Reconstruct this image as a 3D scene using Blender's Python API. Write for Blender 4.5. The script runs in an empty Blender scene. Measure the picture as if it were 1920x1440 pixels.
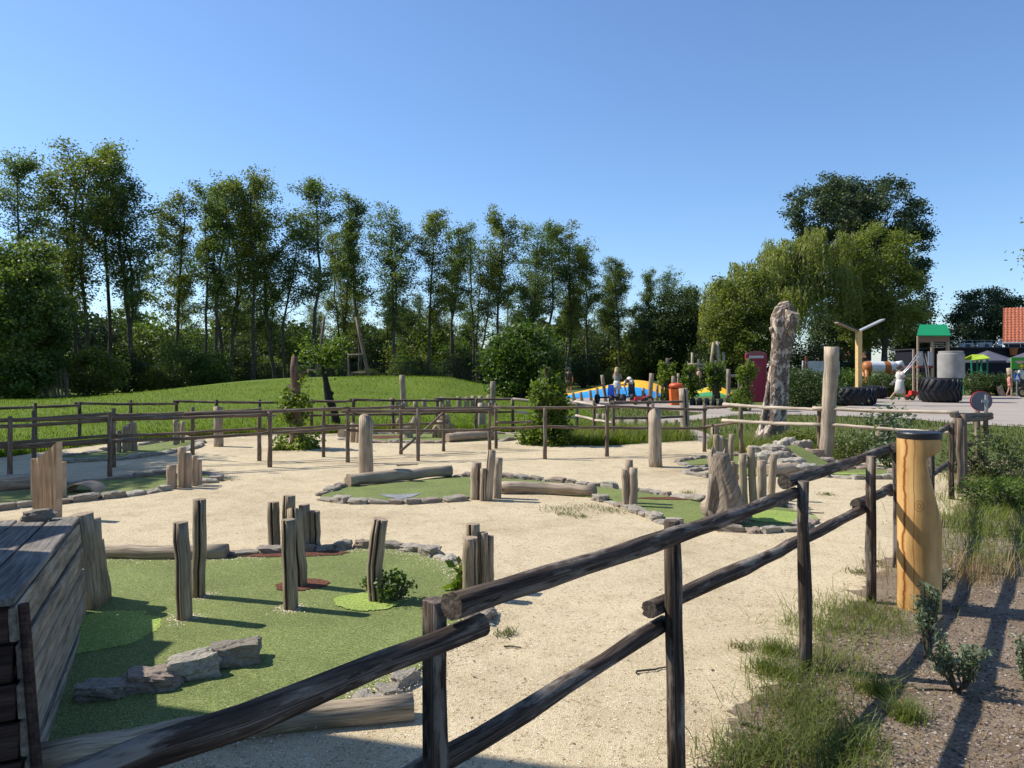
import bpy, bmesh, math
import numpy as np
from mathutils import Vector, Matrix, noise as mnoise
R = math.radians
scene = bpy.context.scene
COL = scene.collection

# ------------------------------------------------------------------ camera, sky, sun, exposure
FPX, HOR, CH = 1442.0, 690.0, 1.6          # focal length in photo pixels, horizon row, eye height
cam_data = bpy.data.cameras.new('camera')
cam = bpy.data.objects.new('camera', cam_data); COL.objects.link(cam)
cam.location = (0, 0, CH); cam.rotation_euler = (R(90), 0, 0)
cam_data.sensor_width = 36.0; cam_data.lens = 36.0 * FPX / 1920.0
cam_data.shift_y = -(720.0 - HOR) / 1920.0
cam_data.clip_end = 3000.0; cam_data.clip_start = 0.05
scene.camera = cam

SUN_EL = R(47.0)
SUN_AZ = math.atan2(-0.963, 0.27)          # clockwise from +Y
world = bpy.data.worlds.new('World'); scene.world = world; world.use_nodes = True
wn = world.node_tree.nodes; wl = world.node_tree.links
for n in list(wn): wn.remove(n)
sky = wn.new('ShaderNodeTexSky'); sky.sky_type = 'NISHITA'; sky.sun_disc = False
sky.sun_elevation = SUN_EL; sky.sun_rotation = SUN_AZ
sky.altitude = 0; sky.air_density = 1.0; sky.dust_density = 0.35; sky.ozone_density = 7.5
bg = wn.new('ShaderNodeBackground'); bg.inputs['Strength'].default_value = 0.115
wo = wn.new('ShaderNodeOutputWorld')
wl.new(sky.outputs[0], bg.inputs[0]); wl.new(bg.outputs[0], wo.inputs[0])

sd = bpy.data.lights.new('sun', 'SUN'); sd.energy = 4.2; sd.angle = R(0.53); sd.color = (1.0, 0.94, 0.85)
sun = bpy.data.objects.new('sun', sd); COL.objects.link(sun); sun.location = (-40, 20, 50)
sdir = Vector((math.sin(SUN_AZ) * math.cos(SUN_EL), math.cos(SUN_AZ) * math.cos(SUN_EL), math.sin(SUN_EL)))
sun.rotation_euler = (-sdir).to_track_quat('-Z', 'Y').to_euler()
scene.view_settings.view_transform = 'Standard'
scene.view_settings.look = 'None'
scene.view_settings.exposure = 0.66
scene.view_settings.gamma = 1.0
scene.render.engine = 'CYCLES'
scene.cycles.use_denoising = True
scene.cycles.max_bounces = 6; scene.cycles.transparent_max_bounces = 8
scene.cycles.sample_clamp_indirect = 6

# ------------------------------------------------------------------ helpers
def dist(py): return FPX * CH / (py - HOR)
def G(px, py):
    d = dist(py); return ((px - 960) / FPX * d, d)
def XW(px, d): return (px - 960) / FPX * d
def ZW(py, d): return CH - (py - HOR) / FPX * d
WO = {}                                     # world origin of each object (no parent is rotated while building)
def tag(o, label, cat=None, group=None, kind=None):
    if label: o['label'] = label
    if cat: o['category'] = cat
    if group: o['group'] = group
    if kind: o['kind'] = kind
    return o
def thing(name, label, cat, loc, group=None, kind=None):
    o = bpy.data.objects.new(name, None); COL.objects.link(o)
    o.empty_display_size = 0.1
    o.location = loc; WO[o.name] = np.array(loc, float)
    return tag(o, label, cat, group, kind)
def add(name, V, F, mats, parent=None, origin=None, smooth=False, uv=None, mi=None, tint=None, mesh=None):
    """one mesh object from world-space vertices; origin defaults to the parent's origin or the base of the mesh"""
    V = np.asarray(V, float)
    if origin is None:
        origin = WO[parent.name] if parent else np.array([V[:, 0].mean(), V[:, 1].mean(), V[:, 2].min()])
    origin = np.array(origin, float)
    me = bpy.data.meshes.new(name)
    L = V - origin
    if isinstance(F, np.ndarray):
        m, k = F.shape
        me.vertices.add(len(L)); me.vertices.foreach_set('co', L.astype(np.float32).ravel())
        me.loops.add(m * k); me.loops.foreach_set('vertex_index', F.astype(np.int32).ravel())
        me.polygons.add(m)
        me.polygons.foreach_set('loop_start', np.arange(0, m * k, k, dtype=np.int32))
        me.update(calc_edges=True)
    else:
        me.from_pydata(L.tolist(), [], [list(f) for f in F]); me.update()
    if uv is not None:
        lay = me.uv_layers.new(name='UVMap')
        uv = np.asarray(uv, float)
        li = np.zeros(len(me.loops), dtype=np.int32); me.loops.foreach_get('vertex_index', li)
        lay.data.foreach_set('uv', uv[li].astype(np.float32).ravel())
    if not isinstance(mats, (list, tuple)): mats = [mats]
    for m_ in mats: me.materials.append(m_)
    if mi is not None: me.polygons.foreach_set('material_index', np.asarray(mi, dtype=np.int32))
    if smooth: me.polygons.foreach_set('use_smooth', np.ones(len(me.polygons), dtype=bool))
    if tint is not None:
        a = me.attributes.new('tint', 'FLOAT', 'FACE'); a.data.foreach_set('value', np.asarray(tint, dtype=np.float32))
    o = bpy.data.objects.new(name, me); COL.objects.link(o)
    if parent:
        o.parent = parent; o.location = origin - WO[parent.name]
    else: o.location = origin
    WO[o.name] = origin
    return o
def copy_tree(o, loc, rz=0, s=1.0, label=None, group=None, sz=None):
    c = o.copy(); COL.objects.link(c); c.location = loc; c.rotation_euler = (0, 0, rz); c.scale = (s, s, sz or s)
    if label: c['label'] = label
    if group: c['group'] = group
    for ch in list(o.children):
        k = ch.copy(); COL.objects.link(k); k.parent = c
        for g in list(ch.children):
            q = g.copy(); COL.objects.link(q); q.parent = k
    return c

class MB:
    """collects shapes into one mesh"""
    def __init__(s): s.V = []; s.F = []; s.U = []; s.M = []; s.n = 0
    def put(s, V, F, U=None, m=0):
        V = np.asarray(V, float)
        s.V.append(V); s.F += [[i + s.n for i in f] for f in F]
        s.U.append(np.asarray(U, float) if U is not None else V[:, :2].copy())
        s.M += [m] * len(F) if np.isscalar(m) else list(m)
        s.n += len(V); return s
    def box(s, c, size, rz=0, rx=0, ry=0, m=0):
        x, y, z = np.array(size) / 2.0
        P = np.array([(i * x, j * y, k * z) for i in (-1, 1) for j in (-1, 1) for k in (-1, 1)])
        M = np.array(Matrix.Rotation(rz, 3, 'Z') @ Matrix.Rotation(ry, 3, 'Y') @ Matrix.Rotation(rx, 3, 'X'))
        P = P @ M.T + np.array(c)
        return s.put(P, [(0, 1, 3, 2), (4, 6, 7, 5), (0, 4, 5, 1), (2, 3, 7, 6), (0, 2, 6, 4), (1, 5, 7, 3)], None, m)
    def tube(s, pts, rad, sides=8, m=0, cap=True, capm=None):
        V, F, U, M = tube(pts, rad, sides, cap=cap, m=m, capm=m if capm is None else capm)
        return s.put(V, F, U, M)
    def lathe(s, c, prof, sides=16, m=0, rz=0):
        V = []; F = []
        for (r, z) in prof:
            for k in range(sides):
                a = 2 * math.pi * k / sides + rz
                V.append((c[0] + r * math.cos(a), c[1] + r * math.sin(a), c[2] + z))
        for i in range(len(prof) - 1):
            for k in range(sides):
                k2 = (k + 1) % sides
                F.append((i * sides + k, i * sides + k2, (i + 1) * sides + k2, (i + 1) * sides + k))
        F.append(tuple(range((len(prof) - 1) * sides, len(prof) * sides)))
        F.append(tuple(reversed(range(sides))))
        return s.put(V, F, None, m)
    def done(s, name, mats, parent=None, origin=None, smooth=False, tint=None):
        return add(name, np.vstack(s.V), s.F, mats, parent, origin, smooth, np.vstack(s.U), s.M, tint)

def tube(pts, rad, sides=8, cap=True, m=0, capm=0, crack=None, rough=0.0, seed=0, tilt=0.0, groove=0):
    """tapered tube along pts; crack = list of (vertex index, depth) grooves; UV in metres"""
    pts = np.asarray(pts, float); n = len(pts)
    rad = np.full(n, rad, float) if np.isscalar(rad) else np.asarray(rad, float)
    rng = np.random.default_rng(seed)
    prof = 1 + rough * rng.normal(0, 1, sides)
    dark = set()
    if crack:
        for k, dp in crack:
            prof[k % sides] = dp
            if groove: dark.add(k % sides)
    tang = np.gradient(pts, axis=0); tang /= np.linalg.norm(tang, axis=1)[:, None] + 1e-9
    ref = np.array([0, 0, 1.0]) if abs(tang[0][2]) < 0.8 else np.array([1.0, 0, 0])
    V = []; U = []; acc = 0
    for i in range(n):
        if i: acc += np.linalg.norm(pts[i] - pts[i - 1])
        t = tang[i]; a = np.cross(ref, t); a /= np.linalg.norm(a) + 1e-9; b = np.cross(t, a)
        pr = prof * (1 + rough * 0.6 * rng.normal(0, 1, sides))
        for k in range(sides):
            w = 2 * math.pi * k / sides
            p = pts[i] + rad[i] * pr[k] * (math.cos(w) * a + math.sin(w) * b)
            if tilt and i == n - 1: p = p + t * tilt * rad[i] * math.cos(w)
            V.append(p)
            U.append((w * rad[i] if k < sides / 2 else (2 * math.pi - w) * rad[i] + 0.31, acc))
    F = []; M = []
    for i in range(n - 1):
        for k in range(sides):
            k2 = (k + 1) % sides
            F.append((i * sides + k, i * sides + k2, (i + 1) * sides + k2, (i + 1) * sides + k)); M.append(groove if k in dark or k2 in dark else m)
    if cap:
        for base, rev in ((0, True), ((n - 1) * sides, False)):
            V.append(np.mean(V[base:base + sides], axis=0)); U.append((0.05, 0.05)); ci = len(V) - 1
            for k in range(sides):
                f = (base + k, base + (k + 1) % sides, ci)
                F.append(tuple(reversed(f)) if rev else f); M.append(capm)
    return np.array(V), F, np.array(U), M

# ------------------------------------------------------------------ materials
def nmat(name):
    m = bpy.data.materials.new(name); m.use_nodes = True
    nt = m.node_tree
    b = nt.nodes['Principled BSDF']; b.inputs['Roughness'].default_value = 0.85
    b.inputs['Specular IOR Level'].default_value = 0.25
    return m, nt, b
def N(nt, t, **kw):
    n = nt.nodes.new(t)
    for k, v in kw.items():
        if k in n.inputs: n.inputs[k].default_value = v
        else: setattr(n, k, v)
    return n
def ramp(nt, fac, stops):
    r = nt.nodes.new('ShaderNodeValToRGB'); e = r.color_ramp.elements
    while len(e) < len(stops): e.new(0.5)
    for el, (p, c) in zip(e, stops):
        el.position = p; el.color = (*c, 1) if len(c) == 3 else c
    nt.links.new(fac, r.inputs[0]); return r.outputs[0]
def coords(nt, kind='Object', scale=(1, 1, 1), rnd=False):
    tc = nt.nodes.new('ShaderNodeTexCoord'); mp = nt.nodes.new('ShaderNodeMapping')
    mp.inputs['Scale'].default_value = scale
    src = tc.outputs[kind]
    if rnd:
        oi = nt.nodes.new('ShaderNodeObjectInfo'); ad = nt.nodes.new('ShaderNodeVectorMath'); ad.operation = 'ADD'
        mu = nt.nodes.new('ShaderNodeMath'); mu.operation = 'MULTIPLY'; mu.inputs[1].default_value = 37.0
        nt.links.new(oi.outputs['Random'], mu.inputs[0])
        nt.links.new(src, ad.inputs[0]); nt.links.new(mu.outputs[0], ad.inputs[1]); src = ad.outputs[0]
    nt.links.new(src, mp.inputs[0]); return mp.outputs[0]
def tex(nt, vec, scale, detail=4, rough=0.6, kind='noise', **kw):
    if kind == 'noise': t = N(nt, 'ShaderNodeTexNoise', Scale=scale, Detail=detail, Roughness=rough)
    else: t = N(nt, 'ShaderNodeTexVoronoi', Scale=scale)
    for k, v in kw.items(): setattr(t, k, v)
    nt.links.new(vec, t.inputs['Vector']); return t
def mix(nt, a, b, f, mode='MIX'):
    m = nt.nodes.new('ShaderNodeMix'); m.data_type = 'RGBA'; m.blend_type = mode
    for sock, v in ((m.inputs[6], a), (m.inputs[7], b), (m.inputs[0], f)):
        if hasattr(v, 'is_output'): nt.links.new(v, sock)
        elif isinstance(v, tuple): sock.default_value = (*v, 1) if len(v) == 3 else v
        else: sock.default_value = v
    return m.outputs[2]
def bump(nt, b, h, strength=0.4, distance=0.01):
    bp = N(nt, 'ShaderNodeBump', Strength=strength, Distance=distance)
    nt.links.new(h, bp.inputs['Height']); nt.links.new(bp.outputs[0], b.inputs['Normal'])
MATS = {}
def plain(name, col, rough=0.6, spec=0.3, metal=0.0, var=0.12, scale=9.0):
    if name in MATS: return MATS[name]
    m, nt, b = nmat(name)
    t = tex(nt, coords(nt, 'Object', rnd=True), scale, 5)
    lo = tuple(c * (1 - var) for c in col); hi = tuple(min(1, c * (1 + var)) for c in col)
    nt.links.new(ramp(nt, t.outputs[0], [(0.3, lo), (0.7, hi)]), b.inputs['Base Color'])
    b.inputs['Roughness'].default_value = rough; b.inputs['Specular IOR Level'].default_value = spec; b.inputs['Metallic'].default_value = metal
    MATS[name] = m; return m
def wood(name, dark, mid, light, kind='UV', gs=(90, 5, 5), patch=None, bstr=0.5, patchscale=6, bias=0.0, pt=(.54, .62)):
    m, nt, b = nmat(name)
    v = coords(nt, kind, gs, rnd=True)
    g = tex(nt, v, 1.0, 6, 0.65)
    v2 = coords(nt, 'Object', (1, 1, 1), rnd=True)
    p = tex(nt, coords(nt, kind, tuple(q * f for q, f in zip(gs, (.16, .55, .55) if kind == 'UV' else (.5, .16, .16))), rnd=True), patchscale / 6.0, 6, 0.7)
    c = ramp(nt, g.outputs[0], [(0.30 + bias, dark), (0.47 + bias, mid), (0.68 + bias, light)])
    c = mix(nt, c, (0.42, 0.40, 0.36), 0.0) if patch is None else mix(nt, c, patch, ramp(nt, p.outputs[0], [(pt[0], (0, 0, 0)), (pt[1], (0.75, 0.75, 0.75))]))
    big = tex(nt, v2, 2.3, 2)
    c = mix(nt, c, ramp(nt, big.outputs[0], [(0.3, (0.72, 0.72, 0.72)), (0.7, (1.12, 1.1, 1.08))]), 1.0, 'MULTIPLY')
    nt.links.new(c, b.inputs['Base Color']); b.inputs['Roughness'].default_value = 0.9
    bump(nt, b, g.outputs[0], bstr, 0.012)
    MATS[name] = m; return m
W_GREY = wood('weathered_wood', (0.10, 0.07, 0.045), (0.31, 0.245, 0.165), (0.48, 0.395, 0.285), patch=(0.20, 0.17, 0.105))
W_PALE = wood('pale_board_wood', (0.20, 0.13, 0.08), (0.42, 0.31, 0.21), (0.56, 0.44, 0.31), gs=(60, 3, 3))
W_SILVER = wood('silvered_log_wood', (0.14, 0.105, 0.072), (0.36, 0.29, 0.21), (0.53, 0.44, 0.335), gs=(60, 4, 4))
W_FENCE = wood('dark_fence_wood', (0.016, 0.011, 0.008), (0.055, 0.038, 0.028), (0.15, 0.115, 0.088), gs=(75, 4, 4), patch=(0.30, 0.26, 0.215), patchscale=7, pt=(.50, .60))  # shade is in the dark base, lit stretches among the grey lichen patches
W_FENCE2 = wood('brown_fence_wood', (0.055, 0.036, 0.024), (0.15, 0.108, 0.075), (0.26, 0.20, 0.145), gs=(70, 4, 4), patch=(0.28, 0.26, 0.23))
W_RAILP = wood('sunlit_peeled_wood', (0.20, 0.15, 0.10), (0.46, 0.38, 0.29), (0.60, 0.52, 0.42), gs=(50, 3, 3))  # peeled wood; the sunlight on these rails is part of the pale colour
W_SPLIT = wood('split_heartwood', (0.06, 0.042, 0.03), (0.15, 0.11, 0.08), (0.26, 0.20, 0.145), gs=(90, 5, 5))
W_END = wood('end_grain', (0.10, 0.075, 0.05), (0.30, 0.23, 0.16), (0.42, 0.34, 0.25), kind='Object', gs=(60, 60, 60))
W_ENDD = wood('dark_end_grain', (0.03, 0.022, 0.016), (0.10, 0.078, 0.06), (0.20, 0.16, 0.13), kind='Object', gs=(60, 60, 60))
W_PLANK = wood('deck_plank_wood', (0.06, 0.05, 0.042), (0.17, 0.15, 0.13), (0.30, 0.275, 0.245), kind='Object', gs=(3, 55, 55))
W_WALL = wood('ramp_wall_wood', (0.10, 0.075, 0.05), (0.34, 0.27, 0.195), (0.50, 0.42, 0.325), kind='Object', gs=(2.5, 40, 40), patch=(0.20, 0.155, 0.11), patchscale=4)  # lighter, warmer tone stands in for light bounced off turf and grit
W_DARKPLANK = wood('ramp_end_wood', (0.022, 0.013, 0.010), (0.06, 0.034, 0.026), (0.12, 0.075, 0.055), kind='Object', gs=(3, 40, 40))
W_BARK = wood('tree_bark', (0.03, 0.026, 0.018), (0.075, 0.065, 0.045), (0.14, 0.125, 0.09), gs=(14, 3, 3), patch=(0.08, 0.09, 0.05), patchscale=2)
def dead_mat():
    m, nt, b = nmat('dead_trunk_wood')
    g = tex(nt, coords(nt, 'UV', (26, 3.5, 3)), 1.0, 6, 0.7); v = coords(nt, 'UV', (7, 4.5, 1)); p = tex(nt, v, 1.0, 5, 0.65); cr = tex(nt, coords(nt, 'UV', (22, 14, 1)), 1.0, kind='voronoi', feature='DISTANCE_TO_EDGE')
    pale = ramp(nt, g.outputs[0], [(.3, (.34, .26, .19)), (.5, (.56, .455, .36)), (.7, (.68, .58, .48))]); dark = ramp(nt, g.outputs[0], [(.3, (.10, .07, .05)), (.55, (.26, .195, .145)), (.75, (.40, .32, .25))])
    dark = mix(nt, dark, ramp(nt, cr.outputs[0], [(0, (.35, .3, .27)), (.12, (1, 1, 1))]), 1.0, 'MULTIPLY')
    f = ramp(nt, p.outputs[0], [(.46, (0, 0, 0)), (.5, (1, 1, 1))]); nt.links.new(mix(nt, pale, dark, f), b.inputs['Base Color']); b.inputs['Roughness'].default_value = .9
    h = mix(nt, g.outputs[0], f, .5); bump(nt, b, h, .9, .03); MATS['dead_trunk_wood'] = m; return m
W_DEAD = dead_mat()

def leafmat(name, cols, trans=0.4, rough=0.5):
    m, nt, b = nmat(name)
    at = N(nt, 'ShaderNodeAttribute', attribute_name='tint')
    v = coords(nt, 'Object', rnd=True); t = tex(nt, v, 0.55, 3)
    ad = N(nt, 'ShaderNodeMath', operation='MULTIPLY_ADD'); ad.inputs[1].default_value = 0.6; 
    sb = N(nt, 'ShaderNodeMath', operation='SUBTRACT'); sb.inputs[1].default_value = 0.3
    nt.links.new(t.outputs[0], sb.inputs[0])
    nt.links.new(at.outputs['Fac'], ad.inputs[0]); nt.links.new(sb.outputs[0], ad.inputs[2])
    n = len(cols); c = ramp(nt, ad.outputs[0], [(0.1 + 0.8 * i / (n - 1), q) for i, q in enumerate(cols)])
    nt.links.new(c, b.inputs['Base Color']); b.inputs['Roughness'].default_value = rough; b.inputs['Specular IOR Level'].default_value = 0.35
    tr = nt.nodes.new('ShaderNodeBsdfTranslucent')
    tc = mix(nt, c, (1.25, 1.35, 0.45), 1.0, 'MULTIPLY'); nt.links.new(tc, tr.inputs[0])
    mx = N(nt, 'ShaderNodeMixShader'); mx.inputs[0].default_value = trans
    nt.links.new(b.outputs[0], mx.inputs[1]); nt.links.new(tr.outputs[0], mx.inputs[2])
    nt.links.new(mx.outputs[0], nt.nodes['Material Output'].inputs[0])
    MATS[name] = m; return m
L_TREE = [leafmat('leaf_green_a', [(0.05, 0.08, 0.024), (0.10, 0.145, 0.04), (0.185, 0.235, 0.075)], 0.48),
          leafmat('leaf_green_b', [(0.055, 0.086, 0.036), (0.11, 0.155, 0.06), (0.20, 0.245, 0.105)], 0.48),
          leafmat('leaf_olive', [(0.062, 0.08, 0.018), (0.128, 0.155, 0.034), (0.23, 0.245, 0.062)], 0.48)]
L_BUSH = leafmat('leaf_bush', [(0.025, 0.05, 0.01), (0.065, 0.115, 0.02), (0.14, 0.20, 0.035)])
L_DARK = leafmat('leaf_dark', [(0.018, 0.032, 0.011), (0.038, 0.062, 0.019), (0.075, 0.105, 0.032)], 0.35)
L_WILLOW = leafmat('leaf_willow', [(0.15, 0.165, 0.045), (0.25, 0.27, 0.08), (0.36, 0.37, 0.14)], 0.5)
L_POPLAR = leafmat('leaf_poplar', [(0.028, 0.048, 0.026), (0.058, 0.088, 0.042), (0.11, 0.14, 0.072)], 0.3)
L_IVY = leafmat('leaf_ivy', [(0.04, 0.075, 0.01), (0.12, 0.18, 0.025), (0.26, 0.31, 0.045)], 0.4)
L_SAGE = leafmat('leaf_sage', [(0.06, 0.09, 0.05), (0.13, 0.17, 0.10), (0.22, 0.27, 0.17)], 0.25)
L_ROSE = leafmat('leaf_rose', [(0.09, 0.06, 0.025), (0.085, 0.12, 0.035), (0.16, 0.19, 0.065)], 0.3)
L_GRASS = leafmat('grass_lawn_blade', [(0.065, 0.10, 0.004), (0.12, 0.175, 0.008), (0.22, 0.265, 0.025)], 0.5)
L_TUFT = leafmat('grass_tuft_blade', [(0.085, 0.105, 0.022), (0.155, 0.19, 0.045), (0.29, 0.30, 0.11)], 0.5)
L_DRY = leafmat('dry_grass_blade', [(0.22, 0.13, 0.06), (0.34, 0.22, 0.11), (0.45, 0.33, 0.18)], 0.3)

def sand_mat():
    m, nt, b = nmat('cream_grit')
    v = coords(nt, 'Object')
    vo = tex(nt, v, 230, kind='voronoi'); vo2 = tex(nt, v, 62, kind='voronoi')
    big = tex(nt, v, 0.55, 5, 0.65); mid = tex(nt, v, 4.0, 5, 0.7); fine = tex(nt, v, 90, 3, 0.7)
    sp = N(nt, 'ShaderNodeSeparateColor'); nt.links.new(vo.outputs['Color'], sp.inputs[0])
    c = ramp(nt, sp.outputs[0], [(0.0, (0.27, 0.20, 0.115)), (0.10, (0.46, 0.37, 0.225)), (0.35, (0.575, 0.475, 0.305)), (0.8, (0.645, 0.54, 0.36)), (1.0, (0.73, 0.65, 0.48))])
    sp2 = N(nt, 'ShaderNodeSeparateColor'); nt.links.new(vo2.outputs['Color'], sp2.inputs[0])
    dk = ramp(nt, sp2.outputs[1], [(0.0, (0.6, 0.55, 0.5)), (0.06, (0.82, 0.8, 0.76)), (0.09, (1, 1, 1))])
    c = mix(nt, c, dk, 1.0, 'MULTIPLY')
    c = mix(nt, c, ramp(nt, big.outputs[0], [(0.28, (0.72, 0.68, 0.63)), (0.5, (0.97, 0.96, 0.94)), (0.75, (1.06, 1.05, 1.02))]), 1.0, 'MULTIPLY')
    c = mix(nt, c, ramp(nt, mid.outputs[0], [(0.32, (0.82, 0.8, 0.76)), (0.52, (1, 1, 1))]), 1.0, 'MULTIPLY')
    nt.links.new(c, b.inputs['Base Color']); b.inputs['Roughness'].default_value = 0.95
    ft = tex(nt, v, 5.5, 3, 0.55)
    ad = N(nt, 'ShaderNodeMath', operation='MULTIPLY_ADD'); ad.inputs[1].default_value = 3.6
    nt.links.new(ft.outputs[0], ad.inputs[0]); nt.links.new(vo.outputs['Distance'], ad.inputs[2])
    bump(nt, b, ad.outputs[0], 0.5, 0.012)
    return m
def turf_mat(name, cols, dark=0.6):
    m, nt, b = nmat(name)
    v = coords(nt, 'Object')
    vo = tex(nt, v, 210, kind='voronoi'); big = tex(nt, v, 1.6, 4, 0.6); fine = tex(nt, v, 75, 3, 0.7)
    sp = N(nt, 'ShaderNodeSeparateColor'); nt.links.new(vo.outputs['Color'], sp.inputs[0])
    c = ramp(nt, sp.outputs[0], [(0.0, cols[0]), (0.5, cols[1]), (0.86, cols[2]), (1.0, cols[3])])
    c = mix(nt, c, ramp(nt, big.outputs[0], [(0.3, (dark + 0.15,) * 3), (0.65, (1.05, 1.05, 1.0))]), 1.0, 'MULTIPLY')
    c = mix(nt, c, ramp(nt, fine.outputs[0], [(0.35, (0.75, 0.75, 0.75)), (0.6, (1.08, 1.08, 1.05))]), 1.0, 'MULTIPLY')
    nt.links.new(c, b.inputs['Base Color']); b.inputs['Roughness'].default_value = 0.95
    bump(nt, b, vo.outputs['Distance'], 0.55, 0.01)
    MATS[name] = m; return m
def ground_mat(name, stops, scale=1.2, fs=40, bs=0.5, bd=0.03):
    m, nt, b = nmat(name)
    v = coords(nt, 'Object')
    a = tex(nt, v, scale, 6, 0.7); f = tex(nt, v, fs, 5, 0.75)
    md = N(nt, 'ShaderNodeMath', operation='MULTIPLY_ADD'); md.inputs[1].default_value = 0.75
    sb = N(nt, 'ShaderNodeMath', operation='MULTIPLY_ADD'); sb.inputs[1].default_value = 0.7; sb.inputs[2].default_value = -0.22
    nt.links.new(f.outputs[0], sb.inputs[0]); nt.links.new(a.outputs[0], md.inputs[0]); nt.links.new(sb.outputs[0], md.inputs[2])
    c = ramp(nt, md.outputs[0], stops)
    nt.links.new(c, b.inputs['Base Color']); b.inputs['Roughness'].default_value = 0.95
    bump(nt, b, f.outputs[0], bs, bd)
    MATS[name] = m; return m
M_SAND = sand_mat()
M_TURF = turf_mat('putting_turf', [(0.085, 0.115, 0.03), (0.18, 0.225, 0.062), (0.27, 0.31, 0.11), (0.40, 0.40, 0.20)])
M_LIME = turf_mat('lime_patch_turf', [(0.16, 0.24, 0.03), (0.30, 0.42, 0.07), (0.45, 0.55, 0.16), (0.65, 0.68, 0.35)])
M_MULCH = turf_mat('red_brown_patch', [(0.05, 0.018, 0.01), (0.14, 0.048, 0.028), (0.22, 0.085, 0.05), (0.30, 0.15, 0.10)])
M_GREYPATCH = turf_mat('grey_patch', [(0.16, 0.17, 0.19), (0.27, 0.28, 0.31), (0.36, 0.37, 0.40), (0.5, 0.5, 0.5)])
M_LAWN = ground_mat('lawn_grass', [(0.2, (0.065, 0.10, 0.006)), (0.5, (0.105, 0.16, 0.01)), (0.8, (0.17, 0.21, 0.02))], 0.35, 22, 0.9, 0.06)
M_FIELD = ground_mat('field_grass', [(0.2, (0.06, 0.075, 0.018)), (0.5, (0.10, 0.125, 0.03)), (0.8, (0.17, 0.175, 0.06))], 0.3, 18, 0.9, 0.06)
M_SOIL = ground_mat('bed_soil', [(0.15, (0.09, 0.063, 0.042)), (0.42, (0.235, 0.175, 0.12)), (0.62, (0.36, 0.28, 0.20)), (0.85, (0.50, 0.41, 0.31))], 2.2, 55, 1.0, 0.03)
M_PATH = ground_mat('path_paving', [(0.2, (0.23, 0.195, 0.16)), (0.5, (0.32, 0.275, 0.23)), (0.8, (0.39, 0.345, 0.295))], 0.5, 30, 0.2, 0.01)
def stone_mat():
    m, nt, b = nmat('border_stone')
    v = coords(nt, 'Object', rnd=True); a = tex(nt, v, 9, 6, 0.7); f = tex(nt, v, 60, 4, 0.7)
    oi = nt.nodes.new('ShaderNodeObjectInfo')
    base = ramp(nt, oi.outputs['Random'], [(0.0, (0.31, 0.275, 0.22)), (0.3, (0.46, 0.415, 0.34)), (0.55, (0.37, 0.335, 0.28)), (0.8, (0.38, 0.28, 0.22)), (0.84, (0.46, 0.42, 0.345)), (1.0, (0.52, 0.48, 0.40))])
    c = mix(nt, base, ramp(nt, a.outputs[0], [(0.3, (0.55, 0.54, 0.53)), (0.6, (1.1, 1.08, 1.04))]), 1.0, 'MULTIPLY')
    c = mix(nt, c, ramp(nt, f.outputs[0], [(0.35, (0.75, 0.75, 0.75)), (0.6, (1.05, 1.05, 1.05))]), 1.0, 'MULTIPLY')
    nt.links.new(c, b.inputs['Base Color']); bump(nt, b, a.outputs[0], 0.8, 0.03); return m
M_STONE = stone_mat()
# ------------------------------------------------------------------ the ground
def hz(x, y):
    """height of the terrain: a low grassy mound behind the course"""
    m = 1.12 * np.exp(-np.abs((x + 7.5) / 11.0) ** 3 - ((y - 41.0) / 8.5) ** 2) * np.clip((2.6 - x) / 6.0, 0, 1)
    return m * np.clip((np.asarray(y) - 17.5) / 9.0, 0, 1)
def sheet(name, pts, z, mat, label, cat, kind='structure', parent=None, origin=(0, 0, 0), thick=0.0):
    bm = bmesh.new(); vs = [bm.verts.new((p[0], p[1], z)) for p in pts]
    f = bm.faces.new(vs)
    if f.normal.z < 0: f.normal_flip()
    f.normal_update()
    if f.normal.z < 0: f.normal_flip()
    bmesh.ops.triangulate(bm, faces=[f])
    bm.verts.index_update()
    V = [tuple(v.co) for v in bm.verts]; F = [tuple(v.index for v in g.verts) for g in bm.faces]
    if thick:                                # skirt down to the ground
        n = len(V); e = [ed for ed in bm.edges if len(ed.link_faces) == 1]
        V += [(v[0], v[1], v[2] - thick) for v in V]
        F += [(ed.verts[0].index, ed.verts[1].index, ed.verts[1].index + n, ed.verts[0].index + n) for ed in e]
    bm.free()
    o = add(name, V, F, mat, parent, origin if not parent else None)
    return tag(o, label, cat, None, kind)
def smooth_poly(pts, sub=4, closed=True):
    p = np.array(pts, float); n = len(p); out = []
    rng = range(n if closed else n - 1)
    for i in rng:
        p0, p1 = p[(i - 1) % n] if closed or i else p[i], p[i]
        p2 = p[(i + 1) % n]; p3 = p[(i + 2) % n] if closed or i + 2 < n else p[i + 1]
        for k in range(sub):
            t = k / sub
            out.append(0.5 * (2 * p1 + (p2 - p0) * t + (2 * p0 - 5 * p1 + 4 * p2 - p3) * t * t + (3 * p1 - p0 - 3 * p2 + p3) * t ** 3))
    if not closed: out.append(p[-1])
    return [tuple(q) for q in out]

# base ground to the horizon
gx = np.concatenate([np.linspace(-1500, -80, 8), np.linspace(-60, 60, 25), np.linspace(80, 1500, 8)])
gy = np.concatenate([np.linspace(-300, -20, 5), np.linspace(-10, 90, 21), np.linspace(120, 2400, 10)])
V = [(x, y, -0.03) for y in gy for x in gx]; nx = len(gx)
F = [(j * nx + i, j * nx + i + 1, (j + 1) * nx + i + 1, (j + 1) * nx + i) for j in range(len(gy) - 1) for i in range(nx - 1)]
tag(add('ground', V, F, M_FIELD, origin=(0, 0, 0)), 'dry olive grass ground stretching to the horizon', 'ground', kind='structure')

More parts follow.
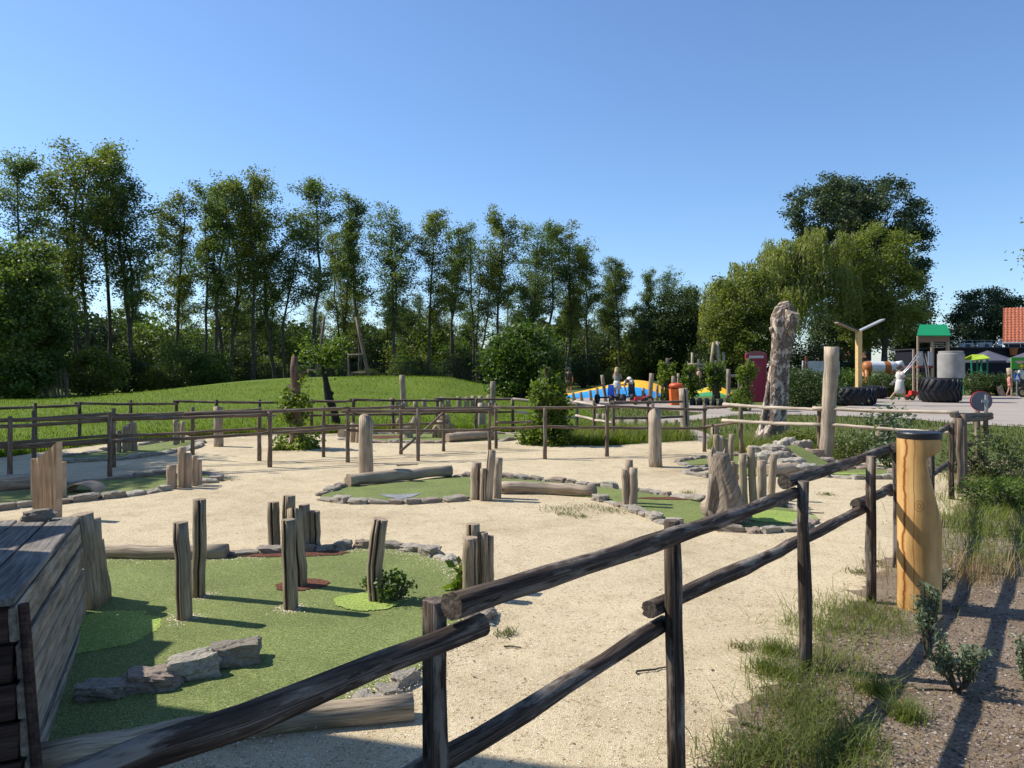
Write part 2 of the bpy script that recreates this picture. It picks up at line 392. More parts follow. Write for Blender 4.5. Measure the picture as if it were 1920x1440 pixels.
SAND_FAR = [(-500, 885), (-150, 868), (0, 858), (120, 842), (250, 827), (370, 819), (450, 815), (600, 814), (700, 809), (960, 811), (1000, 828), (1110, 836), (1200, 832), (1310, 827), (1330, 843), (1420, 850), (1560, 862), (1690, 868), (1760, 878)]
sand_pts = smooth_poly([G(*p) for p in SAND_FAR], 4, False)
sand_edge = np.array(sand_pts)
sheet('sand', sand_pts + [(6.6, 10.2), (5.95, 8.9), (3.85, 6.1), (3.0, 4.85), (2.12, 3.7), (1.24, 2.65), (0.4, 1.6), (-1.3, -.4), (-4.5, -4.4), (-16, -4), (-20, 9)],
      0.0, M_SAND, 'pale cream grit covering the mini golf course', 'sand')
jr = np.random.default_rng(12)
sheet('flower_bed', smooth_poly([(6.1, 10.7)] + [(5.46 - 5.54 * t + .77 * o, 9.32 - 7.33 * t - .63 * o + .22 * math.sin(t * math.pi)) for t, o in zip(np.linspace(0, 1, 420), [.05 + .16 * mnoise.noise(Vector((q_ * 22, 1, 0))) + .10 * mnoise.noise(Vector((q_ * 70, 5, 0))) + .07 * mnoise.noise(Vector((q_ * 260, 9, 0))) for q_ in np.linspace(0, 1, 420)])] + [(-1.8, -0.05), (-4, -5), (9, -5), (16, 2), (15, 10), (11, 13.5), (7.8, 13.0)], 2), 0.004, M_SOIL,
      'bare brown soil bed beside the near fence', 'soil')
# lawn with the mound
xe = np.linspace(-44, 2.8, 95)
front = np.interp(xe, sand_edge[:, 0], sand_edge[:, 1]) 
front = np.where(xe < sand_edge[0, 0], sand_edge[0, 1], front)
V = []; ny = 60
for j in range(ny):
    t = (j / (ny - 1)) ** 1.2
    for i, x in enumerate(xe):
        y = front[i] + (62 - front[i]) * t
        V.append((x, y, 0.006 + float(hz(x, y)) + (0.015 if j else -0.03)))
V = np.array(V)
nx = len(xe); F = [(j * nx + i, j * nx + i + 1, (j + 1) * nx + i + 1, (j + 1) * nx + i) for j in range(ny - 1) for i in range(nx - 1)]
tag(add('lawn', V, F, M_LAWN, origin=(0, 0, 0), smooth=True), 'bright green lawn rising to a low mound behind the course', 'lawn', kind='structure')
# paths
PF = [(1040, 752), (1120, 745), (1250, 752), (1330, 760), (1480, 763), (1590, 761), (1640, 745), (2200, 739), (2300, 800), (1850, 796), (1700, 784), (1560, 779), (1480, 777), (1330, 774), (1180, 764), (1060, 760)]
sheet('paved_square', smooth_poly([G(*p) for p in PF], 3), -0.012, M_PATH, 'pale paved play square beyond the course', 'pavement')
PN = [(1400, 775), (1330, 772), (1290, 779), (1150, 784), (1130, 800), (1180, 812), (1280, 818), (1305, 828), (1330, 850), (1390, 846), (1350, 825), (1310, 806), (1240, 797), (1290, 788)]
sheet('path', smooth_poly([G(*p) for p in PN], 3), -0.016, M_PATH, 'narrow pale path curving past the far fence', 'path')

# ------------------------------------------------------------------ stones
def rock_mesh(seed, cuts=5, amp=0.16, name='rock', boxy=0.75):
    bm = bmesh.new(); bmesh.ops.create_cube(bm, size=1.0)
    bmesh.ops.subdivide_edges(bm, edges=list(bm.edges), cuts=cuts, use_grid_fill=True)
    off = Vector((seed * 3.7, seed * 1.3, seed * 0.7))
    for v in bm.verts:
        s = v.co.normalized() * 0.62
        p = v.co * boxy + s * (1 - boxy)
        n = mnoise.noise(p * 2.2 + off) * amp + mnoise.noise(p * 5 + off) * amp * 0.5 + mnoise.noise(p * 13 + off) * amp * .22
        v.co = p * (1 + n); v.co.z += 0.5
    me = bpy.data.meshes.new(name); bm.to_mesh(me); bm.free(); me.materials.append(M_STONE); return me
ROCKS = [rock_mesh(i + 1, 5, .34, 'rock', .5) for i in range(7)]
STONES = [rock_mesh(i + 31, 4, .30, 'stone', .55) for i in range(11)]
srng = np.random.default_rng(5)
def put_mesh(name, me, parent, loc, rz, scale, rx=0.0):
    o = bpy.data.objects.new(name, me); COL.objects.link(o); o.parent = parent
    o.location = np.array(loc) - WO[parent.name]; o.rotation_euler = (rx, srng.normal(0, 0.06), rz); o.scale = scale
    WO[o.name] = np.array(loc, float); return o
def border(parent, px, L=0.26, W=0.17, H=0.11, gap=0.02, world=False, meshes=None):
    p = np.array(px if world else [G(*q) for q in px]); seg = np.linalg.norm(np.diff(p, axis=0), axis=1); cum = np.concatenate([[0], np.cumsum(seg)])
    s = 0.0
    while s < cum[-1] - L * 0.35:
        l = L * srng.uniform(0.5, 1.05); l = min(l, cum[-1] - s + 0.05); c = s + l / 2
        x = np.interp(c, cum, p[:, 0]); y = np.interp(c, cum, p[:, 1])
        x2 = np.interp(c + 0.05, cum, p[:, 0]); y2 = np.interp(c + 0.05, cum, p[:, 1]); x1 = np.interp(c - 0.05, cum, p[:, 0]); y1 = np.interp(c - 0.05, cum, p[:, 1])
        me = (meshes or STONES)[srng.integers(len(meshes or STONES))]
        put_mesh('stone', me, parent, (x + srng.normal(0, .008), y + srng.normal(0, .008), -0.035 + srng.normal(0, 0.008)), math.atan2(y2 - y1, x2 - x1) + srng.normal(0, 0.07),
                 (l * 1.04, W * srng.uniform(0.65, 1.1), (H * .38 + 0.045) * srng.uniform(0.75, 1.3)))
        s += l + gap
def logpart(name, parent, a, b, r0, r1, mat, seed=0, bend=0.0, sides=16, endm=None, n=9, rough=0.03, label=None, crack=True, sag=0.0):
    a = np.array(a, float); b = np.array(b, float); t = np.linspace(0, 1, n)[:, None]
    rng = np.random.default_rng(seed)
    side = np.cross(b - a, (0, 0, 1)); side /= np.linalg.norm(side) + 1e-9
    P = a + (b - a) * t + side * (np.sin(t * math.pi) * bend) + rng.normal(0, r0 * 0.10, (n, 3)) * (np.sin(t * math.pi)) + np.array([0, 0, 1.0]) * (np.sin(t * math.pi) * sag)
    rad = r0 + (r1 - r0) * t[:, 0] + rng.normal(0, r0 * 0.05, n)
    ck = [(int(rng.integers(sides)), 0.72)] if crack else None
    V, F, U, M = tube(P, rad, sides, m=0, capm=1, crack=ck, rough=rough, seed=seed)
    o = add(name, V, F, [mat, endm or W_END], parent, None, True, U, M)
    o.data.polygons.foreach_set('use_smooth', np.array([m == 0 for m in M]))
    if label: o['label'] = label
    return o

# ------------------------------------------------------------------ mini golf holes
def hole(label, c): 
    x, y = G(*c); return thing('mini_golf_hole', label, 'golf hole', (x, y, 0), 'mini golf holes on the grit')
def green(h, pts, z=0.02, sub=3):
    o = sheet('putting_green', smooth_poly([G(*p) for p in pts], sub), z, M_TURF, None, None, None, h, thick=0.05)
    return o
def patch(h, c, rx, ry, mat, z=0.026, seed=0, name='patch', n=150, amp=0.12):
    x, y = G(*c); rng = np.random.default_rng(seed); ph = rng.uniform(0, 6, 4)
    pts = []
    for k in range(n):
        a = 2 * math.pi * k / n; r = 1 + amp * (math.sin(2 * a + ph[0]) + 0.6 * math.sin(3 * a + ph[1]) + 0.4 * math.sin(7 * a + ph[2]) + 0.3 * math.sin(11 * a + ph[3]))
        r *= 1 + rng.normal(0, .028)
        pts.append((x + rx * r * math.cos(a), y + ry * r * math.sin(a)))
    return sheet(name, pts, z, mat, None, None, None, h)

h1 = hole('large green in front with loose posts and a grey log edge beside the ramp', (500, 1180))
green(h1, [(150, 1050), (300, 1052), (425, 1050), (520, 1040), (640, 1035), (720, 1032), (790, 1042), (850, 1062), (885, 1095), (905, 1135), (890, 1170), (840, 1210), (775, 1270), (700, 1305), (560, 1345), (400, 1392), (250, 1425), (60, 1450), (60, 1360), (100, 1250), (130, 1150)])
patch(h1, (690, 1134), 0.23, 0.20, M_LIME, seed=1, name='lime_patch', amp=0.05)
patch(h1, (185, 1190), 0.30, 0.42, M_LIME, seed=2, name='lime_patch', amp=0.08, z=0.0225)
patch(h1, (566, 1102), 0.18, 0.16, M_MULCH, seed=3, name='mulch_patch', amp=0.07)
patch(h1, (520, 1042), 0.62, 0.13, M_MULCH, seed=4, name='mulch_patch', amp=0.06)
a = G(150, 1046); b = G(426, 1048)
logpart('edge_log', h1, (a[0], a[1], 0.05), (b[0], b[1], 0.055), 0.065, 0.075, W_SILVER, 11, bend=0.05)
a = G(40, 1452); b = G(775, 1345)
logpart('edge_log', h1, (a[0], a[1], 0.04), (b[0], b[1], 0.045), 0.065, 0.06, W_GREY, 12, bend=-0.06, sides=22)  # darker wood than the other logs, standing in for shadow over it
border(h1, [(432, 1046), (500, 1038), (600, 1036), (640, 1031), (720, 1029), (790, 1037), (860, 1060)], 0.24, 0.16, 0.12, meshes=ROCKS)
border(h1, [(905, 1150), (885, 1178)], 0.24, 0.15, 0.13, meshes=ROCKS)
border(h1, [(775, 1270), (735, 1300), (680, 1318)], 0.17, 0.12, 0.08, meshes=ROCKS)
NEAR = [rock_mesh(20 + i, 11, 0.30, 'stone', 0.62) for i in range(4)]
for i, (px, py, l, w, hh, rz) in enumerate([(178, 1322, .21, .13, .085, .15), (272, 1305, .23, .15, .10, .3), (357, 1280, .23, .16, .125, .5), (432, 1256, .24, .16, .125, .4)]):
    x, y = G(px, py); put_mesh('stone', NEAR[i], h1, (x, y + 0.06, 0.0), rz, (l, w, hh))

h2 = hole('long green with two grey logs and a wolf carving at its end', (1000, 925))
green(h2, [(600, 935), (650, 915), (750, 907), (850, 895), (940, 899), (1030, 906), (1130, 916), (1230, 930), (1320, 945), (1400, 950), (1480, 957), (1515, 975), (1490, 990), (1420, 994), (1330, 992), (1250, 977), (1190, 959), (1160, 946), (1115, 934), (1000, 926), (940, 926), (870, 936), (760, 941), (660, 940)])
sheet('grey_patch', [G(*p) for p in [(712, 930), (745, 931), (790, 928), (774, 935), (758, 938), (748, 942), (738, 937), (722, 935)]], 0.026, M_GREYPATCH, None, None, None, h2)
patch(h2, (1452, 972), 0.42, 0.36, M_LIME, seed=6, name='lime_patch', amp=0.05)
patch(h2, (1265, 938), 0.45, 0.09, M_MULCH, seed=7, name='mulch_patch', amp=0.08)
a = G(652, 914); b = G(846, 896); logpart('edge_log', h2, (a[0], a[1], .09), (b[0], b[1], .10), 0.085, 0.075, W_SILVER, 13, bend=-0.08)
a = G(938, 925); b = G(1116, 932); logpart('edge_log', h2, (a[0], a[1], .07), (b[0], b[1], .065), 0.085, 0.075, W_SILVER, 14, bend=-0.08)
border(h2, [(598, 930), (648, 912)], 0.32, .16, .11)
border(h2, [(600, 936), (650, 943), (760, 945), (872, 938)])
border(h2, [(1118, 937), (1165, 949), (1196, 962), (1245, 980), (1320, 996)], .24, .16, .1)
border(h2, [(1345, 995), (1420, 998), (1490, 994), (1522, 977), (1500, 957), (1440, 946)], .25, .15, .1)
border(h2, [(850, 895), (940, 897), (1030, 904), (1130, 914), (1230, 928), (1325, 944), (1400, 950)], .25, .15, .12)

h3 = hole('stony zigzag green with a rock ramp beside the leaning grey pole', (1450, 885))
green(h3, [(1278, 868), (1340, 860), (1400, 858), (1430, 880), (1540, 890), (1600, 882), (1672, 884), (1670, 896), (1560, 896), (1500, 893), (1400, 893), (1345, 885), (1345, 874), (1300, 873)], sub=2)
border(h3, [(1268, 867), (1330, 857), (1400, 856)], .26, .17, .1)
border(h3, [(1270, 871), (1300, 876), (1345, 876)], .26, .15, .08)
border(h3, [(1282, 886), (1345, 877)], .26, .15, .09)
border(h3, [(1280, 887), (1340, 897), (1400, 898)], .26, .17, .09)
border(h3, [(1530, 893), (1600, 898), (1672, 898), (1676, 886)], .26, .16, .09)
border(h3, [(1580, 880), (1665, 881)], .3, .14, .08)
rr = np.random.default_rng(9)
RAMP_TOP = G(1478, 884); 
for (px, py, l, w, hh, z) in [(1415, 876, .45, .4, .3, 0), (1440, 878, .4, .35, .34, 0), (1462, 880, .4, .35, .36, 0), (1485, 886, .45, .3, .3, 0), (1510, 889, .4, .28, .22, 0), (1532, 892, .4, .26, .15, 0),
                              (1425, 868, .4, .35, .3, 0.05), (1450, 870, .45, .4, .38, .02), (1478, 866, .42, .3, .5, 0), (1500, 868, .36, .3, .48, 0), (1522, 873, .45, .25, .36, 0), (1542, 878, .4, .25, .24, 0), (1562, 884, .4, .2, .14, 0)]:
    x, y = G(px, py); put_mesh('stone', ROCKS[rr.integers(7)], h3, (x, y, z - 0.03), rr.uniform(-.5, .3), (l * .9, w * .9, hh * .82))
a0 = np.array([*G(1470, 876), .34]); a1 = np.array([*G(1490, 873), .34]); b0 = np.array([*G(1540, 889), .028]); b1 = np.array([*G(1585, 886), .028])
rv = []
for t in np.linspace(0, 1, 7):
    e = t * t * (3 - 2 * t); p = a0 + (b0 - a0) * t; q = a1 + (b1 - a1) * t; p[2] = q[2] = .34 + (.028 - .34) * (0.4 * t + 0.6 * e); rv += [p, q]
add('turf_ramp', rv, [(2 * i, 2 * i + 1, 2 * i + 3, 2 * i + 2) for i in range(6)], M_TURF, h3, smooth=True)
a = G(1438, 893); b = G(1500, 889); logpart('edge_log', h3, (a[0], a[1], .08), (b[0], b[1], .085), 0.10, 0.09, W_SILVER, 15)
patch(h3, (1600, 891), .35, .07, M_LIME, seed=8, name='lime_patch', amp=.05)

h5 = hole('shaded green at the left behind the row of split boards', (240, 915))
green(h5, [(-150, 945), (0, 927), (95, 917), (130, 908), (240, 897), (330, 890), (395, 893), (400, 902), (330, 914), (240, 927), (130, 939), (0, 951), (-150, 965)])
border(h5, [(-120, 970), (0, 957), (60, 948), (130, 942), (240, 930), (325, 917)], .3, .17, .11)
border(h5, [(125, 912), (200, 902), (300, 892), (390, 888)], .3, .16, .11)
border(h5, [(372, 906), (400, 904), (409, 896), (395, 888)], .24, .17, .1)
a = G(-60, 925); b = G(95, 913); logpart('edge_log', h5, (a[0], a[1], .09), (b[0], b[1], .09), 0.11, 0.10, W_SILVER, 16)
mb = MB(); x, y = G(146, 928)
prev = None; av = []
for k in range(13):
    an = math.pi * k / 12
    for (rr_, yy) in ((.16, 0), (.14, 0), (.14, .3), (.16, .3)): av.append((x + rr_ * 1.3 * math.cos(an), y + yy, .02 + rr_ * .75 * math.sin(an)))
F = []
for k in range(12):
    for q in range(4): F.append((k * 4 + q, k * 4 + (q + 1) % 4, (k + 1) * 4 + (q + 1) % 4, (k + 1) * 4 + q))
add('arch_tunnel', av, F, W_PALE, h5)
h6 = hole('small shaded green at the lawn edge behind the double rail fence', (230, 850))
green(h6, [(95, 863), (200, 848), (300, 832), (345, 827), (372, 831), (350, 842), (300, 851), (230, 860), (120, 869)], sub=2)
border(h6, [(90, 862), (200, 846), (300, 830), (350, 824)], .36, .18, .1)
border(h6, [(100, 869), (230, 862), (310, 851), (352, 843)], .36, .18, .1)
border(h6, [(345, 824), (376, 829), (372, 838), (345, 845)], .3, .2, .12)
h4 = hole('narrow far green beside the lawn with a carved bird on it', (800, 822))
green(h4, [(640, 823), (700, 828), (830, 829), (960, 824), (985, 817), (900, 815), (760, 815), (680, 817)], sub=2)
border(h4, [(636, 824), (700, 830), (830, 831)], .35, .18, .09)
border(h4, [(935, 828), (985, 822)], .35, .18, .09)
border(h4, [(690, 815), (800, 813), (985, 813)], .4, .2, .1)
patch(h4, (725, 821), .5, .35, M_MULCH, seed=10, name='mulch_patch')
a = G(640, 822); b = G(672, 818); logpart('edge_log', h4, (a[0], a[1], .1), (b[0], b[1], .1), 0.10, 0.11, W_SILVER, 17)
a = G(838, 829); b = G(922, 824); logpart('edge_log', h4, (a[0], a[1], .09), (b[0], b[1], .10), 0.09, 0.11, W_SILVER, 18)
a = G(1000, 830)

# ------------------------------------------------------------------ the wooden ramp in the near corner
ramp_ = thing('wooden_ramp', 'weathered plank ramp box with board sides at the near edge', 'ramp', (-2.5, 4.1, 0))
TN = np.array([-1.87, 2.90]); TF = np.array([-2.81, 5.0]); HTN, HTF = 0.74, 0.636; HT = (HTN + HTF) / 2
dr = (TF - TN) / np.linalg.norm(TF - TN); nl = np.array([-dr[1], dr[0]])     # nl points left, away from the turf
ang = math.atan2(dr[1], dr[0]); LEN = float(np.linalg.norm(TF - TN)); TILT = math.atan2(HTN - HTF, LEN)
def plank(name, parent, c, size, mat, rz, rx=0.0, seed=0, ry=0.0):
    rng = np.random.default_rng(seed)
    bm = bmesh.new(); bmesh.ops.create_cube(bm, size=1.0)
    for v in bm.verts: v.co = Vector((v.co.x * size[0], v.co.y * size[1], v.co.z * size[2]))
    bmesh.ops.bevel(bm, geom=list(bm.edges), offset=min(size) * 0.18, segments=1, affect='EDGES')
    for v in bm.verts: v.co += Vector(rng.normal(0, min(size) * 0.03, 3))
    me = bpy.data.meshes.new(name); bm.to_mesh(me); bm.free(); me.materials.append(mat)
    o = bpy.data.objects.new(name, me); COL.objects.link(o)
    o.rotation_euler = (rx, ry, rz)
    c = np.array(c, float)
    if parent: o.parent = parent; o.location = c - WO[parent.name]
    else: o.location = c
    WO[o.name] = c; return o
mid = (TN + TF) / 2
for k in range(9):
    c = mid + nl * (0.085 + k * 0.172)
    plank('top_plank', ramp_, (c[0], c[1], HT - 0.016 + 0.002 * (k % 3)), (LEN + 0.04, 0.162, 0.032), W_PLANK, ang, 0, 40 + k, TILT)
base_out = 0.05
V = []
for (q, zt) in ((TN, HTN), (TF, HTF)):
    for (o_, z_) in ((.03, -.02), (.03, zt - .045), (1.5, zt - .045), (1.5, -.02)): V.append((*(q + nl * o_ + dr * (.06 if q is TN else -.02)), z_))
add('dark_backing', V, [(0, 4, 5, 1), (1, 5, 6, 2), (2, 6, 7, 3), (0, 1, 2, 3), (7, 6, 5, 4)], W_DARKPLANK, ramp_)  # added dark box, stops light showing through the plank gaps
for k in range(5):
    zc = HT - 0.035 - (k + 0.5) * 0.148; off = base_out * (1 - zc / HT)
    c = mid - nl * (off - 0.012 + .005 * ((k * 2) % 3 - 1))
    plank('side_plank', ramp_, (c[0], c[1], zc), (LEN - .03 * (k % 2), 0.03, 0.130), W_WALL, ang, -math.atan2(base_out, HT), 60 + k, TILT)
for k in range(5):
    zc = HTN - 0.035 - (k + 0.5) * 0.148
    off = base_out * (1 - zc / HTN); c = TN + nl * (0.78 - off / 2) + dr * 0.02
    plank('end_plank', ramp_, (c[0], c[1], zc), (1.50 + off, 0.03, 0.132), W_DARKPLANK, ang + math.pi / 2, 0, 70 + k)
c = TN - nl * 0.025 - dr * 0.01
mb = MB(); mb.tube([(c[0] - nl[0] * base_out, c[1] - nl[1] * base_out, -.03), (c[0], c[1], HTN - 0.03)], 0.02, 8); mb.done('corner_post', W_DARKPLANK, ramp_)
for (t, off, tw, zt) in ((0.06, 0.0, 0.07, HTF + 0.005), (0.17, 0.03, 0.085, HTF - 0.05), (0.26, .07, .05, .42)):
    p = TF + dr * t - nl * off
    logpart('end_slab', ramp_, (p[0] - nl[0] * .06, p[1] - nl[1] * .06, 0), (p[0], p[1], zt), tw * .8, tw, W_GREY, int(t * 100), sides=12, n=5)
p = TF + nl * 0.22 - dr * 0.08
put_mesh('chock', ROCKS[2], ramp_, (p[0], p[1], HTF + 0.002), 0.4, (0.16, 0.09, 0.07))

# ------------------------------------------------------------------ single wooden posts
PN_ = 0
def post(px, ytop, ybot, w, label, top=0, mat=None, group=None, bend=0.0, sides=40, rough=0.016, crack=1, tilt=0.0, d=None, z0=0.0, name='wooden_post', dy=0.0, cat='post', taper=0.95, n=7, end=None):
    """px of the foot, pixel rows of top and foot, width in px, top = sideways offset of the top in px"""
    global PN_; PN_ += 1
    if d is None: d = dist(ybot)
    x = XW(px, d); x1 = XW(px + top, d); zt = ZW(ytop, d); r = w / FPX * d / 2
    rng = np.random.default_rng(700 + PN_)
    t = np.linspace(0, 1, n)[:, None]
    A = np.array([x, d, z0 - 0.05]); B = np.array([x1, d + dy, zt])
    P = A + (B - A) * t; P[:, 0] += np.sin(t[:, 0] * math.pi) * bend / FPX * d
    P[1:-1] += rng.normal(0, r * 0.05, (n - 2, 3)) * (1, 1, 0)
    rad = r * (1 + (taper - 1) * t[:, 0] + rng.normal(0, 0.02, n))
    ck = [(int(rng.integers(-sides // 7, sides // 7 + 1)) if i == 0 else int(rng.integers(sides)), rng.uniform(.35, .6)) for i in range(crack if rng.uniform() < .7 else 0)]
    if sides < 20: ck = None
    V, F, U, M = tube(P, rad, sides, m=0, capm=1, crack=ck, rough=rough, seed=PN_, tilt=tilt, groove=2)
    o = add(name, V, F, [mat or W_GREY, end or W_END, W_SPLIT], None, (x, d, z0), True, U, M)
    o.data.polygons.foreach_set('use_smooth', np.array([m == 0 for m in M]))
    return tag(o, label, cat, group)
g1 = 'loose posts standing on the near green'
post(346, 979, 1165, 29, 'grey post leaning left, nearest of the posts beside the wooden ramp', -8, group=g1, bend=2, crack=2)
post(373, 936, 1123, 25, 'tall straight grey post just behind the left leaning post', 1, group=g1, crack=2)
post(546, 974, 1146, 27, 'flat topped grey post in front of the red brown patch', -6, group=g1)
post(564, 957, 1103, 28, 'slant topped leaning post standing on the red brown patch', -12, group=g1, tilt=0.5)
post(515, 941, 1033, 23, 'leftmost of four posts on the green far edge', -3, group=g1)
post(543, 929, 1034, 25, 'tallest of four posts on the green far edge', -1, group=g1)
post(574, 946, 1031, 21, 'third post from the ramp on the green far edge', -4, group=g1)
post(592, 958, 1031, 20, 'short rightmost of four posts on the green far edge', -2, group=g1)
post(708, 973, 1131, 30, 'curved split post rising from the lime patch', 5, group=g1, bend=-7, crack=2)
g2 = 'tight cluster of posts by the near green'
post(883, 1008, 1122, 30, 'thick front post of the cluster right of the near green', -2, group=g2)
post(888, 982, 1105, 27, 'tallest rear post of the cluster right of the near green', -2, group=g2)
post(909, 998, 1108, 17, 'thin third post of the cluster right of the near green', -2, group=g2)
post(920, 1004, 1106, 14, 'thinnest outer post of the cluster right of the near green', -1, group=g2)
g3 = 'post cluster in the middle of the long green'
post(891, 867, 936, 20, 'leftmost post of four at the middle of the long green', 2, W_SILVER, g3)
post(905, 878, 939, 11, 'short thin post of four at the middle of the long green', 1, W_SILVER, g3)
post(914, 845, 938, 17, 'tallest leaning post of four at the middle of the long green', 8, W_SILVER, g3, tilt=.3)
post(931, 858, 934, 16, 'rightmost post of four at the middle of the long green', 4, W_SILVER, g3)
g4 = 'three posts at the bend of the long green'
post(1175, 880, 951, 13, 'short left post of three at the bend of the long green', -4, W_SILVER, g4)
post(1182, 862, 946, 15, 'tallest rear post of three at the bend of the long green', -3, W_SILVER, g4)
post(1187, 877, 952, 16, 'right front post of three at the bend of the long green', 1, W_SILVER, g4)
g5 = 'split board palisade on the left green'
for i, (px, yt, yb, w) in enumerate([(321, 872, 916, 17), (341, 838, 914, 16), (354, 850, 914, 13), (365, 854, 911, 12), (374, 861, 909, 11)]):
    post(px, yt, yb, w, ['stubby leftmost board of five on the left green', 'tallest board of five on the left green', 'third board of five on the left green', 'fourth board of five on the left green', 'thin last board of five on the left green'][i], 0, W_PALE, g5, sides=10, rough=.08)
g6 = 'posts beside the small shaded green'
for i, (px, yt, yb, w) in enumerate([(223, 807, 850, 9), (234, 799, 850, 9), (242, 795, 848, 9), (249, 790, 847, 9), (254, 792, 846, 8)]):
    post(px, yt, yb, w, ['lowest', 'second', 'third', 'fourth', 'last'][i] + ' stake of five rising beside the small shaded green', -2 if i > 2 else 0, W_GREY, g6, sides=10)
for i, (px, yt, yb, w) in enumerate([(328, 787, 836, 8), (333, 793, 834, 8), (342, 790, 832, 8)]):
    post(px, yt, yb, w, ['left', 'middle', 'right'][i] + ' stake of three at the far tip of the small shaded green', 1, W_GREY, g6, sides=10)
g7 = 'posts behind the wolf carving'
for i, (px, yt, yb, w, tp, lb) in enumerate([(1342, 815, 878, 10, 0, 'left rear stake of four behind the wolf ears'), (1352, 817, 878, 11, 0, 'second rear stake of four behind the wolf ears'), (1362, 823, 878, 8, 0, 'thin third stake of four behind the wolf ears'), (1369, 814, 875, 11, 3, 'tallest right stake of four behind the wolf ears'),
        (1374, 865, 945, 12, -2, 'dark first post of six right of the wolf carving'), (1382, 870, 945, 8, -2, 'thin pale second post of six right of the wolf carving'), (1395, 851, 950, 15, -3, 'third post of six right of the wolf carving'),
        (1413, 838, 950, 15, -6, 'tallest fourth post of six right of the wolf carving'), (1428, 863, 948, 18, 0, 'thick flat fifth post of six right of the wolf carving'), (1445, 852, 938, 14, 6, 'last post of six right of the wolf carving')]):
    post(px, yt, yb, w, lb, tp, W_SILVER if i in (1, 5, 8) else W_GREY, g7, sides=12)
# tall split board and its two neighbours
def board(px0, px1, ytl, ytr, yb, th, label, mat=W_PALE, group='split boards behind the ramp', n=8, seed=0):
    d = dist(yb); rng = np.random.default_rng(seed); V = []
    for k in range(n + 1):
        t = k / n; x = XW(px0 + (px1 - px0) * t, d); zt = ZW(ytl + (ytr - ytl) * (t ** 1.5), d)
        gr = 0.012 * math.sin(k * 2.4) + rng.normal(0, .004)
        V += [(x, d - th / 2 + gr, -.05), (x, d - th / 2 + gr, zt), (x, d + th / 2 + gr, -.05), (x, d + th / 2 + gr, zt)]
    F = []
    for k in range(n):
        a = 4 * k; b = a + 4
        F += [(a, b, b + 1, a + 1), (b + 2, a + 2, a + 3, b + 3), (a + 1, b + 1, b + 3, a + 3), (a, a + 2, b + 2, b)]
    F += [(0, 1, 3, 2), (4 * n, 4 * n + 2, 4 * n + 3, 4 * n + 1)]
    V = np.array(V); U = np.stack([V[:, 0] * 1.0, V[:, 2]], 1)
    return tag(add('split_board', V, F, mat, None, (XW((px0 + px1) / 2, d), d, 0), False, U), label, 'board', group)
board(66, 111, 860, 828, 972, .10, 'tall pale split board with slanted top behind the ramp', seed=1)
board(110, 122, 866, 866, 935, .07, 'short pale board right of the tall slanted board', seed=2, n=3)
board(60, 70, 860, 860, 938, .07, 'narrow pale board left of the tall slanted board', seed=3, n=3)
# thick single posts
post(686, 787, 900, 27, 'thick pale post with a sloped dark ringed top beside the log', 0, W_SILVER, 'thick hole marker posts', crack=2, tilt=0.9, name='marker_post', end=W_ENDD)
post(1230, 777, 875, 25, 'thick pale post with a notched top right of the ivy stump', -3, W_SILVER, 'thick hole marker posts', crack=2, tilt=1.0, name='marker_post', end=W_ENDD)
post(410, 765, 837, 17, 'thick grey post on the lawn edge beyond the double fence', -1, W_SILVER, 'thick hole marker posts', tilt=.5, name='marker_post')
post(903, 758, 806, 16, 'thick pale post at the lawn edge near the far green', 0, W_SILVER, 'thick hole marker posts', tilt=.4, name='marker_post')
post(1286, 728, 817, 17, 'thick pale post standing just right of the orange bin', -5, W_SILVER, 'thick hole marker posts', name='marker_post')
post(1340, 798, 832, 15, 'short pale stump behind the wolf carving stakes', 0, W_SILVER, 'thick hole marker posts', name='marker_post')
post(1549, 650, 871, 23, 'tall leaning grey pole with a squared top beside the rock ramp', 11, W_SILVER, None, sides=10, rough=.05, n=12, name='grey_pole', cat='pole', taper=1.12)
post(662, 793, 829, 12, 'round stump at the left end of the far green', 1, W_PALE, 'stumps at the far green', name='log_stump', cat='stump')
post(671, 800, 830, 10, 'lower stump beside the round stump at the far green', 1, W_PALE, 'stumps at the far green', name='log_stump', cat='stump')
# ------------------------------------------------------------------ fences
def fence(label, posts, rails, rp, rr_, mp, mr, loc, group='round rail fences', seed=0, sides=10, endm=None, crack=True):
    f = thing('rail_fence', label, 'fence', loc, group)
    for i, (x, y, zt, tx) in enumerate(posts):
        logpart('post', f, (x, y, -0.05), (x + tx, y, zt), rp * 1.04, rp * .96, mp, seed + i, sides=sides, n=6, endm=endm or W_ENDD, crack=crack)
    for i, r in enumerate(rails):
        a, b = r[0], r[1]; m = r[2] if len(r) > 2 and r[2] else mr
        logpart('rail', f, a, b, rr_ * 1.06, rr_ * .92, m, seed + 50 + i, sides=sides, n=14, endm=endm or W_ENDD, sag=-0.012, crack=crack)
    return f
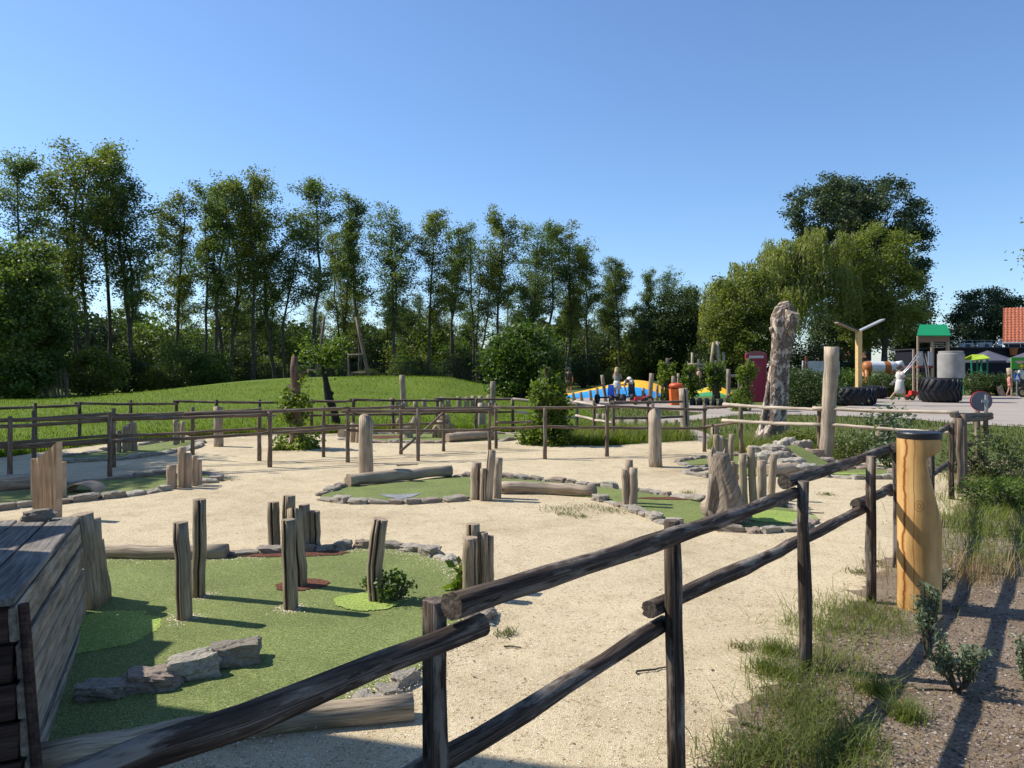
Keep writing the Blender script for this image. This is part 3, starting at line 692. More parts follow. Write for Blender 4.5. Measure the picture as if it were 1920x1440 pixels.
# the near fence
FD = np.array([0.63, 0.77]); FNR = np.array([0.77, -0.63])          # along the fence / towards the bed
A = np.array([-0.20, 1.99]); B = np.array([0.65, 3.03]); C = np.array([1.556, 4.08]); D = np.array([2.446, 5.24]); E = np.array([3.08, 6.15]); E2 = np.array([4.22, 7.75]); Fp = np.array([5.36, 9.38])
AZ = A - FD * 1.34
def at(p, off, z): q = np.array(p) + FNR * off; return (q[0], q[1], z)
near = fence('dark round rail fence running from the camera past the carved bollard',
    [(*AZ, 1.0, 0), (*A, 1.0, 0.0), (*B, 1.0, -0.02), (*C, 1.0, -0.012), (*D, 1.0, 0), (*E, 1.0, 0), (*E2, .98, 0), (*Fp, .93, 0.0)],
    [(at(A - FD * 2.2, .075, .95), at(A + FD * .10, .075, .925)),
     (at(A - FD * .02, .08, .985 + .02), at(C - FD * .02, -.05, .935)),
     (at(C - FD * .10, -.075, 1.0), at(E + FD * .1, -.075, .955)),
     (at(E - FD * .05, -.03, .95), at(E2 + FD * .1, -.06, .93)), (at(E2, .0, .92), at(Fp + FD * .06, -.05, .885)),
     (at(A - FD * 1.6, -.05, .50), at(B + FD * .02, -.07, .575)),
     (at(B - FD * .09, -.075, .655), at(D + FD * .02, -.06, .63)),
     (at(D - FD * .10, -.075, .675), at(E + FD * .1, -.07, .63)),
     (at(E, -.05, .6), at(E2 + FD * .06, -.05, .53)), (at(E2 - FD * .05, -.04, .5), at(Fp + FD * .05, -.05, .43))],
    0.0325, 0.033, W_FENCE, W_FENCE, (*B, 0), seed=200, sides=20)
# fence by the bed corner
def gp(px, py, zt=.9, t=0): x, y = G(px, py); return (x, y, zt, t)
def rp3(px, py, d): return (XW(px, d), d, ZW(py, d))
fence('short rail fence turning the corner beside the round sign', [gp(1799, 925, .96), gp(1807, 912, .98), gp(1832, 872, .9), gp(1849, 872, .88)],
      [(rp3(1786, 778, 10.2), rp3(1859, 777, 12.8)), (rp3(1800, 786, 10.4), rp3(1859, 783, 12.9)), (rp3(1800, 834, 10.4), rp3(1838, 828, 12.8))], .04, .036, W_FENCE2, W_FENCE2, (*G(1820, 895), 0), seed=240, sides=12)
fence('sunlit pale rail fence in front of the dead trunk', [gp(1389, 851, .92), gp(1536, 869, .93), gp(1661, 866, .9), gp(1792, 888, .95)],
      [(rp3(1356, 758, 14.3), rp3(1540, 768, 12.8), W_RAILP), (rp3(1524, 765, 12.9), rp3(1797, 773, 11.4), W_RAILP), (rp3(1354, 788, 14.2), rp3(1540, 796, 12.8), W_RAILP), (rp3(1555, 796, 12.7), rp3(1790, 812, 11.5), W_RAILP)], .037, .029, W_FENCE2, W_RAILP, (*G(1536, 869), 0), seed=260, sides=10)
# double fence across the middle
fence('front line of the double rail fence across the grit', [gp(19, 906, .93), gp(206, 893, .92), gp(506, 876, .9), gp(652, 867, .92), gp(784, 864, .9), gp(918, 843, .92), gp(1022, 861, .9), gp(1138, 856, .9), gp(1224, 852, .95), gp(1321, 847, .92)],
      [(rp3(-140, 806, 10.2), rp3(206, 788, 11.4)), (rp3(0, 788, 10.7), rp3(368, 777, 12.0)), (rp3(200, 786, 11.4), rp3(506, 777, 12.4)), (rp3(345, 776, 11.9), rp3(656, 765, 13)), (rp3(640, 771, 13), rp3(925, 768, 13.7)), (rp3(925, 764, 13.8), rp3(1140, 763, 13.9)), (rp3(1135, 761, 13.9), rp3(1325, 768, 14.7)), (rp3(1318, 764, 14.7), rp3(1380, 761, 14.4)),
       (rp3(-140, 845, 10.2), rp3(206, 824, 11.4)), (rp3(10, 840, 10.7), rp3(260, 823, 11.6)), (rp3(200, 828, 11.4), rp3(506, 812, 12.4)), (rp3(500, 812, 12.4), rp3(655, 801, 13)), (rp3(650, 807, 13), rp3(918, 806, 13.7)), (rp3(920, 802, 13.7), rp3(1022, 800, 13.6)), (rp3(1020, 800, 13.6), rp3(1325, 803, 14.7)), (rp3(1320, 800, 14.7), rp3(1390, 790, 14.2))],
      .034, .027, W_FENCE2, W_FENCE2, (*G(652, 867), 0), seed=300, sides=10, crack=False)
fence('rear line of the double rail fence across the grit', [gp(64, 880, .93), gp(213, 876, .95), gp(361, 862, .92), gp(486, 864, .92), gp(607, 857, .92), gp(752, 852, .92), gp(832, 846, .9), gp(930, 841, .9)],
      [(rp3(-120, 795, 11.6), rp3(216, 775, 12.4)), (rp3(210, 779, 12.4), rp3(490, 768, 13.2)), (rp3(480, 771, 13.2), rp3(757, 762, 14.2)), (rp3(750, 766, 14.2), rp3(940, 763, 15.1)),
       (rp3(-120, 838, 11.6), rp3(216, 816, 12.4)), (rp3(205, 818, 12.4), rp3(490, 803, 13.2)), (rp3(480, 806, 13.2), rp3(610, 799, 13.8)), (rp3(600, 799, 13.8), rp3(840, 793, 14.7)), (rp3(752, 845, 13.9), rp3(832, 773, 14.8)), (rp3(930, 792, 15), rp3(1000, 790, 15))],
      .033, .027, W_FENCE2, W_FENCE2, (*G(607, 857), 0), seed=340, sides=10, crack=False)
def lp(px, d, zt=.85): return (XW(px, d), d, zt, 0)
dl = 17.6
fence('far dark rail fence along the foot of the lawn', [lp(-60, 16.6), lp(66, 16.8, .84), lp(149, 17.2, .84), lp(245, 18), lp(331, 18.2), lp(406, 18.2), lp(487, 18.4), lp(584, 18.5), lp(663, 18.6), lp(737, 18.8), lp(820, 19), lp(893, 19), lp(961, 19)],
      [(rp3(-120, 768, 16.4), rp3(152, 760, 17.2)), (rp3(140, 756, 17.2), rp3(335, 757, 18.1)), (rp3(325, 752, 18.1), rp3(590, 755, 18.5)), (rp3(580, 752, 18.5), rp3(668, 752, 18.6)), (rp3(655, 749, 18.6), rp3(830, 751, 19)), (rp3(815, 747, 19), rp3(970, 748, 19.1)),
       (rp3(300, 781, 18), rp3(490, 780, 18.4)), (rp3(480, 779, 18.4), rp3(668, 777, 18.6)), (rp3(655, 777, 18.6), rp3(830, 775, 19)), (rp3(815, 771, 19), rp3(965, 772, 19.1))],
      .038, .030, W_FENCE, W_FENCE, (*G(584, 818), 0), seed=380, sides=8, crack=False)
fence('zigzag pale rail fence between the ivy stump and the path', [lp(1082, 18.6, .8), lp(1114, 17.6, .86), lp(1150, 16.8, .88), lp(1215, 17.4, .86)],
      [(rp3(961, 748, 19), rp3(1085, 758, 18.6), W_RAILP), (rp3(1078, 753, 18.5), rp3(1160, 765, 16.8), W_RAILP), (rp3(965, 772, 19), rp3(1085, 784, 18.6), W_RAILP), (rp3(1080, 779, 18.5), rp3(1150, 793, 16.8), W_RAILP),
       (rp3(1145, 754, 16.8), rp3(1280, 753, 18)), (rp3(1150, 784, 16.8), rp3(1280, 781, 18))], .035, .03, W_FENCE2, W_FENCE2, (*G(1114, 820), 0), seed=420, sides=8, crack=False)

# ------------------------------------------------------------------ big dead trunk
def dead_trunk():
    d = 15.9; rng = np.random.default_rng(3)
    path = [(1439, 848, 74), (1440, 832, 58), (1445, 805, 48), (1452, 780, 42), (1455, 760, 40), (1457, 730, 38), (1459, 700, 37), (1463, 660, 38), (1466, 640, 40), (1468, 610, 46), (1467, 595, 43), (1469, 578, 34), (1472, 565, 15)]
    sides = 56; V = []; U = []; pa = np.array(path, float); nr = 70; tt = np.linspace(0, len(path) - 1, nr); ii = np.arange(len(path))
    for i, t in enumerate(tt):
        px, py, w = (np.interp(t, ii, pa[:, c]) for c in range(3))
        z = max(ZW(py, d), -0.05 + i * .004); x = XW(px, d); r = w / FPX * d / 2
        for k in range(sides):
            a = 2 * math.pi * k / sides
            q = Vector((math.cos(a) * 1.4, math.sin(a) * 1.4, z * 1.1))
            bark = mnoise.noise(q * 2.6) * .10 + abs(mnoise.noise(Vector((q.x * 6, q.y * 6, q.z * 2.2)))) * .10 + mnoise.noise(q * 11) * .035
            plate = .055 if mnoise.noise(q * 1.7 + Vector((3, 1, 7))) > .06 else 0.0
            rr_ = r * (.93 + .08 * math.sin(3 * a + t * .35) + bark + plate)
            if t < 2: rr_ *= 1 + .14 * math.sin(5 * a) * (1 - t / 2)
            V.append((x + rr_ * math.cos(a), d + rr_ * math.sin(a) * .9, z)); U.append((a * r, z))
    F = [(i * sides + k, i * sides + (k + 1) % sides, (i + 1) * sides + (k + 1) % sides, (i + 1) * sides + k) for i in range(nr - 1) for k in range(sides)]
    F.append(tuple(range((nr - 1) * sides, nr * sides)))
    root = thing('dead_tree_trunk', 'tall pale dead tree trunk with a broken knobbed top', 'tree trunk', (XW(1450, d), d, 0))
    add('trunk', V, F, W_DEAD, root, smooth=True, uv=U)
    # sawn branch stump on the right of the top, knob on the left, split slab at the foot
    logpart('branch_stump', root, rp3(1474, 625, d - .08), rp3(1486, 584, d - .2), .15, .15, W_DEAD, 5, sides=14, n=6, rough=.06)
    logpart('knob', root, rp3(1457, 632, d), rp3(1445, 614, d - .05), .11, .04, W_DEAD, 6, sides=10, n=5, rough=.06)
    logpart('split_slab', root, rp3(1424, 838, d - .1), rp3(1440, 716, d - .05), .09, .035, W_DEAD, 7, sides=9, n=7, rough=.12)
    logpart('buttress_root', root, rp3(1418, 842, d - .15), rp3(1440, 790, d - .12), .11, .06, W_DEAD, 8, sides=9, n=6, rough=.12)
dead_trunk()

# ------------------------------------------------------------------ carved bollard with black cap
def bollard():
    yb = 1140; d = dist(yb); xc = XW(1722, d); r = 41 / FPX * d; H = ZW(822, d)
    m, nt, b = nmat('oiled_yellow_wood')
    v = coords(nt, 'Object', (22, 22, 1.6)); g = tex(nt, v, 1.0, 6, 0.6)
    v2 = coords(nt, 'Object', (3, 3, 1.2)); w = tex(nt, v2, 2.2, 3, .5)
    cr = N(nt, 'ShaderNodeTexWave', Scale=.55, Distortion=5.0, Detail=4.0); cr.bands_direction = 'X'; nt.links.new(coords(nt, 'Object', (5, 1.5, .9)), cr.inputs[0])
    c = ramp(nt, g.outputs[0], [(.22, (.46, .265, .10)), (.5, (.60, .385, .155)), (.78, (.69, .485, .225))])
    c = mix(nt, c, ramp(nt, w.outputs[0], [(.35, (.70, .62, .5)), (.6, (1.05, 1.0, .95))]), 1.0, 'MULTIPLY')
    pass
    nt.links.new(c, b.inputs['Base Color']); b.inputs['Roughness'].default_value = .6; bump(nt, b, g.outputs[0], .25, .006)
    th = R(27.9); D = d / math.cos(th); cx = D * math.sin(th); rad = D * math.sin(R(1.3335)); u = np.array([math.cos(th), -math.sin(th)]); w_ = np.array([math.sin(th), math.cos(th)])
    # drying cracks and a knot, where the real post has them
    sx = nt.nodes.new('ShaderNodeSeparateXYZ'); tc = nt.nodes.new('ShaderNodeTexCoord'); nt.links.new(tc.outputs['Object'], sx.inputs[0])
    wob = tex(nt, coords(nt, 'Object', (.01, .01, 3.2)), 1.0, 5, .6)
    def mth(op, a_, b_=None, c_=None):
        q = N(nt, 'ShaderNodeMath', operation=op)
        for i_, v_ in enumerate((a_, b_, c_)):
            if v_ is None: continue
            if hasattr(v_, 'is_output'): nt.links.new(v_, q.inputs[i_])
            else: q.inputs[i_].default_value = v_
        return q.outputs[0]
    side = mth('ADD', mth('MULTIPLY', sx.outputs[0], float(u[0])), mth('MULTIPLY', sx.outputs[1], float(u[1])))
    for (s0, amp, wd) in ((-.085, .11, .0040), (-.03, .05, .0011)):
        ln = mth('ABSOLUTE', mth('SUBTRACT', mth('SUBTRACT', side, s0), mth('MULTIPLY', mth('SUBTRACT', wob.outputs[0], .5), amp)))
        c = mix(nt, c, ramp(nt, mth('DIVIDE', ln, wd * 3), [(0, (.22, .10, .04)), (.3, (.55, .33, .16)), (1, (1, 1, 1))]), 1.0, 'MULTIPLY')
    kr = mth('SQRT', mth('ADD', mth('POWER', mth('SUBTRACT', side, .0), 2.0), mth('POWER', mth('MULTIPLY', mth('SUBTRACT', sx.outputs[2], .70), .75), 2.0)))
    kn = mth('MULTIPLY_ADD', mth('SINE', mth('MULTIPLY', kr, 420.0)), .5, .5)
    kc = mix(nt, (1, 1, 1), ramp(nt, kn, [(0, (.62, .45, .3)), (1, (1, 1, 1))]), ramp(nt, mth('DIVIDE', kr, .035), [(0, (1, 1, 1)), (.7, (.8, .8, .8)), (1, (0, 0, 0))]))
    c = mix(nt, c, kc, 1.0, 'MULTIPLY'); nt.links.new(c, b.inputs['Base Color'])
    root = thing('wooden_bollard', 'yellow carved log bollard with a notched back and black cap', 'bollard', (cx, d, 0))
    # right-hand silhouette in px at several rows: an overhanging head above a carved notch
    rows = [(1155, 1767), (1140, 1767), (1060, 1767), (990, 1767), (975, 1766), (955, 1761), (920, 1751), (885, 1741), (866, 1736), (858, 1737), (852, 1744), (848, 1757), (842, 1764), (830, 1766), (821, 1763)]
    sides = 64; V = []; U = []
    for (py, pr) in rows:
        z = ZW(py, d); cut = D * math.tan(math.atan((pr - 960) / FPX) - th) - .002
        for k in range(sides):
            a = 2 * math.pi * k / sides; s_ = rad * math.cos(a); t_ = rad * math.sin(a)
            if s_ > cut: s_ = cut + (s_ - cut) * .06
            p = np.array([cx, d]) + u * s_ + w_ * t_; V.append((p[0], p[1], z)); U.append((a * rad, z))
    F = [(i * sides + k, i * sides + (k + 1) % sides, (i + 1) * sides + (k + 1) % sides, (i + 1) * sides + k) for i in range(len(rows) - 1) for k in range(sides)]
    F.append(tuple(range((len(rows) - 1) * sides, len(rows) * sides)))
    o = add('body', V, F, m, root, smooth=True, uv=U)
    o.data.set_sharp_from_angle(angle=R(28))
    mb = MB(); mb.lathe((cx, d, ZW(822, d)), [(rad * .96, 0), (rad * 1.01, .002), (rad * 1.01, .036), (rad * .97, .044), (rad * .3, .047)], 40)
    mb.done('cap', plain('black_cap_plastic', (.012, .012, .013), .45, .4), root, smooth=False)
    mb = MB(); mb.lathe((cx, d, 0), [(rad * .9, -.04), (rad * .9, .03)], 32); mb.done('foot', plain('black_cap_plastic', (.012, .012, .013)), root)
bollard()

# ------------------------------------------------------------------ wolf carving on a stump
def wolf():
    d = 7.9; root = thing('wolf_carving', 'carved wooden seated wolf seen from behind on a round stump', 'sculpture', (XW(1362, d), d, 0))
    wm = wood('carved_fur_wood', (.05, .038, .027), (.26, .21, .155), (.46, .39, .31), gs=(90, 10, 10), bstr=1.0)
    prof = [(972, 1358, 72, .30), (958, 1360, 66, .29), (940, 1362, 60, .27), (915, 1360, 52, .24), (890, 1354, 44, .20), (868, 1350, 38, .17), (853, 1349, 35, .15), (849, 1349, 30, .12)]
    sides = 72; V = []; U = []; pr = np.array(prof, float); nr = 60; tt = np.linspace(0, len(prof) - 1, nr); ii = np.arange(len(prof))
    for i, t in enumerate(tt):
        py, px, w, dep = (np.interp(t, ii, pr[:, c]) for c in range(4))
        z = ZW(py, d); x = XW(px, d); rx = w / FPX * d / 2
        for k in range(sides):
            a = 2 * math.pi * k / sides; q = Vector((math.cos(a), math.sin(a), z))
            n = 1 + .05 * mnoise.noise(Vector((q.x * 9 + z * 3, q.y * 9, z * 4))) + .035 * mnoise.noise(Vector((q.x * 22 + z * 6, q.y * 22, z * 11))) + .05 * mnoise.noise(q * 2.5) - .10 * math.exp(-((a - 4.05) / .22) ** 2) * max(0, 1 - t / 4)
            cx = abs(math.cos(a)) ** .8 * math.copysign(1, math.cos(a))
            V.append((x + rx * n * cx, d + .02 + dep * n * math.sin(a) * .9, z)); U.append((a * rx * 1.2, z))
    F = [(i * sides + k, i * sides + (k + 1) % sides, (i + 1) * sides + (k + 1) % sides, (i + 1) * sides + k) for i in range(nr - 1) for k in range(sides)]
    F.append(tuple(range((nr - 1) * sides, nr * sides)))
    add('body', V, F, wm, root, smooth=True, uv=U)
    for (px, py, w) in ((1336.5, 833, 11), (1360, 835, 12)):
        mb = MB(); x = XW(px, d); z0 = ZW(854, d); z1 = ZW(py, d); r = w / FPX * d / 2
        mb.put([(x - r, d - .05, z0), (x + r, d - .05, z0), (x + r * .7, d + .04, z0), (x - r * .7, d + .04, z0), (x - r * .1, d - .02, z1)], [(0, 1, 4), (1, 2, 4), (2, 3, 4), (3, 0, 4), (3, 2, 1, 0)])
        mb.done('ear', wm, root)
    for (px0, py0, px1, py1, dy, r0) in ((1340, 890, 1330, 962, -.10, .06), (1372, 925, 1378, 968, .12, .10)):
        logpart('leg', root, rp3(px1, py1 + 5, d + dy), rp3(px0, py0, d + dy + .04), .045 if dy < 0 else .10, r0, wm, int(px0), sides=10, n=6, rough=.05)
    logpart('muzzle', root, rp3(1345, 866, d + .05), rp3(1336, 862, d + .33), .09, .05, wm, 3, sides=10, n=4)
    logpart('tail', root, rp3(1385, 972, d - .08), rp3(1402, 966, d + .06), .05, .03, wm, 4, sides=8, n=5)
    logpart('stump', root, (XW(1365, d), d, -.05), (XW(1365, d), d, ZW(966, d)), .30, .295, W_SILVER, 2, sides=28, n=4, rough=.02)
wolf()
# small carved figures at the far green
def bird(px, yb, label, s=1.0, sq=False):
    d = dist(yb); x = XW(px, d); root = thing('carved_figure', label, 'sculpture', (x, d, 0), 'small carved figures at the far green')
    if not sq:
        mb = MB(); mb.tube([(x - .26 * s, d, .30 * s), (x - .18 * s, d, .28 * s), (x - .02 * s, d, .22 * s), (x + .12 * s, d, .26 * s), (x + .16 * s, d, .42 * s), (x + .13 * s, d, .56 * s)], [.02 * s, .07 * s, .12 * s, .12 * s, .08 * s, .015 * s], 12); mb.done('body', W_GREY, root, smooth=True)
        mb = MB(); mb.tube([(x - .20 * s, d, .30 * s), (x - .22 * s, d, .40 * s), (x - .24 * s, d, .47 * s)], [.06 * s, .06 * s, .01], 10); mb.done('head', W_GREY, root, smooth=True)
        mb = MB(); mb.tube([(x, d, -.03), (x, d, .16 * s)], [.14 * s, .09 * s], 10); mb.done('foot', W_GREY, root)
    else:
        mb = MB(); mb.tube([(x, d, -.03), (x, d, .2), (x, d, .3), (x, d, .42)], [.17, .12, .18, .15], 14); mb.done('body', W_GREY, root, smooth=True)
        for q in (-1, 1):
            mb = MB(); mb.tube([(x + q * .15, d, .3), (x + q * .22, d, .2), (x + q * .2, d, .02)], [.05, .05, .06], 8); mb.done('wing', W_GREY, root, smooth=True)
        mb = MB(); mb.lathe((x, d, .40), [(.13, 0), (.15, .06), (.11, .14), (.03, .18)], 12); mb.done('head', W_GREY, root, smooth=True)
bird(765, 822, 'carved wooden bird with raised tail on the far green')
bird(832, 822, 'squat carved wooden owl behind the leaning fence rail', sq=True)
# ------------------------------------------------------------------ foliage
def leaf_cloud(P, size, rng, aspect=0.55, droop=0.0, sizevar=0.35, up=0.0):
    """diamond leaves folded along the midrib at the points P"""
    n = len(P); l = size * (1 + sizevar * rng.uniform(-1, 1, n))
    d = rng.normal(0, 1, (n, 3)); d[:, 2] = d[:, 2] * 0.7 - droop; d /= np.linalg.norm(d, axis=1)[:, None] + 1e-9
    u = rng.normal(0, 1, (n, 3)); u[:, 2] += up
    s = np.cross(d, u); s /= np.linalg.norm(s, axis=1)[:, None] + 1e-9
    nn = np.cross(s, d)
    a = P - d * (l / 2)[:, None]; c = P + d * (l / 2)[:, None]
    w = (l * aspect / 2)[:, None]
    b = P + s * w + nn * w * .3; e = P - s * w + nn * w * .3
    V = np.stack([a, b, c, e], 1).reshape(-1, 3)
    F = np.arange(4 * n).reshape(n, 4)
    return V, F
def polytubes(lines):
    mb = MB()
    for pts, rad, sd in lines: mb.tube(pts, rad, sd, cap=False)
    return mb
def grow(rng, H, base, cr, nl, prof, stems=1, lean=0.3, r0=0.16, upw=0.8):
    """skeleton: stems, limbs and twigs; returns tube lines and leaf anchor points"""
    lines = []; anchors = []
    for s in range(stems):
        a = rng.uniform(0, 6.28); off = np.array([math.cos(a), math.sin(a), 0]) * (0.25 if stems > 1 else 0)
        ln = np.array([math.cos(a), math.sin(a), 0]) * rng.uniform(0.2, 1.0) * lean * (1.6 if stems > 1 else 1)
        hh = H * (1 if s == 0 else rng.uniform(.75, .97)); n = 11
        t = np.linspace(0, 1, n)
        wob = np.cumsum(rng.normal(0, .10, (n, 2)), axis=0) * (H / 15)
        P = np.stack([off[0] + ln[0] * t * 2 + wob[:, 0], off[1] + ln[1] * t * 2 + wob[:, 1], t * hh], 1)
        rr_ = r0 * (1 if s == 0 else .8)
        lines.append((P, rr_ * (1 - t) ** .8 + .018, 8))
        for k in range(nl // stems):
            f = base + (0.97 - base) * ((k + rng.uniform(0, 1)) / (nl // stems))
            p0 = np.array([np.interp(f, t, P[:, q]) for q in range(3)])
            u = (f - base) / (1 - base); L = cr * prof(u) * rng.uniform(.65, 1.1)
            az = rng.uniform(0, 6.28); el = upw * rng.uniform(.5, 1.3)
            dv = np.array([math.cos(az) * math.cos(el), math.sin(az) * math.cos(el), math.sin(el)])
            m = 5; q = [p0]
            for j in range(m):
                dv = dv + rng.normal(0, .16, 3) + np.array([0, 0, .04]); dv /= np.linalg.norm(dv); q.append(q[-1] + dv * L / m)
            q = np.array(q); lines.append((q, np.linspace(max(.02, rr_ * (1 - f) * .55), .012, m + 1), 5))
            for j in range(1, m + 1):
                for _ in range(2 if j > 1 else 1):
                    tv = rng.normal(0, 1, 3); tv[2] = tv[2] * .5 + .15; tv /= np.linalg.norm(tv)
                    tl = L * rng.uniform(.12, .35); e = q[j] + tv * tl
                    lines.append((np.array([q[j], e]), np.array([.012, .006]), 3)); anchors.append(e); anchors.append(q[j] + tv * tl * .5)
        anchors.append(P[-1]); anchors.append(P[-2])
    return lines, np.array(anchors)
def make_tree(name, label, cat, group, seed, H, base, cr, nl, nleaf, lsize, mat, prof=None, stems=1, lean=.3, r0=.16, sig=.30, upw=.8, aspect=.55, loc=(0, 0, 0), bark=None, skirt=0):
    rng = np.random.default_rng(seed); loc = np.array(loc, float)
    prof = prof or (lambda u: (0.55 + 0.9 * u) * (1 - u) ** .55 + .18)
    lines, an = grow(rng, H, base, cr, nl, prof, stems, lean, r0, upw)
    root = thing(name, label, cat, tuple(loc), group)
    mb = polytubes(lines); V = np.vstack(mb.V) + loc
    add('trunk', V, mb.F, bark or W_BARK, root, smooth=True, uv=np.vstack(mb.U))
    idx = rng.integers(0, len(an), nleaf); P = an[idx] + rng.normal(0, sig, (nleaf, 3)) * (1, 1, .75)
    V, F = leaf_cloud(P + loc, lsize, rng, aspect)
    cl = rng.uniform(0, 1, len(an)); tint = np.clip(cl[idx] * .5 + rng.uniform(0, 1, nleaf) * .5, 0, 1)
    add('crown', V, F, mat, root, tint=tint)
    return root
def make_bush(name, label, cat, group, seed, rx, ry, H, nleaf, lsize, mat, loc=(0, 0, 0), nclump=70, stemh=.25, sig=.16, shape=1.0):
    rng = np.random.default_rng(seed); loc = np.array(loc, float)
    d = rng.normal(0, 1, (nclump, 3)); d /= np.linalg.norm(d, axis=1)[:, None]
    rad = rng.uniform(.45, 1.0, nclump) ** .6 * rng.uniform(.82, 1.12, nclump)
    C = d * rad[:, None] * (rx, ry, H * .5) + (0, 0, H * .5); C[:, 2] = np.maximum(C[:, 2], .06 * H)
    root = thing(name, label, cat, tuple(loc), group)
    lines = []
    for k in range(0, nclump, 4):
        b = np.array([rng.normal(0, .1 * rx), rng.normal(0, .1 * ry), 0]); m = (b + C[k]) / 2 + rng.normal(0, .06, 3) * rx
        lines.append((np.array([b, m, C[k]]), np.array([.03, .02, .008]) * max(.5, H / 2), 5))
    mb = polytubes(lines); add('stem', np.vstack(mb.V) + loc, mb.F, W_BARK, root, uv=np.vstack(mb.U))
    idx = rng.integers(0, nclump, nleaf); s = sig * H ** .5
    P = C[idx] + rng.normal(0, 1, (nleaf, 3)) * np.array([s * 1.1, s * 1.1, s * .8]); P[:, 2] = np.maximum(P[:, 2], .02)
    V, F = leaf_cloud(P + loc, lsize, rng, .6, up=.8)
    cl = rng.uniform(0, 1, nclump)
    add('crown', V, F, mat, root, tint=np.clip(cl[idx] * .5 + rng.uniform(0, 1, nleaf) * .5, 0, 1))
    return root
def dome_tree(name, label, seed, loc, lobes, nleaf, lsize, mat, r0=.35, nclump=None, sig=.42, fork=.25, group=None, aspect=.6):
    """trunk with limbs fanning out to leaf clumps on the shells of several lobes (dx, dy, z, rx, rz)"""
    rng = np.random.default_rng(seed); loc = np.array(loc, float); root = thing(name, label, 'tree', tuple(loc), group); C = []
    w = np.array([l[3] ** 2 * l[4] for l in lobes]) ** .7; w /= w.sum(); nclump = nclump or 260
    for l, f in zip(lobes, w):
        n = max(12, int(nclump * f)); v = rng.normal(0, 1, (n, 3)); v /= np.linalg.norm(v, axis=1)[:, None]; q = rng.uniform(.35, 1, n) ** .45 * rng.uniform(.86, 1.1, n)
        C.append(v * q[:, None] * (l[3], l[3], l[4]) + (l[0], l[1], l[2]))
    C = np.vstack(C); top = C[:, 2].max(); fz = top * fork; lines = []
    T = np.array([(0, 0, -.1), (rng.normal(0, .1), rng.normal(0, .1), fz * .6), (rng.normal(0, .15), rng.normal(0, .15), fz), (0, 0, top * .55), (rng.normal(0, .3), 0, top * .85)])
    lines.append((T, np.array([r0 * 1.2, r0, r0 * .85, r0 * .45, .05]), 10))
    for k in range(0, len(C), 3):
        s = T[2] + (T[3] - T[2]) * rng.uniform(-.15, .8); e = C[k]; m = s * .45 + e * .55 + np.array([0, 0, .12 * np.linalg.norm(e - s)]) * rng.uniform(.2, 1) + rng.normal(0, .15, 3)
        m2 = (m + e) / 2 + rng.normal(0, .12, 3); lines.append((np.array([s, m, m2, e]), np.array([r0 * .22, r0 * .12, r0 * .06, .012]), 5))
    mb = polytubes(lines); add('trunk', np.vstack(mb.V) + loc, mb.F, W_BARK, root, smooth=True, uv=np.vstack(mb.U))
    i = rng.integers(0, len(C), nleaf); P = C[i] + rng.normal(0, sig, (nleaf, 3)) * (1, 1, .7); V, F = leaf_cloud(P + loc, lsize, rng, aspect)
    cl = rng.uniform(0, 1, len(C)); add('crown', V, F, mat, root, tint=np.clip(cl[i] * .5 + rng.uniform(0, .5, nleaf), 0, 1)); return root
def put_copy(protos, used, k, loc, rz, s, label, group, sz=None):
    o = protos[k]
    if k not in used:
        used.add(k); o.location = loc; o.rotation_euler = (0, 0, rz); o.scale = (s, s, sz or s); tag(o, label, None, group); return o
    return copy_tree(o, loc, rz, s, label, group, sz)

# row of slender trees behind the lawn
trng = np.random.default_rng(21)
GT = 'slender trees in the row behind the lawn'
slim = []
PSLIM = lambda u: .30 + .75 * math.sin(min(1, .12 + u * .9) * math.pi) ** .8
PLOW = lambda u: (.42 + .25 * math.sin(u * 9)) * (1 - u) ** .35 + .22
for i in range(9):
    slim.append(make_tree('slender_tree', 'slender tree', 'tree', GT, 300 + i, 15.0, [.38, .44, .34, .48, .40, .36, .45, .33, .42][i], [3.7, 2.7, 4.2, 2.5, 3.4, 3.0, 2.8, 3.9, 3.2][i], [34, 22, 40, 20, 30, 24, 28, 38, 24][i], [15000, 9500, 17000, 8500, 13000, 11500, 11500, 16000, 11500][i], .16, L_TREE[i % 3],
                 stems=[2, 1, 3, 1, 2, 1, 2, 3, 1][i], lean=.6, r0=.13, sig=.25, upw=[.85, .7, .95, .75, .9, .65, .85, .95, .8][i], prof=[None, PSLIM, None, PLOW, PSLIM, None, PLOW, PSLIM, None][i]))
used = set()
ROW = [(-60, 300, 46), (25, 296, 45), (150, 283, 49), (208, 292, 52), (268, 302, 50), (322, 372, 55), (388, 332, 52), (432, 352, 56), (478, 336, 54), (524, 368, 57), (577, 346, 55), (642, 425, 62), (682, 373, 58), (745, 390, 60), (802, 396, 61), (848, 422, 64), (895, 450, 66), (927, 405, 64), (985, 428, 67), (1032, 424, 68), (1066, 442, 69), (1104, 458, 70), (1135, 500, 73), (1166, 486, 71), (1215, 508, 73), (1258, 512, 74), (1296, 545, 76)]
POS = ['first from the frame edge', 'second from the frame edge', 'broad tall one', 'one']
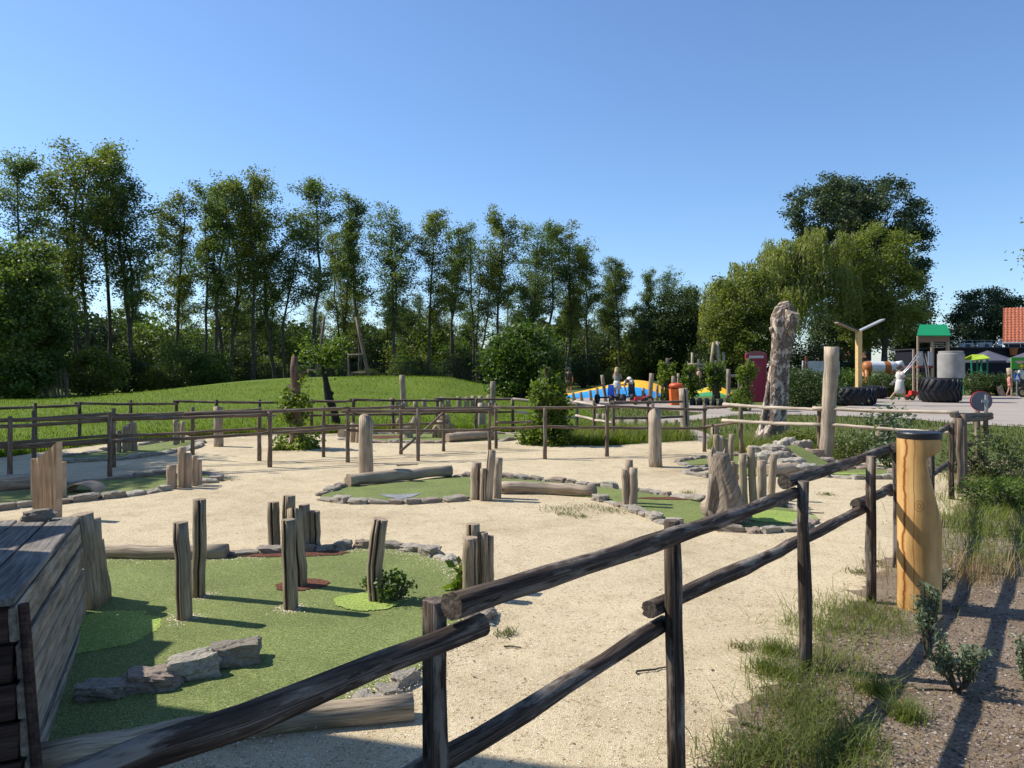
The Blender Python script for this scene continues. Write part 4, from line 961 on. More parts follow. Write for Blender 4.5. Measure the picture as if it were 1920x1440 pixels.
def trow_label(px):
    marks = [(-30, 'partly outside the picture at the far left'), (60, 'at the left edge above the dark maple'), (170, 'with the highest crown of the row'), (230, 'just right of the highest crown in the row'), (295, 'third of the tall left group in the row'), (350, 'thin and bare stemmed in the gap of the row'), (410, 'first right of the gap in the row'), (455, 'behind the second group left of centre'), (500, 'broad crowned in the second group of the row'), (550, 'behind the third group of the row'), (610, 'right edge of the second group of the row'), (660, 'short and set back left of the zip line pole'), (710, 'above the leaning zip line pole'), (770, 'above the leaning lawn tree gap'), (825, 'above the distant red roofed house'), (870, 'thin topped right of the distant house'), (910, 'short and set back left of the spiky crown'), (955, 'with a spiky crown above the round bush'), (1010, 'directly right of the spiky crowned one'), (1050, 'above the right side of the round bush'), (1085, 'with pale curved stem right of the round bush'), (1120, 'with a drooping tip right of the round bush'), (1150, 'short and set back above the white chalet'), (1190, 'above the woman by the bouncing pillow'), (1236, 'above the yellow end of the bouncing pillow'), (1275, 'second last before the willow'), (1400, 'last before the willow')]
    for m, s in marks:
        if px < m: return 'slender tree ' + s
for i, (px, top, d) in enumerate(ROW):
    x = XW(px, d); h = ZW(top, d); k = i % 9; s = h / 15.0
    put_copy(slim, used, k, (x, d, float(hz(x, d)) * .6 - .1), trng.uniform(0, 6.28), s * trng.uniform(.95, 1.25), trow_label(px), GT, sz=s)
GX = 'trees set back behind the slender row'
XT = [(95, 470, 62, 'beyond the gap under the highest crowns'), (240, 495, 66, 'behind the third tall crown'), (352, 545, 66, 'low in the open gap of the row'), (410, 515, 68, 'behind the first crown right of the gap'), (500, 530, 70, 'behind the broad second group'), (610, 575, 72, 'in the notch left of the zip line poles'), (662, 545, 72, 'behind the leaning zip line pole'), (715, 545, 74, 'between the zip line pole and the lawn pole'), (775, 555, 75, 'above the far red roof'), (825, 575, 76, 'above the white distant house'), (875, 580, 77, 'left of the spiky crowned tree'), (958, 535, 78, 'behind the round bush'), (1010, 540, 78, 'right behind the round bush'), (1050, 550, 79, 'above the dark clothed person'), (1120, 570, 80, 'left of the chalet windows'), (1190, 580, 80, 'above the bending person'), (1240, 595, 80, 'above the orange bin')]
for i, (px, top, d, lb) in enumerate(XT):
    h = ZW(top, d); s = h / 15.0; copy_tree(slim[(i * 4 + 2) % 9], (XW(px, d), d, -.1), trng.uniform(0, 6.28), s * trng.uniform(1.2, 1.6), 'smaller set back tree ' + lb, GX, s)
# understorey shrubs and small trees
GB = 'shrubs under the tree row'
bush = [make_bush('understorey_shrub', 'shrub', 'shrub', GB, 400 + i, 1.9, 1.7, [3.6, 4.6, 3.0, 5.2][i], 5200, .20, [L_BUSH, L_DARK, L_TREE[2], L_TREE[0]][i], nclump=80, sig=.17) for i in range(4)]
usedb = set()
def shrub_label(px, kd, row, s):
    marks = [(60, 'at the far left lawn corner'), (150, 'behind the leaning palings'), (260, 'below the highest tree crowns'), (360, 'left of the chain link fence'), (450, 'behind the chain link fence start'), (540, 'left of the ivy ringed stump'), (600, 'behind the leaning pollard'), (690, 'behind the zip line frame'), (770, 'behind the grey pole on the mound'), (880, 'beside the distant white house'), (960, 'left behind the round bush'), (1050, 'right behind the round bush'), (1110, 'left of the white chalet'), (1190, 'behind the blonde woman'), (1270, 'behind the bouncing pillow'), (1500, 'before the shady tree')]
    for m, t in marks:
        if px < m: break
    return ['mid green', 'dark', 'pale olive', 'tall green'][kd] + (' low' if s < .7 else '') + ' shrub ' + t + (', nearest rank', ', second rank', ', third rank', ', fourth rank', ', rearmost rank', ', hidden rank')[row]
k = 0
for j, (d0, x0, x1, st, s0) in enumerate([(47.5, -40, 420, 58, .62), (56, 380, 1180, 62, .62), (60, 60, 560, 66, 1.0), (68, 560, 1320, 60, 1.05), (78, 300, 1360, 80, 1.15), (64, -100, 340, 75, 1.35)]):
    px = x0
    while px < x1:
        d = d0 + trng.uniform(-2, 2) + (max(0, px) / 1300 * 6)
        x = XW(px, d); s = s0 * trng.uniform(.75, 1.2)
        put_copy(bush, usedb, k % 4, (x, d, float(hz(x, d)) * .5 - .05), trng.uniform(0, 6.28), s, shrub_label(px, k % 4, j, s), GB); k += 1
        px += st * trng.uniform(.7, 1.25)
# dense maple at the left edge
dome_tree('maple_tree', 'dense dark tree at the left edge of the picture', 61, (XW(30, 41), 41, 0), [(0, 0, 5.0, 2.9, 2.6), (1.2, -.5, 3.2, 2.2, 2.0), (-1.5, 0, 6.2, 2.2, 2.2), (.6, 0, 7.2, 1.4, 1.3)], 26000, .19, L_TREE[0], .22, 240, .32)
make_bush('shrub', 'pale leaved shrub at the lawn edge by the leaning palings', 'shrub', None, 62, 2.0, 1.6, 2.6, 5000, .2, L_TREE[2], (XW(165, 43), 43, 0))
make_bush('shrub', 'low shrub at the far left lawn corner', 'shrub', None, 63, 2.2, 1.6, 1.9, 4500, .2, L_BUSH, (XW(20, 40), 40, 0))
# the far wood that closes the view
rng = np.random.default_rng(77); n = 52000
x = rng.uniform(-95, 34, n); y = 100 + rng.uniform(0, 12, n)
top = 6.8 + 1.8 * np.sin(x * .31) + 1.2 * np.sin(x * .83 + 1) + .8 * np.sin(x * 1.9)
P = np.stack([x, y, rng.uniform(0, 1, n) ** .8 * top], 1)
V, F = leaf_cloud(P, .75, rng, .7)
tag(add('far_wood', V, F, L_DARK, origin=(0, 105, 0), tint=rng.uniform(0, 1, n)), 'dark far wood seen between the trunks', 'wood', kind='stuff')
# round bush on the lawn
make_bush('round_bush', 'big round glossy green bush at the end of the lawn', 'bush', None, 71, 1.75, 1.6, 3.5, 15000, .17, L_BUSH, (XW(978, 35), 35, .03), nclump=150, sig=.12)

# right-hand trees
def willow():
    d = 62; rng = np.random.default_rng(8); cx = XW(1460, d)
    root = thing('willow_tree', 'broad weeping willow with yellow green hanging strands', 'tree', (cx, d, 0))
    lines = [(np.array([(cx, d, -.1), (cx + .2, d, 2), (cx, d, 4.2)]), np.array([.6, .5, .42]), 10)]; P = []; T = []
    u_ = d / FPX
    boughs = []
    for (px, py, rx, rz, n) in [(1545, 455, 52, 34, 15), (1490, 475, 60, 44, 16), (1430, 505, 55, 42, 14), (1372, 545, 44, 40, 11), (1338, 590, 30, 36, 7), (1570, 530, 45, 50, 9), (1460, 560, 80, 40, 12)]:
        for _ in range(n):
            a = rng.uniform(0, 6.28); q = rng.uniform(.25, 1) ** .6; el = rng.uniform(.1, 1.0)
            boughs.append((XW(px, d) + math.cos(a) * rx * u_ * q, d + math.sin(a) * rx * u_ * q * 1.2, ZW(py, d) + rz * u_ * math.sqrt(max(0, 1 - q * q)) * el + rng.normal(0, .2), rng.uniform(.45, 1.0)))
    for (bx, by, bz, br) in boughs:
        e = np.array([bx, by, bz]); m = np.array([cx * .4 + bx * .6, d * .4 + by * .6, 3.8 + (bz - 3.8) * .75 + rng.uniform(0, .6)]); lines.append((np.array([(cx, d, 3.6), m, e]), np.array([.16, .09, .02]), 5))
        t0 = rng.uniform(0, 1)
        for k in range(26):
            a = rng.uniform(0, 6.28); q = rng.uniform(0, 1) ** .5 * br; x = bx + math.cos(a) * q; y = by + math.sin(a) * q; z = bz - q * q * .5 + rng.normal(0, .12)
            L = rng.uniform(1.0, 4.0); sx, sy = math.cos(a) * .12 + rng.normal(0, .05), math.sin(a) * .12 + rng.normal(0, .05); m_ = int(L * 8); tt = np.clip(t0 * .6 + rng.uniform(0, .5), 0, 1)
            for j in range(m_):
                f = j / m_; zz = z - f * L
                if zz < 1.0: break
                P.append((x + sx * f * 2 + rng.normal(0, .05), y + sy * f * 2 + rng.normal(0, .05), zz)); T.append(tt)
    mb = polytubes(lines); add('trunk', np.vstack(mb.V), mb.F, W_BARK, root, smooth=True, uv=np.vstack(mb.U))
    P = np.array(P); V, F = leaf_cloud(P, .30, rng, .27, droop=1.5)
    add('crown', V, F, L_WILLOW, root, tint=np.clip(np.array(T) * .7 + rng.uniform(0, .3, len(P)), 0, 1))
willow()
d = 84; U_ = d / FPX
def lob(px, py, rx, rz, cx, dd, dy=0): return (XW(px, dd) - XW(cx, dd), dy, ZW(py, dd), rx / FPX * dd, rz / FPX * dd)
dome_tree('poplar_tree', 'huge dark poplar rising behind the willow', 81, (XW(1622, d), d, 0), [lob(1545, 395, 78, 62, 1622, d), lob(1650, 400, 82, 70, 1622, d), lob(1600, 375, 60, 50, 1622, d, 2), lob(1700, 470, 50, 62, 1622, d), lob(1640, 480, 70, 60, 1622, d, 3), lob(1715, 560, 30, 50, 1622, d), lob(1560, 500, 60, 60, 1622, d, 3)], 70000, .27, L_POPLAR, .55, 420, .42)
d = 62; yg = leafmat('leaf_yellow_green', [(.08, .10, .02), (.155, .185, .035), (.25, .265, .07)], .45)
dome_tree('yellow_green_tree', 'loose yellow green tree right of the willow', 82, (XW(1655, d), d, 0), [lob(1650, 475, 62, 55, 1655, d), lob(1690, 560, 55, 60, 1655, d), lob(1615, 560, 50, 65, 1655, d), lob(1650, 600, 70, 50, 1655, d, 1)], 30000, .19, yg, .25, 220, .34)
d = 56
dome_tree('leafy_tree', 'mid green bushy tree in front of the willow', 83, (XW(1398, d), d, 0), [lob(1400, 560, 62, 58, 1398, d), lob(1365, 610, 52, 50, 1398, d), lob(1435, 615, 50, 55, 1398, d), lob(1400, 640, 70, 40, 1398, d)], 26000, .19, L_TREE[2], .22, 200, .30)
dome_tree('shady_tree', 'dark shady tree between the slender row and the willow', 84, (XW(1292, 66), 66, 0), [lob(1280, 600, 60, 62, 1292, 66), lob(1320, 620, 50, 50, 1292, 66), lob(1255, 620, 45, 50, 1292, 66)], 20000, .22, L_DARK, .25, 160, .36)
dome_tree('shady_tree', 'dark tree behind the yellow lamp post', 85, (XW(1600, 74), 74, 0), [lob(1600, 600, 70, 55, 1600, 74), lob(1560, 620, 45, 40, 1600, 74)], 16000, .24, L_POPLAR, .3, 120, .4)
dome_tree('shady_tree', 'dark tree behind the green roofed play tower', 88, (XW(1700, 78), 78, 0), [lob(1700, 615, 48, 45, 1700, 78), lob(1735, 640, 30, 32, 1700, 78)], 12000, .25, L_POPLAR, .25, 100, .4)
d = 80
dome_tree('roadside_tree', 'round grey green tree left of the orange tiled roof', 86, (XW(1850, d), d, 0), [lob(1850, 590, 55, 50, 1850, d), lob(1815, 615, 42, 38, 1850, d), lob(1895, 600, 45, 45, 1850, d)], 22000, .23, L_POPLAR, .3, 160, .38)
d = 40
make_tree('edge_tree', 'leafy branches reaching in at the right edge above the roof', 'tree', None, 87, ZW(400, d), .3, 3.6, 34, 6000, .2, L_TREE[2], stems=2, r0=.2, sig=.35, upw=.7, loc=(XW(2040, d), d, 0))
# low dark shrubs closing the right background
for i, (px, d, s, lb) in enumerate([(1330, 60, .8, 'dark shrub left of the red phone box'), (1375, 63, .9, 'dark shrub right behind the leaning climbing poles'), (1480, 60, .8, 'dark shrub behind the dead trunk'), (1540, 64, .9, 'dark shrub behind the grey sign board'), (1585, 60, .6, 'dark shrub below the brown roof'), (1700, 80, .9, 'dark shrub behind the play tower'), (1760, 86, .9, 'dark shrub left of the black building'), (1790, 90, 1.0, 'far dark shrub behind the concrete ring')]):
    copy_tree(bush[1], (XW(px, d), d, 0), i * 1.3, s, lb, 'shrubs behind the play square')

# ------------------------------------------------------------------ shrubs nearer by
HB = leafmat('leaf_hedge', [(.02, .045, .012), (.05, .085, .022), (.13, .16, .06)], .3)
d = 31; make_bush('hedge_shrub', 'dense flowering shrub between the dead trunk and the grey pole', 'shrub', 'shrubs around the play square', 90, 1.15, .9, 1.55, 9000, .085, HB, (XW(1512, d), d, 0), nclump=120, sig=.14)
d = 38; make_bush('hedge_shrub', 'low shrub right behind the yellow lamp post', 'shrub', 'shrubs around the play square', 91, 1.0, .7, 1.2, 6000, .1, HB, (XW(1658, 43.5), 43.5, 0), nclump=90, sig=.14)
d = 37; make_bush('hedge_shrub', 'leafy shrub left of the yellow lamp post', 'shrub', 'shrubs around the play square', 92, .9, .8, 1.5, 5000, .1, L_BUSH, (XW(1585, d), d, 0), nclump=80, sig=.14)
for i, (px, d, w, h, lb) in enumerate([(1835, 45, 1.0, 1.25, 'hedge plant below the green play hut'), (1872, 45, 1.0, 1.2, 'hedge plant left of the split log seats'), (1712, 44, .8, 1.2, 'hedge plant behind the play tower legs')]):
    make_bush('hedge_shrub', lb, 'shrub', 'shrubs around the play square', 93 + i, w, .7, h, 4000, .1, HB, (XW(px, d), d, 0), nclump=70, sig=.14)
make_bush('rose_shrub', 'reddish leaved shrub beside the round sign post', 'shrub', 'rose shrubs in the beds', 97, .7, .55, .62, 2600, .045, L_ROSE, (XW(1875, 11.0), 11.2, 0), nclump=90, sig=.10)
make_bush('rose_shrub', 'dark shrub at the foot of the leaning grey pole', 'shrub', 'rose shrubs in the beds', 98, .5, .4, .42, 2200, .045, L_ROSE, (XW(1615, 13.2), 13.4, 0), nclump=80, sig=.09)
make_bush('rose_shrub', 'bronze green shrub just right of the dead trunk foot', 'shrub', 'rose shrubs in the beds', 99, .4, .35, .4, 1800, .05, L_TREE[2], (XW(1500, 14.4), 14.6, 0), nclump=80, sig=.09)
make_bush('rose_shrub', 'low shrub by the right edge beyond the near bed', 'shrub', 'rose shrubs in the beds', 100, .45, .4, .34, 2600, .035, L_BUSH, (XW(1905, 8.6), 8.8, 0), nclump=80, sig=.09)
# ivy stumps
def ivy_stump(px, yb, ytop, wpx, label, seed, foot=(0, 0, 0), rings=None, leaves=2600, lsize=.075, prof=None, bark=None, lean=0, d=None, z0=0):
    d = d or dist(yb); rng = np.random.default_rng(seed); x = XW(px, d); H = ZW(ytop, d) - z0; r = wpx / FPX * d / 2
    root = thing('ivy_stump', label, 'stump', (x, d, z0), 'ivy covered stumps')
    t = np.linspace(0, 1, 8); P = np.stack([x + lean * t + rng.normal(0, .02, 8), d + rng.normal(0, .02, 8), z0 - .05 + t * (H + .05)], 1)
    V, F, U, M = tube(P, r * (1.25 - .75 * t), 14, rough=.09, seed=seed); add('trunk', V, F, bark or W_BARK, root, smooth=True, uv=U)
    for q in range(4):
        f = rng.uniform(.55, .95); a = rng.uniform(0, 6.28); b = np.array([x + lean * f, d, z0 + f * H]); e = b + np.array([math.cos(a) * .22, math.sin(a) * .22, .16])
        V, F, U, M = tube(np.array([b, e]), np.array([r * .35, r * .2]), 7); add('branch_stub', V, F, bark or W_BARK, root, uv=U)
    C = []
    for (z, rad, n) in prof:
        for _ in range(n): a = rng.uniform(0, 6.28); q = rng.uniform(.5, 1); C.append((x + lean * z / H + math.cos(a) * rad * q, d + math.sin(a) * rad * q, z0 + z + rng.normal(0, .10)))
    C = np.array(C); idx = rng.integers(0, len(C), leaves); Q = C[idx] + rng.normal(0, .075, (leaves, 3)); Q[:, 2] = np.maximum(Q[:, 2], z0 + .02)
    V, F = leaf_cloud(Q, lsize, rng, .75, up=.6); add('ivy', V, F, L_IVY, root, tint=rng.uniform(0, 1, leaves))
ivy_stump(556, 841, 668, 22, 'ivy ringed red brown tree stump inside the double fence', 1, prof=[(.08, .42, 12), (.15, .35, 10), (.75, .26, 12), (.92, .30, 14), (1.05, .22, 8)], leaves=2400, bark=wood('red_brown_bark', (.05, .03, .02), (.13, .08, .055), (.22, .15, .11), gs=(20, 4, 4)), lean=-.05)
ivy_stump(1027, 833, 690, 22, 'bushy ivy covered stump in front of the round bush', 2, prof=[(.1, .55, 26), (.25, .48, 22), (.5, .36, 16), (.75, .38, 18), (.95, .34, 18), (1.15, .36, 14), (1.35, .18, 6)], leaves=6500, bark=W_BARK)
ivy_stump(1386, 776, 672, 14, 'tall ivy column in front of the red phone box', 3, prof=[(.15, .34, 20), (.4, .40, 24), (.7, .28, 12), (1.05, .10, 3), (1.3, .28, 16), (1.5, .30, 16), (1.62, .18, 6)], leaves=4200, lsize=.075, d=29, lean=.42)
ivy_stump(1252, 760, 672, 12, 'ivy column left of the orange bin', 4, prof=[(.3, .3, 8), (.9, .35, 10), (1.3, .45, 14), (1.6, .4, 12)], leaves=2600, lsize=.1, d=38)
ivy_stump(1296, 757, 684, 10, 'ivy column right of the orange bin', 5, prof=[(.3, .25, 8), (.7, .4, 12), (1.1, .45, 14), (1.45, .35, 10)], leaves=2600, lsize=.1, d=39)
ivy_stump(1342, 755, 676, 12, 'ivy column beside the leaning climbing poles', 6, prof=[(.5, .3, 8), (.9, .45, 12), (1.3, .5, 16), (1.7, .5, 14)], leaves=3000, lsize=.1, d=41)
# leaning pollard on the lawn
def pollard():
    d = 21.8; rng = np.random.default_rng(4); root = thing('pollard_tree', 'small leaning pollard with a dark crooked trunk on the lawn', 'tree', (XW(628, d), d, 0))
    P = [rp3(632, 800, d), rp3(626, 770, d), rp3(616, 745, d), rp3(611, 715, d), rp3(606, 690, d), rp3(604, 675, d)]
    mb = MB(); mb.tube(P, [.13, .105, .12, .08, .07, .05], 10); mb.tube([rp3(616, 745, d), rp3(624, 735, d)], [.08, .05], 8); C = []
    for q in range(10):
        a = rng.uniform(0, 6.28); e = np.array(P[-1]) + np.array([math.cos(a) * .5, math.sin(a) * .5, rng.uniform(-.1, .55)]); mb.tube([P[-1], e], [.05, .015], 5); C += [e, (e + np.array(P[-1])) / 2]
    mb.done('trunk', plain('dark_bark', (.025, .02, .016), .9), root)
    C = np.array(C); i = rng.integers(0, len(C), 1300); V, F = leaf_cloud(C[i] + rng.normal(0, .15, (1300, 3)), .10, rng, .7); add('crown', V, F, L_IVY, root, tint=rng.uniform(0, 1, 1300))
pollard()

# ------------------------------------------------------------------ grass
def blades(P, h, w, rng, lean=.5, hv=.4):
    n = len(P); hh = h * (1 + hv * rng.uniform(-1, 1, n)); a = rng.uniform(0, 6.28, n); l = hh * rng.uniform(.05, lean, n)
    dx = np.stack([np.cos(a), np.sin(a), np.zeros(n)], 1); sx = np.stack([-np.sin(a), np.cos(a), np.zeros(n)], 1) * (w / 2)
    m = P + dx * (l * .35)[:, None] + np.stack([0 * hh, 0 * hh, hh * .6], 1); t = P + dx * l[:, None] + np.stack([0 * hh, 0 * hh, hh], 1)
    V = np.stack([P - sx, P + sx, m - sx * .8, m + sx * .8, t], 1).reshape(-1, 3); b = np.arange(n) * 5
    F = np.concatenate([np.stack([b, b + 1, b + 3], 1), np.stack([b, b + 3, b + 2], 1), np.stack([b + 2, b + 3, b + 4], 1)]); return V, F
def grass(name, label, P, h, w, mat, seed, lean=.5, hv=.4, clump=None):
    rng = np.random.default_rng(seed); V, F = blades(P, h, w, rng, lean, hv); t = rng.uniform(0, 1, len(P))
    return tag(add(name, V, F, mat, origin=(P[:, 0].mean(), P[:, 1].mean(), 0), tint=np.concatenate([t, t, t])), label, 'grass', kind='stuff')
rng = np.random.default_rng(31)
n = 90000; x = rng.uniform(-30, 2.7, n); fy = np.interp(x, sand_edge[:, 0], sand_edge[:, 1]); y = fy + rng.uniform(0, 1, n) ** 1.7 * 26
ok = (np.abs(x / y) < .72); x, y = x[ok], y[ok]; P = np.stack([x, y, hz(x, y)], 1)
grass('lawn_grass', 'short bright blades all over the lawn', P, .085, .018, L_GRASS, 1)
n = 9000; i = rng.uniform(-18, 2.4, n); y = np.interp(i, sand_edge[:, 0], sand_edge[:, 1]) + np.abs(rng.normal(0, .25, n)); 
grass('edge_grass', 'longer grass fringe where the lawn meets the grit', np.stack([i, y, 0 * i], 1), .16, .016, L_GRASS, 2)
def area(n, poly, rng):
    p = np.array([G(*q) for q in poly]); lo, hi = p.min(0), p.max(0); out = []
    while len(out) < n:
        q = rng.uniform(lo, hi, (n, 2)); ins = np.zeros(n, bool); j = len(p) - 1
        for k in range(len(p)):
            c = ((p[k, 1] > q[:, 1]) != (p[j, 1] > q[:, 1])) & (q[:, 0] < (p[j, 0] - p[k, 0]) * (q[:, 1] - p[k, 1]) / (p[j, 1] - p[k, 1] + 1e-12) + p[k, 0]); ins ^= c; j = k
        out += q[ins].tolist()
    return np.array([(a, b, 0) for a, b in out[:n]])
grass('tall_grass', 'long green grass strip between the grit and the path', area(9000, [(1050, 834), (1110, 836), (1200, 832), (1312, 826), (1260, 806), (1120, 800), (1050, 812)], rng), .19, .009, leafmat('long_grass_blade', [(.07, .10, .012), (.13, .17, .025), (.27, .28, .07)], .45), 3, 1.8, .8)
grass('tall_grass', 'long grass around the foot of the dead trunk', area(6500, [(1325, 843), (1420, 852), (1540, 858), (1690, 868), (1670, 852), (1500, 838), (1380, 828), (1335, 830)], rng), .18, .010, L_TUFT, 4, 1.2, .7)
n = 26000; q = np.stack([rng.uniform(1, 24, n), rng.uniform(14.5, 30, n)], 1); ok = (np.abs(q[:, 0] / q[:, 1]) < .70); q = q[ok]
def inpoly(q, p):
    ins = np.zeros(len(q), bool); j = len(p) - 1
    for k in range(len(p)):
        c = ((p[k][1] > q[:, 1]) != (p[j][1] > q[:, 1])) & (q[:, 0] < (p[j][0] - p[k][0]) * (q[:, 1] - p[k][1]) / (p[j][1] - p[k][1] + 1e-12) + p[k][0]); ins ^= c; j = k
    return ins
allsand = [tuple(v) for v in sand_edge] + [(7, 10), (-5, 0)]
q = q[~inpoly(q, [G(*p) for p in PF]) & ~inpoly(q, [G(*p) for p in PN]) & ~inpoly(q, allsand)]
grass('field_grass', 'short dry grass between the paths by the play square', np.stack([q[:, 0], q[:, 1], 0 * q[:, 0] - .03], 1), .09, .02, leafmat('grass_field_blade', [(.07, .085, .02), (.115, .14, .03), (.20, .20, .07)], .45), 5)
# near tufts on the right
def tufts(centers, n, sig, rng):
    c = np.array(centers); i = rng.integers(0, len(c), n); q = np.stack([c[i, 0], c[i, 1]], 1) + rng.normal(0, 1, (n, 2)) * (c[i, 2] * sig)[:, None]; return np.array([(a, b, 0.003) for a, b in q])
cs = []
for (px, py, s) in [(1520, 1180, .14), (1570, 1150, .18), (1620, 1140, .2), (1600, 1190, .2), (1650, 1170, .15), (1540, 1260, .16), (1500, 1280, .13), (1560, 1240, .14), (1480, 1330, .12), (1530, 1330, .13), (1490, 1390, .13), (1550, 1380, .13), (1590, 1400, .1), (1420, 1415, .10), (1380, 1430, .1), (1440, 1260, .06), (1450, 1225, .06), (1500, 1440, .14), (1560, 1430, .12), (1640, 1300, .05), (1700, 1350, .04)]:
    x, y = G(px, py); cs.append((x, y, s))
grass('near_grass', 'grey green grass tufts along the foot of the near fence', tufts(cs, 7000, .85, rng), .062, .004, L_TUFT, 6, 2.2, .6)
cs = []
for k in range(70):
    y = rng.uniform(6.2, 12.5); x = rng.uniform(.56 * y + .15, .70 * y); cs.append((x, y, .25))
for k in range(16):
    px, py = rng.uniform(1770, 1920), rng.uniform(930, 1010); cs.append((*G(px, py), .18))
grass('bed_grass', 'rank green grass and weeds beyond the bollard', tufts(cs, 7500, 1.0, rng), .085, .006, L_TUFT, 7, 2.0, .7)
cs = [(*G(px, py), .07) for (px, py) in [(1785, 1085), (1800, 1080), (1775, 1100), (1815, 1085), (1850, 1090), (1870, 1080), (1900, 1090), (1835, 1100), (1690, 1105), (1650, 1085)]]
grass('dry_grass', 'straw coloured dry grass stalks behind the bollard', tufts(cs, 420, 1.1, rng), .20, .0035, L_DRY, 8, .9, .5)
cs = [(*G(px, py), s) for (px, py, s) in [(1040, 955, .10), (1075, 958, .1), (1100, 950, .12), (1130, 955, .12), (1150, 960, .08), (1060, 965, .06), (1090, 970, .05), (1640, 1060, .06), (1610, 1075, .05), (1290, 925, .05), (425, 900, .1), (300, 908, .08), (1445, 935, .06), (1550, 928, .06), (1490, 920, .05), (1395, 1215, .04), (950, 1190, .03)]]
grass('grit_weeds', 'sparse dry weeds sprouting through the grit', tufts(cs, 1700, 1.0, rng), .024, .006, leafmat('weed_blade', [(.09, .085, .03), (.13, .15, .045), (.25, .22, .10)], .3), 9, 3.0, .6)
# gravel grains and crumbs
def grains(name, label, poly_n, mat, seed, s0, s1, region):
    rng = np.random.default_rng(seed); q = region(rng, poly_n); n = len(q); s = rng.uniform(s0, s1, n)
    D = np.array([(1, 0, 0), (0, 1, 0), (-1, 0, 0), (0, -1, 0), (0, 0, .7), (0, 0, -.3)]); a = rng.uniform(0, 6.28, n)
    V = D[None] * (1 + rng.uniform(-.35, .35, (n, 6, 1))); c, s_ = np.cos(a)[:, None], np.sin(a)[:, None]
    V = np.stack([V[..., 0] * c - V[..., 1] * s_, V[..., 0] * s_ + V[..., 1] * c, V[..., 2]], 2) * s[:, None, None] + q[:, None, :]
    b = (np.arange(n) * 6)[:, None, None]; T = np.array([(0, 1, 4), (1, 2, 4), (2, 3, 4), (3, 0, 4)])[None]; F = (b + T).reshape(-1, 3)
    return tag(add(name, V.reshape(-1, 3), F, mat, origin=(0, 5, 0), tint=np.repeat(rng.uniform(0, 1, n), 4)), label, 'gravel', kind='stuff')
def tintmat(name, stops):
    m, nt, b = nmat(name); at_ = N(nt, 'ShaderNodeAttribute', attribute_name='tint'); nt.links.new(ramp(nt, at_.outputs['Fac'], stops), b.inputs['Base Color']); return m
M_GRAIN = tintmat('grit_grain', [(0, (.13, .09, .06)), (.12, (.38, .29, .19)), (.4, (.58, .48, .33)), (.8, (.70, .61, .45)), (1, (.80, .75, .65))])
GREENS = [[G(*p) for p in [(150, 1050), (425, 1050), (640, 1035), (720, 1032), (850, 1062), (905, 1135), (840, 1210), (700, 1305), (400, 1392), (60, 1450)]], [G(*p) for p in [(600, 935), (850, 895), (1130, 916), (1400, 950), (1515, 975), (1420, 994), (1190, 959), (1000, 926), (760, 941)]]]
def sreg(rng, n):
    y = 2.2 + rng.uniform(0, 1, n) ** 1.5 * 9; x = rng.uniform(-.72, .62, n) * y; q = np.stack([x, y], 1)
    right = (x - (-.2)) * .77 - (y - 1.99) * .63 < np.abs(rng.normal(0, .13, n))
    ok = right & ~inpoly(q, GREENS[0]) & ~inpoly(q, GREENS[1]); q = q[ok]; return np.stack([q[:, 0], q[:, 1], 0 * q[:, 0] + .001], 1)
grains('grit_grains', 'loose cream grit grains on the course', 50000, M_GRAIN, 3, .002, .0055, sreg)
def treg(rng, n):
    e = np.array([G(*p) for p in smooth_poly([(150, 1050), (300, 1052), (425, 1050), (520, 1040), (640, 1035), (720, 1032), (790, 1042), (850, 1062), (885, 1095), (905, 1135), (890, 1170), (840, 1210), (775, 1270), (700, 1305), (560, 1345), (400, 1392), (250, 1425)], 6, False)])
    i = rng.integers(0, len(e), n); q = e[i] + rng.normal(0, .09, (n, 2)); b_ = np.array([G(*p) for p in [(346, 1165), (373, 1123), (546, 1146), (564, 1103), (708, 1131), (883, 1122)]]); k = rng.integers(0, len(b_), n // 3)
    q2 = b_[k] + rng.normal(0, .055, (n // 3, 2)); q3 = np.stack([rng.uniform(-3, -.2, n // 5), rng.uniform(3.4, 6.6, n // 5)], 1); q3 = q3[inpoly(q3, GREENS[0])]; q = np.vstack([q, q2]); return np.stack([q[:, 0], q[:, 1], 0 * q[:, 0] + .021], 1)
grains('blown_grit', 'cream grit scattered over the edge of the near green', 5000, M_GRAIN, 6, .0025, .006, treg)
def breg(rng, n):
    y = 2.6 + rng.uniform(0, 1, n) ** 1.3 * 6; x = rng.uniform(.2, .72, n) * y; ok = (x - (-.2)) * .77 - (y - 1.99) * .63 > .03; return np.stack([x[ok], y[ok], 0 * x[ok] + .006], 1)
grains('soil_crumbs', 'small soil crumbs and stones in the bed', 16000, tintmat('soil_crumb', [(0, (.05, .038, .03)), (.5, (.17, .13, .10)), (.9, (.30, .25, .20)), (1, (.45, .40, .34))]), 4, .003, .011, breg)
